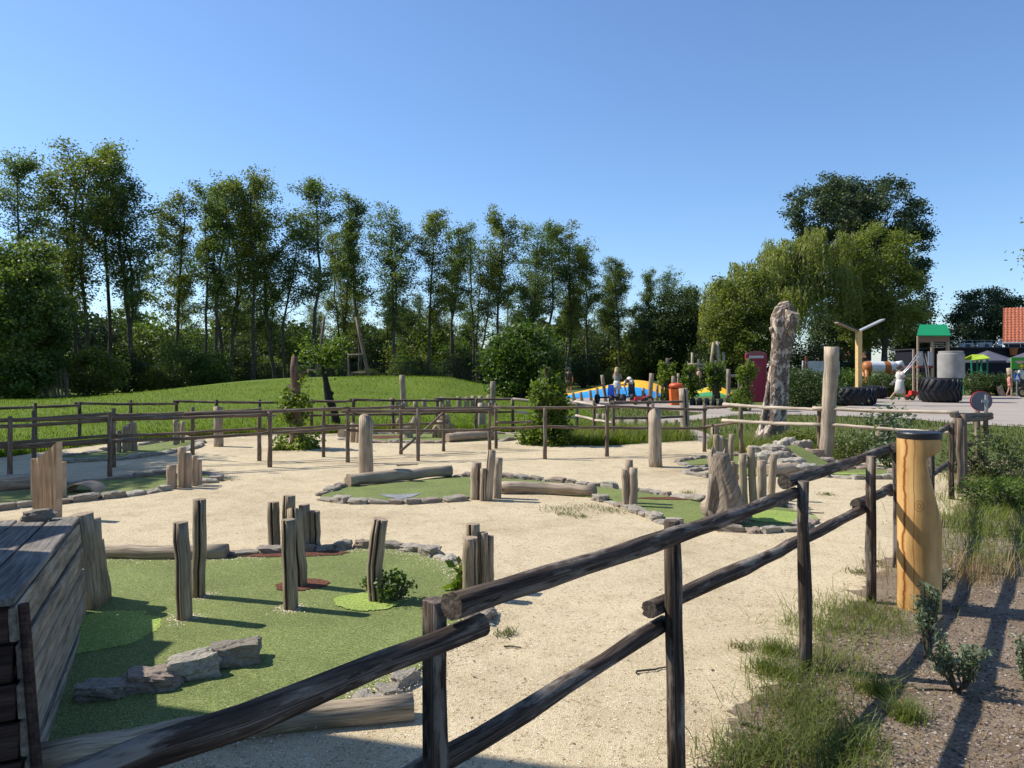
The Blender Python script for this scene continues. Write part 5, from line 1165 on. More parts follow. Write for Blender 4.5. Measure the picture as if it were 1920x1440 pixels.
# leaf bits and crumbs strewn on the grit
def bits(n, seed):
    rng = np.random.default_rng(seed); y = 2.6 + rng.uniform(0, 1, n) ** 1.2 * 12; x = rng.uniform(-.7, .6, n) * y; q = np.stack([x, y], 1); ok = ((x + .2) * .77 - (y - 1.99) * .63 < .1) & ~inpoly(q, GREENS[0]) & ~inpoly(q, GREENS[1]); return np.stack([x[ok], y[ok], 0 * x[ok] + .006], 1)
Pb = bits(900, 51); br_ = np.random.default_rng(52); Vb, Fb = leaf_cloud(Pb, .022, br_, .45, sizevar=.7); Vb[:, 2] = .004 + np.abs(Vb[:, 2] - .006) * .35
tag(add('leaf_bits', Vb, Fb, tintmat('leaf_bit', [(0, (.05, .035, .02)), (.5, (.16, .10, .055)), (.8, (.22, .17, .07)), (1, (.10, .12, .04))]), origin=(0, 6, 0), tint=br_.uniform(0, 1, len(Pb))), 'brown leaf bits and bark crumbs strewn over the grit', 'litter', kind='stuff')
# dry litter on the soil
def litter(rng, n):
    y = 2.6 + rng.uniform(0, 1, n) ** 1.3 * 7; x = rng.uniform(.15, .72, n) * y; ok = (x - (-.2)) * .77 - (y - 1.99) * .63 > rng.normal(.05, .1, n); return np.stack([x[ok], y[ok], 0 * x[ok] + .009], 1)
lr = np.random.default_rng(44); Pl = litter(lr, 5200); a = lr.uniform(0, 6.28, len(Pl)); L = lr.uniform(.015, .075, len(Pl)); dv = np.stack([np.cos(a) * L, np.sin(a) * L, lr.uniform(0, .012, len(Pl))], 1); sv = np.stack([-np.sin(a), np.cos(a), 0 * a], 1) * .0022
Vl = np.stack([Pl - sv, Pl + sv, Pl + dv + sv * .6, Pl + dv - sv * .6], 1).reshape(-1, 3)
tag(add('dry_litter', Vl, np.arange(len(Vl)).reshape(-1, 4), L_DRY, origin=(3, 5, 0), tint=lr.uniform(0, 1, len(Pl))), 'dry stalk and leaf litter strewn over the soil bed', 'litter', kind='stuff')
# sage shrubs in the bed
def sage(px, yb, h, spread, ns, label, seed, sz=1.0, bare=.3):
    x, y = G(px, yb); rng = np.random.default_rng(seed); root = thing('sage_shrub', label, 'shrub', (x, y, 0), 'young grey green shrubs in the bed')
    mb = MB(); P = []
    for k in range(ns):
        a = rng.uniform(0, 6.28); L = h * rng.uniform(.6, 1.05); s = spread * rng.uniform(.2, 1); t = np.linspace(0, 1, 6)
        q = np.stack([x + math.cos(a) * s * t ** .8 + rng.normal(0, .008, 6), y + math.sin(a) * s * t ** .8 + rng.normal(0, .008, 6), L * t], 1); mb.tube(q, np.linspace(.007, .003, 6) * sz, 5)
        for j in range(int(125 * (1 - bare))):
            f = bare + (1 - bare) * rng.uniform(0, 1); p = np.array([np.interp(f, t, q[:, c]) for c in range(3)]); b = rng.uniform(0, 6.28); P.append(p + np.array([math.cos(b), math.sin(b), .5]) * rng.uniform(.01, .035) * sz)
    mb.done('stem', W_BARK, root); P = np.array(P); V, F = leaf_cloud(P, .034 * sz, rng, .32, droop=-.9); add('crown', V, F, L_SAGE, root, tint=rng.uniform(0, 1, len(P)))
sage(1738, 1235, .40, .07, 9, 'upright grey green shrub in front of the yellow bollard', 1, 1.0, .45)
sage(1795, 1300, .30, .16, 13, 'bushy grey green shrub with bare twigs in the bed', 2, .9, .35)
sage(1925, 1290, .24, .10, 10, 'grey green shrub cut by the right edge of the picture', 3, .9, .2)
sage(1745, 1130, .24, .14, 7, 'low green shrub right behind the bollard foot', 4, .8, .3)
sage(1695, 800, .55, .3, 9, 'wispy tall plant before the paved square', 6, 2.2, .3) if False else None
make_bush('leafy_plant', 'wispy leafy plant poking above the pale rail fence', 'plant', None, 101, .35, .3, 1.0, 700, .08, L_SAGE, (XW(1700, 11.8), 12.4, 0), nclump=22, sig=.12)
make_bush('green_weed', 'small dark weed beside the curved post on the lime patch', 'weed', 'weeds on the near green', 102, .12, .10, .22, 420, .035, L_BUSH, (*G(742, 1132), .02), nclump=26, sig=.06)
make_bush('green_weed', 'yellow green weed left of the thick clustered posts', 'weed', 'weeds on the near green', 103, .06, .05, .2, 60, .07, L_IVY, (*G(858, 1112), .02), nclump=12, sig=.06)
make_bush('green_weed', 'tiny weed left of the curved post foot', 'weed', 'weeds on the near green', 104, .06, .05, .09, 120, .025, L_BUSH, (*G(690, 1112), .02), nclump=12, sig=.05)
# twigs
def twig(p0, p1, r, label, seed, bend=.02):
    a = np.array([*G(*p0), r + .004]); b = np.array([*G(*p1), r + .004]); t = np.linspace(0, 1, 7)[:, None]; rng = np.random.default_rng(seed)
    P = a + (b - a) * t + rng.normal(0, bend, (7, 3)) * (1, 1, .1); V, F, U, M = tube(P, np.linspace(r, r * .6, 7), 7, rough=.06, seed=seed)
    tag(add('twig', V, F, W_BARK, None, tuple(a), True, U, M), label, 'twig', 'fallen twigs')
twig((1192, 1268), (1262, 1250), .006, 'thin reddish twig on the grit left of the second fence post', 1)
twig((1385, 1358), (1478, 1388), .009, 'thick bent twig lying in the near grass', 2, .008)
twig((1590, 1283), (1790, 1300), .008, 'long dark twig on the soil below the bushy shrub', 3)
twig((1480, 962), (1545, 964), .009, 'straight dark stick on the grit beyond the lime patch', 4, .004)
twig((745, 874), (785, 872), .012, 'short stick on the grit right of the ringed post', 5, .01)
twig((1795, 1150), (1830, 1080), .008, 'dead stalk lying near the dry grass', 6, .01)
twig((945, 1215), (980, 1216), .006, 'small twig on the grit below the post cluster', 7, .006)
# ------------------------------------------------------------------ stumps and poles around the play square
SG = 'short log stumps edging the path'
def stump(px, yt, yb, w, label, group=SG, top=0, d=None, mat=None):
    d = d or dist(yb); z0 = float(hz(XW(px, d), d)); zt = ZW(yt, d)
    return post(px, yt, yb, w, label, top, mat or W_GREY, group, sides=10, d=d, z0=z0, name='log_stump', cat='stump', crack=1, n=4)
LB = ['first', 'second', 'third', 'fourth', 'fifth', 'sixth', 'seventh', 'eighth', 'ninth', 'tenth', 'eleventh', 'twelfth', 'thirteenth', 'fourteenth']
for i, (px, yt, yb, w) in enumerate([(1122, 776, 797, 9), (1133, 775, 798, 9), (1146, 788, 800, 9), (1163, 786, 806, 11), (1190, 783, 806, 10), (1212, 785, 805, 10), (1247, 788, 809, 10), (1266, 787, 809, 11)]):
    stump(px, yt, yb, w, LB[i] + ' stump from the ivy stump along the path edge')
for i, (px, yt, tp) in enumerate([(735, 746, 0), (747, 749, 1), (762, 750, -3), (781, 752, -2), (796, 748, -1), (828, 744, 1), (842, 748, -2), (861, 743, -1), (874, 744, 2), (887, 742, 1), (901, 742, 0), (917, 740, 0)]):
    stump(px, yt, 766, 10, LB[i] + ' short stump in the row across the foot of the lawn', 'stumps across the lawn foot', tp, d=26.5)
for i, (px, yt, tp) in enumerate([(1078, 736, -4), (1092, 735, -4), (1109, 731, -3), (1122, 727, -3), (1192, 728, -5), (1206, 727, 0), (1232, 722, 0), (1242, 722, 0), (1252, 724, 1)]):
    stump(px, yt, 746, 6, LB[i] + ' small stump from the round bush before the bouncing pillow', 'stumps round the bouncing pillow', tp, d=38)
for i, (px, yt, w) in enumerate([(1470, 795, 18), (1650, 795, 16)]):
    stump(px, yt, 830, w, ['dark stump behind the grey pole fence', 'dark stump behind the pale rail by the bed'][i], 'stumps behind the pale rail', d=17)
def pole(px, yt, yb, w, label, tp=0, d=None, mat=None, z0=None, group='tall poles around the play square'):
    d = d or dist(yb)
    return post(px, yt, yb, w, label, tp, mat or W_GREY, group, sides=10, d=d, z0=float(hz(XW(px, d), d)) if z0 is None else z0, name='wooden_pole', cat='pole', n=6)
pole(757, 703, 766, 11, 'grey pole standing on the mound', -3, 27)
pole(925, 715, 766, 11, 'grey pole in front of the round bush', -1, 25)
pole(1136, 703, 748, 7, 'pole leaning left before the blue bouncing pillow', -7, 37)
pole(1218, 700, 748, 9, 'thick pole before the yellow bouncing pillow', 4, 36)
pole(1262, 705, 750, 8, 'short pole behind the orange bin', 1, 37)
pole(1272, 700, 748, 6, 'thin pole peeking above the orange bin', 0, 40)
pole(1366, 692, 744, 8, 'square grey pole left of the ivy column', 0, 40)
pole(1385, 703, 744, 4, 'thin stake left of the ivy column', 1, 40)
# climbing frame of leaning poles
def climbing_frame():
    d = 50; r = thing('climbing_frame', 'grey pole climbing frame behind the ivy columns', 'climbing frame', (XW(1330, d), d, 0))
    for (a, b, w) in [((1328, 735), (1338, 642), .11), ((1354, 735), (1345, 640), .13), ((1362, 735), (1356, 660), .11), ((1298, 740), (1298, 661), .1), ((1310, 740), (1310, 673), .08)]:
        logpart('pole', r, rp3(*a, d), rp3(*b, d), w, w * .8, W_SILVER, int(a[0]), sides=8, n=4)
    for (a, b) in [((1290, 683), (1335, 683)), ((1292, 690), (1340, 690)), ((1340, 704), (1400, 705))]:
        logpart('beam', r, rp3(*a, d - .1), rp3(*b, d - .1), .09, .09, W_SILVER, int(a[1]), sides=8, n=4)
climbing_frame()
# zip line frame on the mound
def zip_frame():
    d = 44; z0 = float(hz(XW(640, d), d)); r = thing('zip_line_frame', 'grey timber zip line frame on top of the mound', 'play frame', (XW(640, d), d, z0))
    for (a, b, w) in [((594, 715), (608, 594), .10), ((692, 712), (668, 594), .11), ((655, 715), (653, 665), .07), ((660, 722), (659, 698), .08)]:
        logpart('pole', r, rp3(*a, d), rp3(*b, d), w, w * .8, W_FENCE2, int(a[0]), sides=8, n=4)
    for (a, b) in [((575, 667), (600, 666)), ((652, 666), (684, 665)), ((657, 700), (692, 699)), ((575, 695), (600, 696))]:
        logpart('beam', r, rp3(*a, d), rp3(*b, d), .07, .07, W_FENCE2, int(a[0]) + 1, sides=8, n=4)
zip_frame()
# chain link fence behind the lawn
def chain_fence():
    d = 51.5; r = thing('chain_link_fence', 'dark chain link fence in front of the shrubs', 'fence', (XW(650, d), d, 0)); m = plain('dark_steel', (.02, .022, .02), .5)
    xs = np.arange(XW(250, d), XW(930, d), 2.6)
    for x in xs:
        mb = MB(); z = float(hz(x, d)); mb.tube([(x, d, z - .1), (x, d, z + 1.75)], .035, 8); mb.done('post', m, r)
    mb = MB(); mb.tube([(x, d, float(hz(x, d)) + 1.72) for x in np.linspace(xs[0], xs[-1], 16)], .022, 6); mb.done('top_rail', m, r)
    V = []; F = []; w = .006
    for x in np.arange(xs[0], xs[-1] - 1.6, .11):
        for s in (0, 1):
            xa, xb = (x, x + 1.65) if s else (x + 1.65, x); za, zb = float(hz(xa, d)), float(hz(xb, d)) + 1.68; k = len(V)
            V += [(xa - w, d + .01 * s, za), (xa + w, d + .01 * s, za), (xb + w, d + .01 * s, zb), (xb - w, d + .01 * s, zb)]; F.append((k, k + 1, k + 2, k + 3))
    o = add('wire_mesh', V, F, m, r); o['kind'] = 'stuff'
chain_fence()
def palings():
    d = 41.5; r = thing('paling_fence', 'grey paling strip leaning among the shrubs at the lawn corner', 'fence', (XW(95, d), d, 0))
    for i, (a, b) in enumerate([((80, 752), (66, 708)), ((88, 752), (76, 704)), ((92, 752), (82, 702)), ((101, 752), (92, 698)), ((106, 752), (98, 696)), ((112, 752), (104, 694)), ((118, 750), (112, 692)), ((124, 750), (120, 690)), ((128, 746), (126, 704)), ((60, 754), (40, 726)), ((52, 754), (30, 728))]):
        p, q = np.array(rp3(*a, d)), np.array(rp3(*b, d)); V = []
        for e in (p, q):
            for (dx, dy) in ((-.055, -.02), (.055, -.02), (.055, .02), (-.055, .02)): V.append((e[0] + dx, e[1] + dy, e[2]))
        V.append((q[0], q[1], q[2] + .09)); add('pale', V, [(0, 1, 5, 4), (1, 2, 6, 5), (2, 3, 7, 6), (3, 0, 4, 7), (4, 5, 8), (5, 6, 8), (6, 7, 8), (7, 4, 8)], W_SILVER, r)
palings()

# ------------------------------------------------------------------ red phone box
def phone_box():
    d = 37.2; x = XW(1417, d); w = .96; H = 2.42; r = thing('phone_box', 'dark red telephone kiosk with domed top by the ivy column', 'phone box', (x, d, 0))
    red = plain('kiosk_red', (.30, .018, .045), .4, .4); m2 = plain('kiosk_glass', (.03, .035, .04), .15, .6); sg = plain('kiosk_sign', (.5, .48, .45), .5)
    rz = R(-14)
    def P(lx, ly): return (x + lx * math.cos(rz) - ly * math.sin(rz), d + lx * math.sin(rz) + ly * math.cos(rz))
    def bx(name, lx, ly, z, sx, sy, sz, m=red): mb = MB(); mb.box((*P(lx, ly), z), (sx, sy, sz), rz); return mb.done(name, m, r)
    bx('plinth', 0, 0, .09, w, w, .18); bx('body', 0, 0, 1.1, w * .9, w * .9, 1.84); bx('fascia', 0, 0, 2.12, w, w, .26)
    bx('sign', 0, -w / 2 - .012, 2.13, .66, .02, .12, sg)
    for q in (-1, 1): bx('corner_pillar', q * w * .44, -w * .44, 1.1, .10, .10, 1.84); bx('corner_pillar', q * w * .44, w * .44, 1.1, .10, .10, 1.84)
    for s in (-1, 1):
        for k in range(8):
            for c in range(3):
                bx('pane', (-.22 + .22 * c), s * (w * .45 + .004), .42 + .2 * k, .17 if c == 1 else .14, .012, .15, red if s < 0 else m2)
    V = []; n = 12
    for k in range(n + 1):
        a = math.pi * k / n; lx = -w / 2 * math.cos(a) * 1.0; z = 2.25 + .17 * math.sin(a)
        V += [(*P(lx, -w / 2), z), (*P(lx, w / 2), z)]
    F = [(2 * k, 2 * k + 2, 2 * k + 3, 2 * k + 1) for k in range(n)] + [tuple(2 * k for k in range(n, -1, -1)), tuple(2 * k + 1 for k in range(n + 1))]
    add('dome', V, F, plain('kiosk_dome', (.28, .10, .09), .6), r)
phone_box()
# orange bin
def bin_():
    d = 33.5; x = XW(1268, d); r = thing('litter_bin', 'orange litter bin with a hooded lid behind the rail fence', 'bin', (x, d, 0)); o = plain('bin_orange', (.72, .14, .015), .45, .4); o2 = plain('bin_lid', (.58, .085, .02), .45, .4); z0 = ZW(760, d); z1 = ZW(729, d)
    V = []
    for (z, w) in ((z0, .24), (z1, .285)):
        for (a, b) in ((-1, -1), (1, -1), (1, 1), (-1, 1)): V.append((x + a * w, d + b * w * .8, z))
    add('body', V, [(0, 1, 5, 4), (1, 2, 6, 5), (2, 3, 7, 6), (3, 0, 4, 7), (4, 5, 6, 7), (3, 2, 1, 0)], o, r)
    mb = MB(); mb.lathe((x, d, z1 + .05), [(.28, 0), (.32, .05), (.31, .13), (.22, .19), (.05, .21)], 20); mb.done('lid', o2, r, smooth=True)
    mb = MB(); mb.box((x, d - .02, z1 + .025), (.44, .38, .05)); mb.done('slot', plain('bin_slot', (.02, .015, .01)), r)
    mb = MB(); mb.lathe((x + .06, d - .22, (z0 + z1) / 2 + .16), [(.09, 0), (.09, .008)], 16); 
    V = []; c = ((x + .07), d - .245, (z0 + z1) / 2 + .14)
    for q in range(17):
        a = 5.6 * q / 16; V += [(c[0] + .10 * math.cos(a), c[1] - .004, c[2] + .10 * math.sin(a)), (c[0] + .07 * math.cos(a), c[1] - .004, c[2] + .07 * math.sin(a))]
    add('emblem', V, [(2 * q, 2 * q + 2, 2 * q + 3, 2 * q + 1) for q in range(16)], plain('bin_emblem', (.35, .06, .01)), r)
    mb = MB(); mb.tube([(x - .1, d + .3, -.05), (x - .1, d + .3, z1)], .06, 10); mb.done('post', W_GREY, r)
bin_()
# bouncing pillows
def pillow(label, x0, x1, d, dep, zt, stripes, group='air filled bouncing pillows'):
    cx = (x0 + x1) / 2; rx = (x1 - x0) / 2; r = thing('bouncing_pillow', label, 'bouncing pillow', (cx, d, 0), group); n = 44
    for (f0, f1, mat) in stripes:
        V = []; ny = 10
        for j in range(ny):
            for i in range(n + 1):
                u = -1 + 2 * i / n; v0, v1 = np.clip(f0(u), -1, 1), np.clip(f1(u), -1, 1); v = v0 + (v1 - v0) * j / (ny - 1); e = max(0, ((u + 1) / 1.25 if u < .25 else 1 - ((u - .25) / .75) ** 2.4)) * max(0, 1 - abs(v) ** 2.4)
                V.append((cx + u * rx, d + v * dep, zt * e ** .95 - .02))
        add('panel', V, [(j * (n + 1) + i, j * (n + 1) + i + 1, (j + 1) * (n + 1) + i + 1, (j + 1) * (n + 1) + i) for j in range(ny - 1) for i in range(n)], mat, r, smooth=True)
PB = plain('pillow_blue', (.03, .28, .62), .5, .4, var=.2, scale=1.5); PY = plain('pillow_yellow', (.80, .42, .01), .5, .4); PG = plain('pillow_green', (.05, .26, .08), .5, .4)
d = 45; pillow('blue and yellow bouncing pillow behind the go kart', XW(1058, d), XW(1262, d), d, 3.2, .92, [(lambda u: -1, lambda u: -.58 - .48 * u, PB), (lambda u: -.58 - .48 * u, lambda u: .5 - .5 * u, PY), (lambda u: .5 - .5 * u, lambda u: 1, PG)])
d = 46; pillow('green and yellow bouncing pillow beneath the child', XW(1288, d), XW(1366, d), d, 2.4, .55, [(lambda u: -1, lambda u: -.75 - .5 * u, PG), (lambda u: -.75 - .5 * u, lambda u: .1, PY), (lambda u: .1, lambda u: 1, PG)])

# ------------------------------------------------------------------ tractor tyres
RUB = plain('tyre_rubber', (.012, .012, .014), .55, .35, var=.3)
def tyre(name, label, x, y, R_, H, lugs=22, group='big tractor tyres lying flat', rin=.55):
    r = thing(name, label, 'tyre', (x, y, 0), group)
    mb = MB(); sd = 48
    prof = [(R_ * rin, .02), (R_ * .80, 0), (R_ * .93, H * .12), (R_ * .95, H * .5), (R_ * .93, H * .88), (R_ * .80, H), (R_ * rin, H * .97), (R_ * rin * .96, H * .5), (R_ * rin, .02)]
    V = []; 
    for (a, z) in prof:
        for k in range(sd): w = 2 * math.pi * k / sd; V.append((x + a * math.cos(w), y + a * math.sin(w), z))
    F = [(i * sd + k, i * sd + (k + 1) % sd, (i + 1) * sd + (k + 1) % sd, (i + 1) * sd + k) for i in range(len(prof) - 1) for k in range(sd)]
    add('carcass', V, F, RUB, r, smooth=True)
    da = 2 * math.pi / lugs
    for k in range(lugs):
        for half in (0, 1):
            V = []; a0 = k * da + half * da / 2
            for t in (0, .5, 1):
                z = H * (.5 + (.46 * t - .02)) if half else H * (.5 - (.46 * t - .02)); aa = a0 + t * da * 1.15; ro = R_ * (1.0 if t < 1 else .955)
                for (da_, rr_) in ((-.32 * da, R_ * .90), (-.24 * da, ro), (.24 * da * .8, ro), (.32 * da, R_ * .90)): V.append((x + rr_ * math.cos(aa + da_ * .6), y + rr_ * math.sin(aa + da_ * .6), z))
            F = []
            for i in range(2):
                for q in range(3): F.append((i * 4 + q, i * 4 + q + 1, i * 4 + q + 5, i * 4 + q + 4))
            F += [(3, 2, 1, 0), (8, 9, 10, 11)]
            add('lug', V, F, RUB, r)
    return r
d = 32.6; tyre('tractor_tyre', 'large black tractor tyre lying round the yellow lamp post', XW(1617, d), d + .9, .95, .78)
d = 40; tyre('tractor_tyre', 'black tractor tyre lying behind the lamp post tyre', XW(1646, d), d + .8, .80, .66, 26)
d = 35.5; tyre('tractor_tyre', 'upright ribbed tractor tyre carrying the concrete ring', XW(1783, d), d + .9, .93, 1.14, 20)
mb = MB(); d = 36.4; x = XW(1783, d); H0 = 1.12
mb.lathe((x, d, H0), [(.565, 0), (.575, .02), (.575, 1.14), (.53, 1.16), (.53, 1.27), (.47, 1.28), (.47, .1)], 40)
tag(mb.done('concrete_ring', plain('grey_concrete', (.30, .285, .26), .9, .2, var=.18, scale=3), None, (x, d, H0), smooth=False), 'grey concrete well ring standing on the tractor tyre', 'concrete ring')
# half buried small tyres
for i in range(6):
    d = 33.0; px = 1304 + i * 11.5; x = XW(px, d); y = d - .15 * i + .5; V = []; n = 14
    for k in range(n + 1):
        a = math.pi * k / n
        for (rr_, o) in ((.30, -.09), (.34, -.06), (.34, .06), (.30, .09), (.18, .08), (.18, -.08)): V.append((x + o + .10 * math.cos(a), y + rr_ * math.cos(a) * .8, rr_ * math.sin(a) - .03))
    F = [(k * 6 + q, k * 6 + (q + 1) % 6, (k + 1) * 6 + (q + 1) % 6, (k + 1) * 6 + q) for k in range(n) for q in range(6)]
    tag(add('buried_tyre', V, F, RUB, None, (x, y, 0)), LB[i] + ' of six half buried small tyres right of the pale post', 'tyre', 'half buried small tyres in a row')
# ------------------------------------------------------------------ lamp post with two wings
def lamp():
    d = 33.5; x = XW(1610, d); zt = ZW(619, d); r = thing('lamp_post', 'yellow square timber lamp post with two raised dark wings', 'lamp post', (x, d, 0)); ty = plain('post_timber', (.62, .42, .17), .7, var=.15)
    mb = MB(); mb.box((x, d, zt / 2), (.20, .20, zt), R(12)); mb.done('post', ty, r); dk = plain('wing_dark', (.018, .02, .025), .35, .5); lt = plain('wing_metal', (.42, .42, .41), .4, .5, .3)
    for (a, b) in (((1607, 619), (1568, 602)), ((1611, 619), (1655, 598))):
        p, q = np.array(rp3(*a, d)), np.array(rp3(*b, d)); w = .22; t = .05; dn = np.array([0, 0, -t])
        V = [p + (0, -w, 0), p + (0, w, 0), q + (0, w, 0), q + (0, -w, 0)]; V += [v + dn for v in V]
        add('wing', V, [(0, 1, 2, 3), (7, 6, 5, 4), (0, 3, 7, 4), (1, 5, 6, 2), (0, 4, 5, 1), (2, 6, 7, 3)], dk if b[0] < a[0] else lt, r)
        V = [v + np.array([0, 0, -t - .002]) for v in (p + (0, -w * .9, 0), p + (0, w * .9, 0), q + (0, w * .9, 0), q + (0, -w * .9, 0))]; V += [v + np.array([0, 0, -.03]) for v in V]
        add('wing_underside', V, [(0, 1, 2, 3), (7, 6, 5, 4), (0, 3, 7, 4), (1, 5, 6, 2), (0, 4, 5, 1), (2, 6, 7, 3)], W_PALE, r)
lamp()
# sign board
def board_sign():
    d = 34.5; r = thing('sign_board', 'pale grey sign board on a red brown post behind the shrub', 'sign', (XW(1510, d), d, 0))
    a, b = rp3(1504, 677, d), rp3(1574, 703, d); mb = MB(); mb.box(((a[0] + b[0]) / 2, d, (a[2] + b[2]) / 2), (b[0] - a[0], .05, a[2] - b[2])); mb.done('panel', plain('sign_panel', (.33, .37, .38), .35, .5, var=.25, scale=2), r)
    mb = MB(); x = XW(1510, d); mb.tube([(x, d - .1, -.05), (x, d - .1, ZW(667, d))], .055, 10); mb.done('post', plain('rust_brown', (.16, .05, .025), .8), r)
    mb = MB(); x = XW(1571, d); mb.tube([(x, d + .08, -.05), (x, d + .08, ZW(680, d))], .05, 10); mb.done('post', plain('grey_post_metal', (.3, .3, .3), .5), r)
    mb = MB(); x = XW(1504, d); mb.box((x + .02, d - .04, (a[2] + b[2]) / 2), (.05, .08, a[2] - b[2] + .04)); mb.done('edge_strip', plain('sign_edge', (.5, .5, .48), .5), r)
board_sign()
# round traffic sign seen from behind
def round_sign():
    d = 12.9; x = XW(1847, d); zc = ZW(752, d); r = thing('round_sign', 'round traffic sign seen from behind with a red rim', 'sign', (x, d, 0)); m = plain('sign_back', (.14, .15, .17), .45, .4, .2); rim = plain('sign_rim', (.55, .03, .06), .45); n = 32
    R_ = 19.5 / FPX * d; ra = R(-12)
    for nm, ra_, y, mat, rx in (('disc', R_ * .9, 0, m, .75), ('rim', R_ * .98, .014, rim, .78)):
        V = []
        for yy in (y - .006, y + .006):
            for k in range(n): a = 2 * math.pi * k / n; lx = ra_ * math.cos(a); V.append((x - .06 + lx * math.cos(ra), d + lx * math.sin(ra) + yy, zc + ra_ * math.sin(a)))
        F = [(k, (k + 1) % n, n + (k + 1) % n, n + k) for k in range(n)] + [tuple(range(n))[::-1], tuple(range(n, 2 * n))]
        add(nm, V, F, mat, r)
    mb = MB(); mb.tube([(x, d - .03, -.1), (x, d - .03, zc + R_ * .6)], .028, 10); mb.done('pole', plain('galvanised', (.33, .34, .36), .45, .4, .5), r)
    mb = MB(); mb.box((x - .02, d - .035, zc), (.12, .02, .05), 0); mb.done('bracket', plain('galvanised', (.33, .34, .36)), r)
round_sign()

# ------------------------------------------------------------------ play tower
def tower():
    d = 41; r = thing('play_tower', 'play tower with a green pitched roof and climbing bars', 'play tower', (XW(1745, d), d, 0)); wd = plain('tower_timber', (.34, .25, .17), .8); gr = plain('tower_green', (.012, .26, .10), .45, .4); mt = plain('tower_steel', (.45, .45, .45), .35, .5, .6)
    xs = (XW(1721, d), XW(1747, d), XW(1779, d)); w = 1.3
    for (px, dy, yt) in ((1721, 0, 630), (1747, 0, 628), (1778, 0, 628), (1721, 1.4, 632), (1750, 1.4, 632), (1777, 1.4, 632), (1713, -.2, 655)):
        mb = MB(); mb.box((XW(px, d) + dy * .53, d + dy, ZW(yt, d) / 2), (.09, .09, ZW(yt, d))); mb.done('post', wd, r)
    # roof: ridge runs left to right
    xl, xr = XW(1719, d), XW(1783, d); ze = ZW(629, d); zr = ZW(607, d)
    for s in (-1, 1):
        y0 = d + .7 + s * 1.0; V = [(xl + .15 + .37, d + .7, zr), (xr - .2 + .37, d + .7, zr), (xr + (y0 - d) * .53, y0, ze), (xl + (y0 - d) * .53, y0, ze)]; V += [(v[0], v[1], v[2] - .04) for v in V]
        add('roof', V, [(0, 1, 2, 3), (7, 6, 5, 4), (0, 4, 5, 1), (1, 5, 6, 2), (2, 6, 7, 3), (3, 7, 4, 0)], gr, r)
    for (px, dx) in ((1720, .02), (1782, -.02)):
        x = XW(px, d) + dx * 4; V = [(x - .13, d - .25, ze - .03), (x + .87, d + 1.65, ze - .03), (x + dx * 6 + .37, d + .7, zr - .05)]; V += [(v[0] + .03, v[1], v[2]) for v in V]; add('gable', V, [(0, 1, 2), (5, 4, 3), (0, 3, 4, 1), (1, 4, 5, 2), (2, 5, 3, 0)], gr, r)
    def pn(name, x0, y0, x1, y1, m, dy=-.06, th=.04): a, b = rp3(x0, y0, d), rp3(x1, y1, d); mb = MB(); mb.box(((a[0] + b[0]) / 2, d + dy, (a[2] + b[2]) / 2), (b[0] - a[0], th, a[2] - b[2])); return mb.done(name, m, r)
    pn('eave_board', 1721, 631, 1779, 641, plain('eave_brown', (.20, .13, .09), .8))
    pn('back_wall', 1750, 632, 1776, 641, plain('eave_brown', (.20, .13, .09), .8), 1.4)
    pn('platform', 1721, 686, 1748, 690, plain('platform_red', (.16, .03, .025), .7), .6, 1.4)
    pn('side_panel', 1721, 659, 1729, 686, plain('panel_grey', (.38, .38, .40), .5)); pn('side_panel', 1739, 659, 1747, 686, plain('panel_grey', (.38, .38, .40), .5))
    pn('picture_panel', 1729, 673, 1740, 685, gr, .3)
    p = pn('activity_panel', 1723, 711, 1746, 734, plain('activity_green', (.03, .38, .16), .45, .4))
    mb = MB(); c = rp3(1737, 720, d); mb.tube([(c[0], d - .14, c[2]), (c[0], d - .09, c[2])], .11, 16); mb.done('dial', plain('dial_grey', (.4, .42, .42), .4), p)
    for k in range(3): mb = MB(); c = rp3(1728, 715 + 6 * k, d); mb.tube([(c[0], d - .11, c[2]), (c[0], d - .085, c[2])], .045, 10); mb.done('knob', plain('dial_dark', (.02, .08, .05), .4), p)
    for k in range(9): a = rp3(1713, 665 + k * 8, d); mb = MB(); mb.tube([(a[0], d - .2, a[2]), (XW(1721, d), d, a[2])], .018, 6); mb.done('rung', mt, r)
    for k in range(3): a = rp3(1750, 643 + k * 4, d); mb = MB(); mb.tube([(a[0], d + .3, a[2]), (XW(1776, d), d + .3, a[2])], .02, 6); mb.done('bar', mt, r)
    for (q, dy) in ((0, -.3), (4, -.7)):
        mb = MB(); mb.tube([rp3(1745 - q, 735, d + dy * .2), rp3(1740 - q, 690, d + dy * .4), rp3(1735 - q * 1.5, 662, d + dy), rp3(1726 - q * 1.5, 664, d + dy), rp3(1705 - q, 690, d + dy), rp3(1672 - q, 722, d + dy)], .03, 8); mb.done('hand_rail', mt, r, smooth=True)
tower()
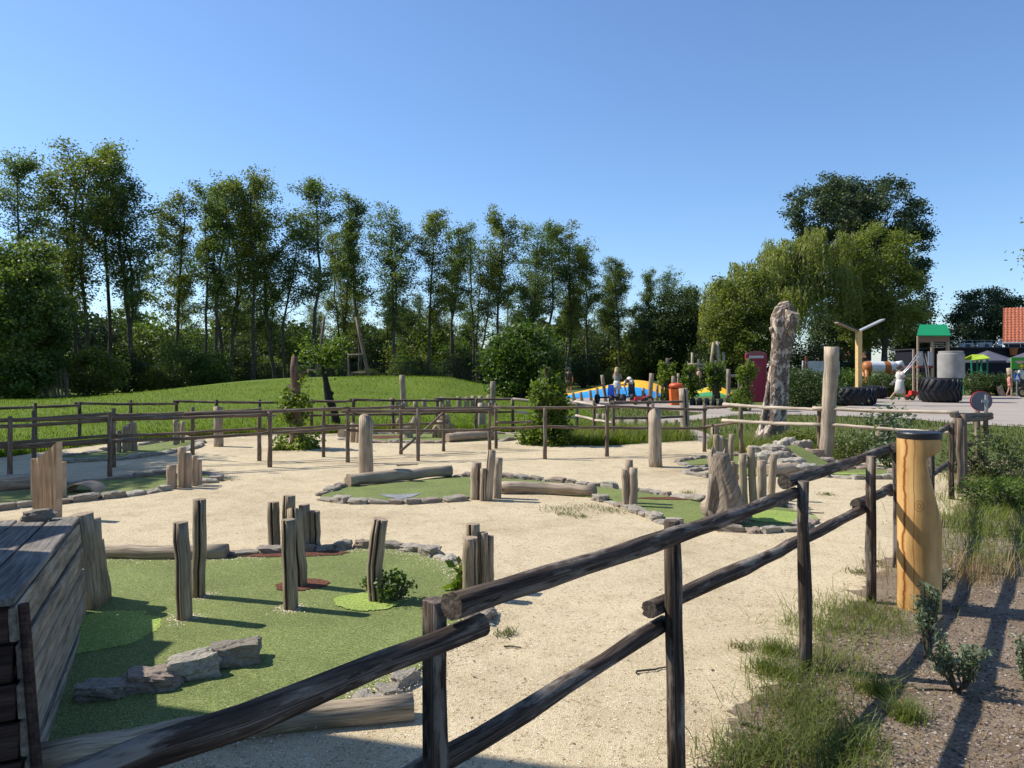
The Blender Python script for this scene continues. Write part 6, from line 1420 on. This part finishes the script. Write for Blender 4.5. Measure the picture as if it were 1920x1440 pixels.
# parasols, hut, cow, building
def parasol(label, px, ytop, d, R_, m):
    x = XW(px, d); zt = ZW(ytop, d); r = thing('parasol', label, 'parasol', (x, d, 0), 'grey parasols before the black building'); n = 8; V = [(x, d, zt)]
    for k in range(n): a = 2 * math.pi * k / n + .2; V.append((x + R_ * math.cos(a), d + R_ * math.sin(a), zt - .72))
    for k in range(n): a = 2 * math.pi * k / n + .2; V.append((x + R_ * math.cos(a), d + R_ * math.sin(a), zt - .86))
    F = [(0, k + 1, (k + 1) % n + 1) for k in range(n)] + [(k + 1, k + 1 + n, (k + 1) % n + 1 + n, (k + 1) % n + 1) for k in range(n)]
    add('canopy', V, F, m, r); mb = MB(); mb.tube([(x, d, 0), (x, d, zt - .02)], .035, 8); mb.done('pole', plain('parasol_pole', (.08, .08, .09), .4), r)
PC = plain('parasol_grey', (.085, .085, .115), .85)
parasol('large grey parasol in front of the black building', 1852, 657, 54, 1.75, PC); parasol('grey parasol cut by the right edge of the picture', 1935, 656, 52, 1.7, PC)
def building():
    d = 60; x0, x1 = XW(1775, d), XW(2150, d); r = thing('black_building', 'black boarded flat roofed cafe with roof railing behind the playground', 'building', ((x0 + x1) / 2, d, 0)); zt = ZW(653, d)
    nb = 14; m = plain('black_boards', (.011, .012, .02), .7, .25, var=.3)
    for k in range(nb):
        z0 = zt * k / nb; mb = MB(); mb.box(((x0 + x1) / 2, d + .012 * (k % 2), z0 + zt / nb / 2), (x1 - x0, .04, zt / nb - .03)); mb.done('board', m, r)
    mb = MB(); mb.box(((x0 + x1) / 2, d + 4.06, zt / 2 - .02), (x1 - x0 - .02, 8, zt - .06)); mb.done('wall', m, r)
    mb = MB(); mb.box(((x0 + x1) / 2, d + 4, zt + .05), (x1 - x0 + .3, 8.4, .10)); mb.done('roof_edge', plain('roof_edge_dark', (.04, .042, .055), .5), r)
    rl = plain('roof_rail_steel', (.38, .40, .40), .4, .5, .6)
    for k in range(12): x = x0 + .4 + k * .95; mb = MB(); mb.tube([(x, d + .5, zt + .1), (x, d + .5, zt + .62)], .018, 6); mb.done('rail_post', rl, r)
    for z in (.35, .62): mb = MB(); mb.tube([(x0 + .3, d + .5, zt + z), (x0 + 11, d + .5, zt + z)], .018, 6); mb.done('rail_bar', rl, r)
    for (a, b, ya) in ((1806, 1828, 643), (1840, 1863, 642)):
        mb = MB(); p, q = rp3(a, ya, d + 1), rp3(b, 655, d + 1); mb.box(((p[0] + q[0]) / 2, d + 1.4, (p[2] + q[2]) / 2), (q[0] - p[0], .5, p[2] - q[2])); o = mb.done('vent_unit', plain('vent_grey', (.42, .43, .43), .5, .4), r)
        mb = MB(); mb.tube([((p[0] + q[0]) / 2, d + 1.13, (p[2] + q[2]) / 2), ((p[0] + q[0]) / 2, d + 1.1, (p[2] + q[2]) / 2)], .2, 16); mb.done('fan', plain('fan_dark', (.08, .08, .08), .5), o)
    mb = MB(); c = rp3(1873, 648, d + 1); mb.lathe((c[0], d + 1, zt + .1), [(.2, 0), (.24, .1), (.24, .3), (.15, .42), (.03, .46)], 16); mb.done('roof_cowl', plain('bright_steel', (.6, .6, .6), .25, .5, .9), r, smooth=True)
    mb = MB(); c = rp3(1902, 660, d - .5); mb.lathe((c[0], d - .4, c[2] - .25), [(.22, 0), (.28, .45), (.31, .46), (.31, .54), (.26, .54)], 14); mb.done('flower_pot', plain('terracotta', (.40, .12, .04), .8), r)
building()
def tiled_house(label, px0, px1, yt, yb, d, rows, cols, col, wallc, name='tiled_house', slope=.9, dep=5.0, wallz=None):
    x0, x1 = XW(px0, d), XW(px1, d); zt, zb = ZW(yt, d), ZW(yb, d); r = thing(name, label, 'house', ((x0 + x1) / 2, d, 0)); V = []; F = []; run = (zt - zb) * slope
    for j in range(rows):
        for i in range(cols * 4 + 1):
            u = i / (cols * 4); x = x0 + (x1 - x0) * u; wv = .035 * math.cos(2 * math.pi * i / 4)
            for (t, up) in ((j / rows, .05), ((j + 1) / rows, .0)):
                V.append((x, d + run * t, zb + (zt - zb) * t + wv + up))
    st = (cols * 4 + 1) * 2
    for j in range(rows):
        for i in range(cols * 4): a = j * st + i * 2; F.append((a, a + 2, a + 3, a + 1))
        if j: 
            for i in range(cols * 4): a = j * st + i * 2; b = (j - 1) * st + i * 2 + 1; F.append((b, b + 2, a + 2, a))
    o = add('roof_tiles', V, F, plain(name + '_tiles_' + str(px0), col, .75, .3, var=.35, scale=6), r); o['kind'] = 'stuff'
    mb = MB(); V = [(x0 + .02, d + .1, zb - .05), (x1 - .02, d + .1, zb - .05), (x1 - .02, d + run, zt - .06), (x0 + .02, d + run, zt - .06), (x0 + .02, d + 2 * run, zb - .05), (x1 - .02, d + 2 * run, zb - .05)]
    mb.put(V, [(0, 1, 2, 3), (3, 2, 5, 4), (0, 3, 4), (1, 5, 2)]); mb.done('roof_body', plain('roof_under', (.12, .06, .04), .8), r)
    mb = MB(); mb.box(((x0 + x1) / 2, d + run, (zb - .12) / 2), (x1 - x0 - .3, 2 * run - .5, zb - .12)); w = mb.done('wall', plain(name + '_wall' + str(px0), wallc, .8), r)
    mb = MB(); mb.tube([(x0, d, zb - .02), (x1, d, zb - .02)], .06, 8); mb.done('gutter', plain('gutter_grey', (.3, .31, .32), .4), r)
    return r, x0, x1, zb
hr, x0, x1, zb = tiled_house('orange tiled roof at the right edge behind the cafe', 1880, 2060, 573, 643, 63, 14, 30, (.36, .115, .06), (.04, .04, .05), slope=1.0)
hr.rotation_euler = (0, 0, R(-33)); hr.location = (x0 + math.cos(R(33)) * (x1 - x0) / 2, 63 - math.sin(R(33)) * (x1 - x0) / 2, 0)
hr, x0, x1, zb = tiled_house('distant white house with red roof between the trunks', 822, 876, 650, 664, 84, 6, 14, (.34, .13, .07), (.42, .40, .37), name='distant_house', slope=2.0)
for k in range(3): mb = MB(); mb.box((x0 + .7 + k * 1.05, 84.2, zb - 1.1), (.6, .08, .9)); mb.done('window', plain('far_window', (.05, .06, .07), .2, .5), hr)
hr, x0, x1, zb = tiled_house('distant low house with red roof beyond the zip line frame', 730, 780, 655, 668, 88, 5, 12, (.30, .11, .07), (.35, .32, .3), name='distant_house', slope=2.2)
for k in range(2): mb = MB(); mb.box((x0 + .9 + k * 1.3, 88.2, zb - .9), (.6, .08, .8)); mb.done('window', plain('far_window', (.05, .06, .07), .2, .5), hr)
hr, x0, x1, zb = tiled_house('distant brown tiled house behind the lamp post', 1570, 1628, 643, 676, 76, 8, 12, (.22, .10, .06), (.45, .44, .42), name='distant_house', slope=1.5)
def chalet():
    d = 80; x0, x1 = XW(1108, d), XW(1172, d); r = thing('white_chalet', 'low white chalet with a row of windows behind the trees', 'building', ((x0 + x1) / 2, d, 0)); zt = ZW(673, d)
    mb = MB(); mb.box(((x0 + x1) / 2, d + 2, zt / 2), (x1 - x0, 4, zt)); mb.done('wall', plain('chalet_white', (.62, .62, .6), .6), r)
    mb = MB(); mb.box(((x0 + x1) / 2, d + 2, zt + .05), (x1 - x0 + .3, 4.4, .12)); mb.done('roof', plain('chalet_roof', (.5, .5, .48), .6), r)
    for k in range(5): mb = MB(); mb.box((x0 + .45 + k * .68, d - .02, zt - .62), (.48, .05, .62)); mb.done('window', plain('far_window', (.05, .06, .07), .2, .5), r)
chalet()
def hut():
    d = 47; r = thing('play_hut', 'small green play hut with a lime roof before the parasol', 'play hut', (XW(1835, d), d, 0)); g = plain('hut_green', (.015, .20, .09), .5); lm = plain('hut_lime', (.38, .50, .03), .5); 
    for (px, dy) in ((1822, 0), (1840, 0), (1851, 0), (1824, .9), (1849, .9)): mb = MB(); mb.box((XW(px, d), d + dy, ZW(672, d) / 2), (.08, .08, ZW(672, d))); mb.done('post', g, r)
    a, b = XW(1818, d), XW(1853, d); za = ZW(675, d); zb = ZW(669, d)
    V = [(a, d - .2, za), (a + .45, d + .5, zb + .15), (b, d + .5, zb + .15), (b, d - .2, za + .12), (a, d + 1.2, za), (b, d + 1.2, za + .1)]; V += [(v[0], v[1], v[2] - .06) for v in V]
    add('roof', V, [(0, 3, 2, 1), (1, 2, 5, 4), (6, 7, 8, 9), (7, 10, 11, 8), (0, 6, 9, 3), (4, 5, 11, 10), (0, 1, 7, 6), (1, 4, 10, 7), (3, 9, 8, 2), (2, 8, 11, 5)], lm, r)
    for z in (.7, 1.0): mb = MB(); mb.box(((XW(1822, d) + XW(1851, d)) / 2, d - .02, z + .35), (.95, .05, .1)); mb.done('rail', g, r)
hut()
d = 44; r = thing('picture_panel', 'bright green play panel at the right edge', 'panel', (XW(1915, d), d, 0)); a, b = rp3(1896, 670, d), rp3(1945, 692, d); mb = MB(); mb.box(((a[0] + b[0]) / 2, d, (a[2] + b[2]) / 2), (b[0] - a[0], .05, a[2] - b[2])); mb.done('board', plain('panel_green', (.04, .30, .03), .5, .4), r)
V = []; c = rp3(1911, 679, d)
for k in range(24): a = 2 * math.pi * k / 24; q = 1 + .25 * math.sin(3 * a); V.append((c[0] + .22 * q * math.cos(a), d - .03, c[2] + .09 * q * math.sin(a)))
add('pink_motif', V, [tuple(range(24))], plain('motif_pink', (.55, .34, .30), .5), r)
for px in (1898, 1940): mb = MB(); mb.tube([(XW(px, d), d + .06, 0), (XW(px, d), d + .06, ZW(671, d))], .05, 8); mb.done('post', W_GREY, r)
def cow():
    d = 46; r = thing('cow_statue', 'brown and white painted cow statue behind the lamp post', 'statue', (XW(1650, d), d, 0)); br = plain('cow_brown', (.36, .12, .03), .5, .4); wh = plain('cow_white', (.62, .63, .63), .5, .4)
    zc = ZW(689, d); segs = [(1617, .20, .0), (1621, .36, 0), (1630, .40, 0), (1640, .37, 0), (1655, .37, 0), (1667, .36, 0), (1678, .34, .03), (1682, .20, .08)]; V = []; n = 18
    P = [(XW(p, d), d, zc + o) for p, _, o in segs]; Vt, F, U, M = tube(np.array(P), np.array([s[1] for s in segs]), n); mi = []
    for f in F: cxp = np.mean([Vt[i][0] for i in f]); pxp = cxp / d * FPX + 960; mi.append(0 if pxp < 1634 or 1654 < pxp < 1668 else 1)
    add('body', Vt, F, [br, wh], r, None, True, U, mi)
    for (px, dy) in ((1623, -.18), (1623, .2), (1672, -.18), (1672, .2)): mb = MB(); mb.tube([(XW(px, d), d + dy, 0), (XW(px, d), d + dy, .5), (XW(px, d), d + dy, zc - .1)], [.10, .08, .15], 10); mb.done('leg', br, r, smooth=True)
    mb = MB(); mb.tube([rp3(1681, 684, d), rp3(1688, 682, d), rp3(1694, 690, d)], [.2, .22, .12], 12); mb.done('head', wh, r, smooth=True)
cow()
# split log seats on the right
for i, (px, yb, yt, tp, w) in enumerate([(1848, 734, 719, 0, 9), (1869, 732, 720, 0, 9), (1880, 742, 724, -7, 12), (1893, 741, 722, -6, 9), (1823, 740, 708, -2, 10), (1833, 740, 725, 0, 7), (1904, 735, 695, -2, 10), (1896, 735, 690, -4, 10)]):
    pole(px, yt, yb, w, ['upright seat log under the hedge', 'second seat log under the hedge', 'thick leaning log right of the tyre tower', 'thin leaning log next to the thick leaning one', 'tall log just right of the concrete ring tyre', 'short log right of the concrete ring tyre', 'tall upright log under the green panel', 'tallest upright log under the green panel'][i], tp, None, W_SILVER, 0, 'logs at the play corner')

# ------------------------------------------------------------------ people
SKIN = plain('skin', (.42, .25, .17), .6, .3, var=.06)
def person(label, px, yfoot, ytop, d, z0, pose, skin=SKIN, hair=(.30, .20, .09), top=None, bottom=None, longhair=False, hat=None, face=0.0, name='person'):
    """pose: dict of joint positions for a 1.7 m figure facing -Y, overridden per figure"""
    H = ZW(ytop, d) - z0; s = H / pose.get('H', 1.72); x = XW(px, d); root = thing(name, label, 'person', (x, d, z0))
    J = dict(pelvis=(0, 0, .93, .125), waist=(0, 0, 1.10, .115), chest=(0, 0, 1.30, .14), neck=(0, 0, 1.47, .055), head=(0, 0, 1.60, .10), crown=(0, 0, 1.68, .075),
             shL=(-.17, 0, 1.41, .055), elL=(-.22, 0, 1.15, .042), wrL=(-.22, -.05, .90, .03), haL=(-.22, -.06, .80, .035), shR=(.17, 0, 1.41, .055), elR=(.22, 0, 1.15, .042), wrR=(.22, -.05, .90, .03), haR=(.22, -.06, .80, .035),
             hiL=(-.09, 0, .88, .09), knL=(-.10, 0, .50, .062), anL=(-.10, .02, .08, .042), toL=(-.10, -.12, .03, .035), hiR=(.09, 0, .88, .09), knR=(.10, 0, .50, .062), anR=(.10, .02, .08, .042), toR=(.10, -.12, .03, .035))
    for k, v in pose.items():
        if k != 'H': J[k] = tuple(v) + ((J[k][3],) if len(v) == 3 else ())
    cf, sf = math.cos(face), math.sin(face)
    def T(p): return ((p[0] * cf - p[1] * sf) * s, (p[0] * sf + p[1] * cf) * s, p[2] * s)
    ks = list(J); E = [('pelvis', 'waist'), ('waist', 'chest'), ('chest', 'neck'), ('neck', 'head'), ('head', 'crown')]
    for q in 'LR': E += [('chest', 'sh' + q), ('sh' + q, 'el' + q), ('el' + q, 'wr' + q), ('wr' + q, 'ha' + q), ('pelvis', 'hi' + q), ('hi' + q, 'kn' + q), ('kn' + q, 'an' + q), ('an' + q, 'to' + q)]
    me = bpy.data.meshes.new('body'); me.from_pydata([T(J[k]) for k in ks], [(ks.index(a), ks.index(b)) for a, b in E], []); me.materials.append(skin)
    o = bpy.data.objects.new('body', me); COL.objects.link(o); o.parent = root; WO[o.name] = WO[root.name]
    o.modifiers.new('skin', 'SKIN'); sv = me.skin_vertices[0].data
    for i, k in enumerate(ks): sv[i].radius = (J[k][3] * s, J[k][3] * s); sv[i].use_root = (k == 'pelvis')
    sub = o.modifiers.new('sub', 'SUBSURF'); sub.levels = 1; sub.render_levels = 2
    def garment(nm, chain, mat, sides=14, squash=1.0):
        P = np.array([T(c[:3]) for c in chain]) + np.array([x, d, z0]); V, F, U, M = tube(P, np.array([c[3] * s for c in chain]), sides, rough=.03, seed=int(px)); add(nm, V, F, mat, root, None, True)
    if top:
        garment('top', [(*J['pelvis'][:3], J['pelvis'][3] * 1.25), (*J['waist'][:3], J['waist'][3] * 1.22), (*J['chest'][:3], J['chest'][3] * 1.32), (J['neck'][0], J['neck'][1], J['neck'][2] - .05, .10)], top[0])
        if top[1]:
            for q in 'LR': sh, el = J['sh' + q], J['el' + q]; f = top[1]; garment('sleeve', [(*sh[:3], .085), (*(sh[i] + (el[i] - sh[i]) * f for i in range(3)), .075)], top[0], 10)
    if bottom:
        if bottom[1] == 'skirt':
            p = J['pelvis']; k = [(J['knL'][i] + J['knR'][i]) / 2 for i in range(3)]; f = bottom[2]; a = [(J['anL'][i] + J['anR'][i]) / 2 for i in range(3)]
            e = [p[i] + (k[i] - p[i]) * min(1, f) + (a[i] - k[i]) * max(0, f - 1) for i in range(3)]
            garment('skirt', [(p[0], p[1], p[2] + .12, .15), (p[0], p[1], p[2], .19), ((p[0] + e[0]) / 2, (p[1] + e[1]) / 2, (p[2] + e[2]) / 2, .22), (*e, .25)], bottom[0])
        else:
            for q in 'LR': hi, kn = J['hi' + q], J['kn' + q]; garment('trouser_leg', [(hi[0], hi[1], hi[2] + .08, .12), (*(hi[i] + (kn[i] - hi[i]) * bottom[2] for i in range(3)), .10)], bottom[0], 10)
    hd = np.array(T(J['head'])) + np.array([x, d, z0]); hm = plain('hair_%d' % px, hair, .7)
    mb = MB(); r = .118 * s; bk = np.array(T((0, .035, .02)))
    mb.lathe((hd[0] + bk[0], hd[1] + bk[1], hd[2] - .05 * s + bk[2]), [(r * .75, 0), (r * .98, r * .5), (r, r * .9), (r * .75, r * 1.45), (r * .2, r * 1.66)], 14)
    if longhair: b = np.array(T((0, .09, 0))); mb.tube([hd + b * .9 + (0, 0, .03 * s), hd + b * 1.3 - (0, 0, .12 * s), hd + b * 1.1 - (0, 0, .32 * s)], [.09 * s, .10 * s, .05 * s], 10)
    mb.done('hair', hm, root, smooth=True)
    if hat: mb = MB(); mb.lathe((hd[0], hd[1], hd[2] + .03 * s), [(.05 * s, 0), (.19 * s, .0), (.19 * s, .015 * s), (.12 * s, .03 * s), (.11 * s, .11 * s), (.03 * s, .13 * s)], 18); mb.done('hat', hat, root, smooth=True)
    return root
WHT = plain('white_cotton', (.58, .55, .50), .85, .2, var=.08)
person('blonde woman in grey top and white skirt standing behind the go kart', 1157, 752, 690, 37.5, 0, dict(wrR=(.12, -.22, 1.2), haR=(.06, -.27, 1.27), elR=(.24, -.05, 1.16), wrL=(-.10, -.24, 1.2), haL=(-.05, -.28, 1.26), elL=(-.24, -.05, 1.16)), hair=(.44, .33, .18), top=(plain('grey_green_top', (.24, .26, .22), .85), 0), bottom=(WHT, 'skirt', .75), longhair=True, face=R(150))
person('person in a white shirt bending over beside the go kart', 1184, 750, 708, 38, 0, dict(H=1.28, pelvis=(0, .10, .88, .13), waist=(0, 0, 1.05, .13), chest=(0, -.22, 1.14, .15), neck=(0, -.38, 1.10, .06), head=(0, -.50, 1.04, .10), crown=(0, -.56, 1.0, .07), shL=(-.18, -.28, 1.10, .06), shR=(.18, -.28, 1.10, .06), elL=(-.22, -.36, .86, .045), elR=(.22, -.36, .86, .045), wrL=(-.18, -.46, .64, .03), wrR=(.18, -.46, .64, .03), haL=(-.16, -.5, .56, .035), haR=(.16, -.5, .56, .035)), hair=(.10, .06, .03), top=(WHT, .7), bottom=(plain('dark_shorts', (.06, .05, .06), .8), 'trousers', .9), face=R(-40))
person('child in pale swimwear standing on the green pillow', 1310, 727, 690, 45.5, .50, dict(head=(0, 0, 1.57, .125), crown=(0, 0, 1.66, .09)), hair=(.14, .08, .04), top=(plain('pink_swim', (.55, .36, .30), .7), 0), bottom=(plain('pink_shorts', (.5, .28, .24), .7), 'trousers', .5), face=R(-20))
person('person in a long white dress and dark hat striding across the square', 1687, 752, 686, 37.4, 0, dict(knL=(-.09, -.20, .52, .06), anL=(-.09, -.22, .10, .042), toL=(-.09, -.36, .05, .035), knR=(.09, .12, .50, .06), anR=(.09, .40, .14, .042), toR=(.09, .36, .03, .035), elL=(-.22, -.16, 1.18, .042), wrL=(-.20, -.36, 1.10, .03), haL=(-.20, -.43, 1.12, .035), elR=(.22, .10, 1.16, .042), wrR=(.2, .06, .93, .03), haR=(.2, .04, .84, .035)), hair=(.05, .035, .03), top=(WHT, 1.0), bottom=(WHT, 'skirt', 1.35), hat=plain('dark_hat', (.05, .03, .035), .8), face=R(80))
person('child in red striped swimwear walking at the right edge', 1893, 740, 700, 43, 0, dict(knL=(-.09, -.14, .52, .06), anL=(-.09, -.1, .10, .042), anR=(.09, .2, .10, .042), knR=(.09, .05, .5, .06), head=(0, 0, 1.57, .12)), hair=(.30, .2, .1), top=(plain('coral_swim', (.62, .22, .17), .7), 0), bottom=(plain('coral_swim', (.62, .22, .17), .7), 'trousers', .35), face=R(60))
person('person in a white patterned shirt and yellow cap behind the bike', 1914, 738, 684, 44, 0, {}, hair=(.4, .32, .03), top=(plain('white_green_shirt', (.5, .56, .48), .8, var=.4, scale=30), .8), bottom=(plain('dark_trousers', (.03, .035, .03), .8), 'trousers', 1.0), hat=plain('yellow_cap', (.55, .42, .02), .7), face=R(30))
person('dark clothed person with a blue cap before the far shrubs', 1067, 730, 690, 47, 0, dict(H=1.72), hair=(.04, .03, .03), top=(plain('dark_jacket', (.02, .022, .025), .8), 1.0), bottom=(plain('dark_trousers', (.03, .035, .03), .8), 'trousers', 1.0), hat=plain('blue_cap', (.03, .14, .32), .7), face=R(170))

# ------------------------------------------------------------------ pedal vehicles
def wheel(parent, c, R_, w, m_rim, ax=0.0):
    n = 22; ca, sa = math.cos(ax), math.sin(ax)
    def ring(prof):
        V = []
        for (rr_, o) in prof:
            for k in range(n): a = 2 * math.pi * k / n; lx = o; ly = rr_ * math.cos(a); V.append((c[0] + lx * ca - ly * sa, c[1] + lx * sa + ly * ca, c[2] + rr_ * math.sin(a)))
        F = [(i * n + k, i * n + (k + 1) % n, (i + 1) * n + (k + 1) % n, (i + 1) * n + k) for i in range(len(prof) - 1) for k in range(n)]; return V, F
    wobj = thing('wheel', None, None, c); wobj.parent = parent; wobj.location = np.array(c) - WO[parent.name]; WO[wobj.name] = np.array(c, float)
    V, F = ring([(R_ * .6, -w / 2), (R_ * .92, -w / 2), (R_, -w * .3), (R_, w * .3), (R_ * .92, w / 2), (R_ * .6, w / 2), (R_ * .6, -w / 2)]); add('tyre', V, F, RUB, wobj, smooth=False)
    V, F = ring([(R_ * .02, -w * .35), (R_ * .6, -w * .3), (R_ * .6, w * .3), (R_ * .02, w * .35)]); add('rim', V, F, m_rim, wobj)
def kart(label, px, d, seatm, rz=0.0, xo=0.0, s=1.0):
    x = XW(px, d); r = thing('pedal_kart', label, 'go kart', (x, d, 0), 'pedal go karts'); bk = plain('kart_black', (.015, .015, .017), .45); gy = plain('kart_grey', (.12, .12, .12), .5)
    for (dx, dy) in ((-.62 * s, .1), (.45 * s, -.45), (-.05 * s, -.55), (.62 * s, .45)): wheel(r, (x + dx, d + dy, .21 * s), .21 * s, .15 * s, gy, R(-25))
    mb = MB(); mb.tube([(x - .62 * s, d + .1, .26), (x, d - .1, .27), (x + .6 * s, d, .26)], .035, 8); mb.tube([(x - .1, d - .5, .25), (x + .1, d + .5, .27)], .035, 8); mb.done('frame', bk, r)
    V = [(x - .2, d - .32, .34), (x + .17, d - .34, .34), (x + .17, d + .08, .37), (x - .16, d + .08, .38), (x - .11, d + .2, .84), (x + .14, d + .18, .84)]; V += [(v[0], v[1] + .05, v[2] - .05) for v in V]
    add('seat', V, [(0, 1, 2, 3), (3, 2, 5, 4), (6, 9, 8, 7), (9, 10, 11, 8), (0, 6, 7, 1), (4, 5, 11, 10), (0, 3, 9, 6), (3, 4, 10, 9), (1, 7, 8, 2), (2, 8, 11, 5)], seatm, r)
    mb = MB(); mb.tube([(x - .28, d - .3, .35), (x - .34, d - .1, .72), (x - .36, d + .0, .8)], .022, 7); mb.tube([(x - .5, d, .82), (x - .36, d - .1, .86), (x - .22, d, .82), (x - .36, d + .1, .78), (x - .5, d, .82)], .02, 7); mb.done('steering_wheel', bk, r)
kart('pedal go kart with a bright blue seat on the path', 1146, 34.8, plain('kart_blue', (.03, .16, .60), .4, .5), s=1.0)
kart('black pedal go kart beside the bending person', 1185, 35.8, plain('kart_dark_seat', (.03, .03, .035), .5))
def trike(label, px, d, s=1.0, flip=1):
    x = XW(px, d); r = thing('red_tricycle', label, 'tricycle', (x, d, 0), 'red ride on tricycles'); rd = plain('trike_red', (.52, .04, .03), .4, .5); tn = plain('trike_rim', (.40, .30, .14), .6)
    wheel(r, (x + flip * .45 * s, d, .22 * s), .22 * s, .07 * s, tn, R(90)); wheel(r, (x - flip * .38 * s, d - .22, .13 * s), .13 * s, .07 * s, tn, R(90)); wheel(r, (x - flip * .38 * s, d + .22, .13 * s), .13 * s, .07 * s, tn, R(90))
    mb = MB(); mb.tube([(x + flip * .42 * s, d, .5 * s), (x + flip * .2 * s, d, .42 * s), (x - flip * .1 * s, d, .26 * s), (x - flip * .38 * s, d, .24 * s)], .045 * s, 8); mb.box((x - flip * .2 * s, d, .30 * s), (.38 * s, .3 * s, .16 * s)); mb.box((x - flip * .46 * s, d, .2 * s), (.2 * s, .42 * s, .06 * s)); mb.done('frame', rd, r)
    mb = MB(); mb.tube([(x + flip * .45 * s, d, .22 * s), (x + flip * .40 * s, d, .66 * s)], .025 * s, 7); mb.tube([(x + flip * .38 * s, d - .24 * s, .72 * s), (x + flip * .40 * s, d, .66 * s), (x + flip * .38 * s, d + .24 * s, .72 * s)], .02 * s, 7); mb.done('handlebar', plain('trike_steel', (.4, .38, .36), .4, .5, .5), r)
    mb = MB(); mb.box((x - flip * .25 * s, d, .40 * s), (.24 * s, .24 * s, .05 * s)); mb.done('saddle', rd, r)
trike('red tricycle parked behind the striding person', 1722, 38.4, 1.1, 1)
trike('low red tricycle lying on the path beside the go karts', 1203, 33.8, .8, 1)
# bike wheel at the right edge: a small balance bike
d = 42; x = XW(1917, d); r = thing('balance_bike', 'dark balance bike cut by the right edge of the picture', 'bike', (x, d, 0)); wheel(r, (x, d, .26), .26, .06, plain('trike_rim', (.40, .30, .14)), R(90)); wheel(r, (x + .7, d, .26), .26, .06, plain('trike_rim', (.40, .30, .14)), R(90)); mb = MB(); mb.tube([(x, d, .26), (x + .1, d, .55), (x + .7, d, .3)], .03, 8); mb.tube([(x, d, .26), (x + .06, d, .75)], .025, 8); mb.done('frame', plain('kart_black', (.015, .015, .017)), r)
# crossing sign at right edge
d = 42.5; x = XW(1907, d); r = thing('blue_sign', 'small blue square sign with a white figure near the right edge', 'sign', (x, d, 0)); mb = MB(); mb.box((x, d, ZW(707, d)), (.32, .03, .40)); mb.done('plate', plain('sign_blue', (.02, .12, .38), .4), r)
mb = MB(); zc = ZW(707, d); mb.put([(x, d - .02, zc + .17), (x - .13, d - .02, zc - .14), (x + .13, d - .02, zc - .14)], [(0, 1, 2)]); mb.done('white_symbol', plain('sign_white', (.75, .75, .75), .5), r)
mb = MB(); mb.tube([(x, d + .03, 0), (x, d + .03, zc)], .025, 8); mb.done('pole', plain('galvanised', (.33, .34, .36)), r)

# ------------------------------------------------------------------ beyond the frame: the building and tree whose shade falls into view
def lodge():
    r = thing('timber_lodge', 'tall timber lodge just outside the left edge', 'building', (-7.4, -1, 0)); wm = plain('lodge_boards', (.16, .11, .075), .8, var=.25, scale=4)
    def bx(n, x0, x1, y0, y1, z0, z1, m): mb = MB(); mb.box(((x0 + x1) / 2, (y0 + y1) / 2, (z0 + z1) / 2), (x1 - x0, y1 - y0, z1 - z0)); return mb.done(n, m, r)
    bx('wall', -10, -4.55, -7, 4.42, -.05, 5.7, wm); bx('porch_wall', -9.5, -4.6, 4.425, 5.05, -.05, 2.75, wm)
    bx('porch_roof', -9.7, -4.5, 4.43, 5.15, 2.76, 2.87, plain('lodge_roof', (.06, .05, .05), .8))
    V = [(-10.1, -7.2, 5.7), (-4.5, -7.2, 5.7), (-4.5, 4.5, 5.7), (-10.1, 4.5, 5.7), (-7.3, -7.2, 7.0), (-7.3, 4.5, 7.0)]; add('roof', V, [(0, 1, 4), (3, 5, 2), (1, 2, 5, 4), (0, 4, 5, 3), (3, 2, 1, 0)], plain('lodge_roof', (.06, .05, .05)), r)
    for k in range(4): bx('window', -4.555, -4.53, -5.6 + 2.6 * k, -4.4 + 2.6 * k, 1.0, 2.2, plain('far_window', (.05, .06, .07), .2, .5))
lodge()
dome_tree('shade_tree', 'broad leafy tree outside the left edge shading the grit', 91, (-15.2, 13.6, 0), [(0, 0, 7.9, 3.0, 1.9), (.6, -.6, 7.0, 2.4, 1.5), (-1.5, .2, 8.6, 2.2, 1.5)], 26000, .2, L_TREE[0], .2, 160, .34)
bpy.context.view_layer.update()
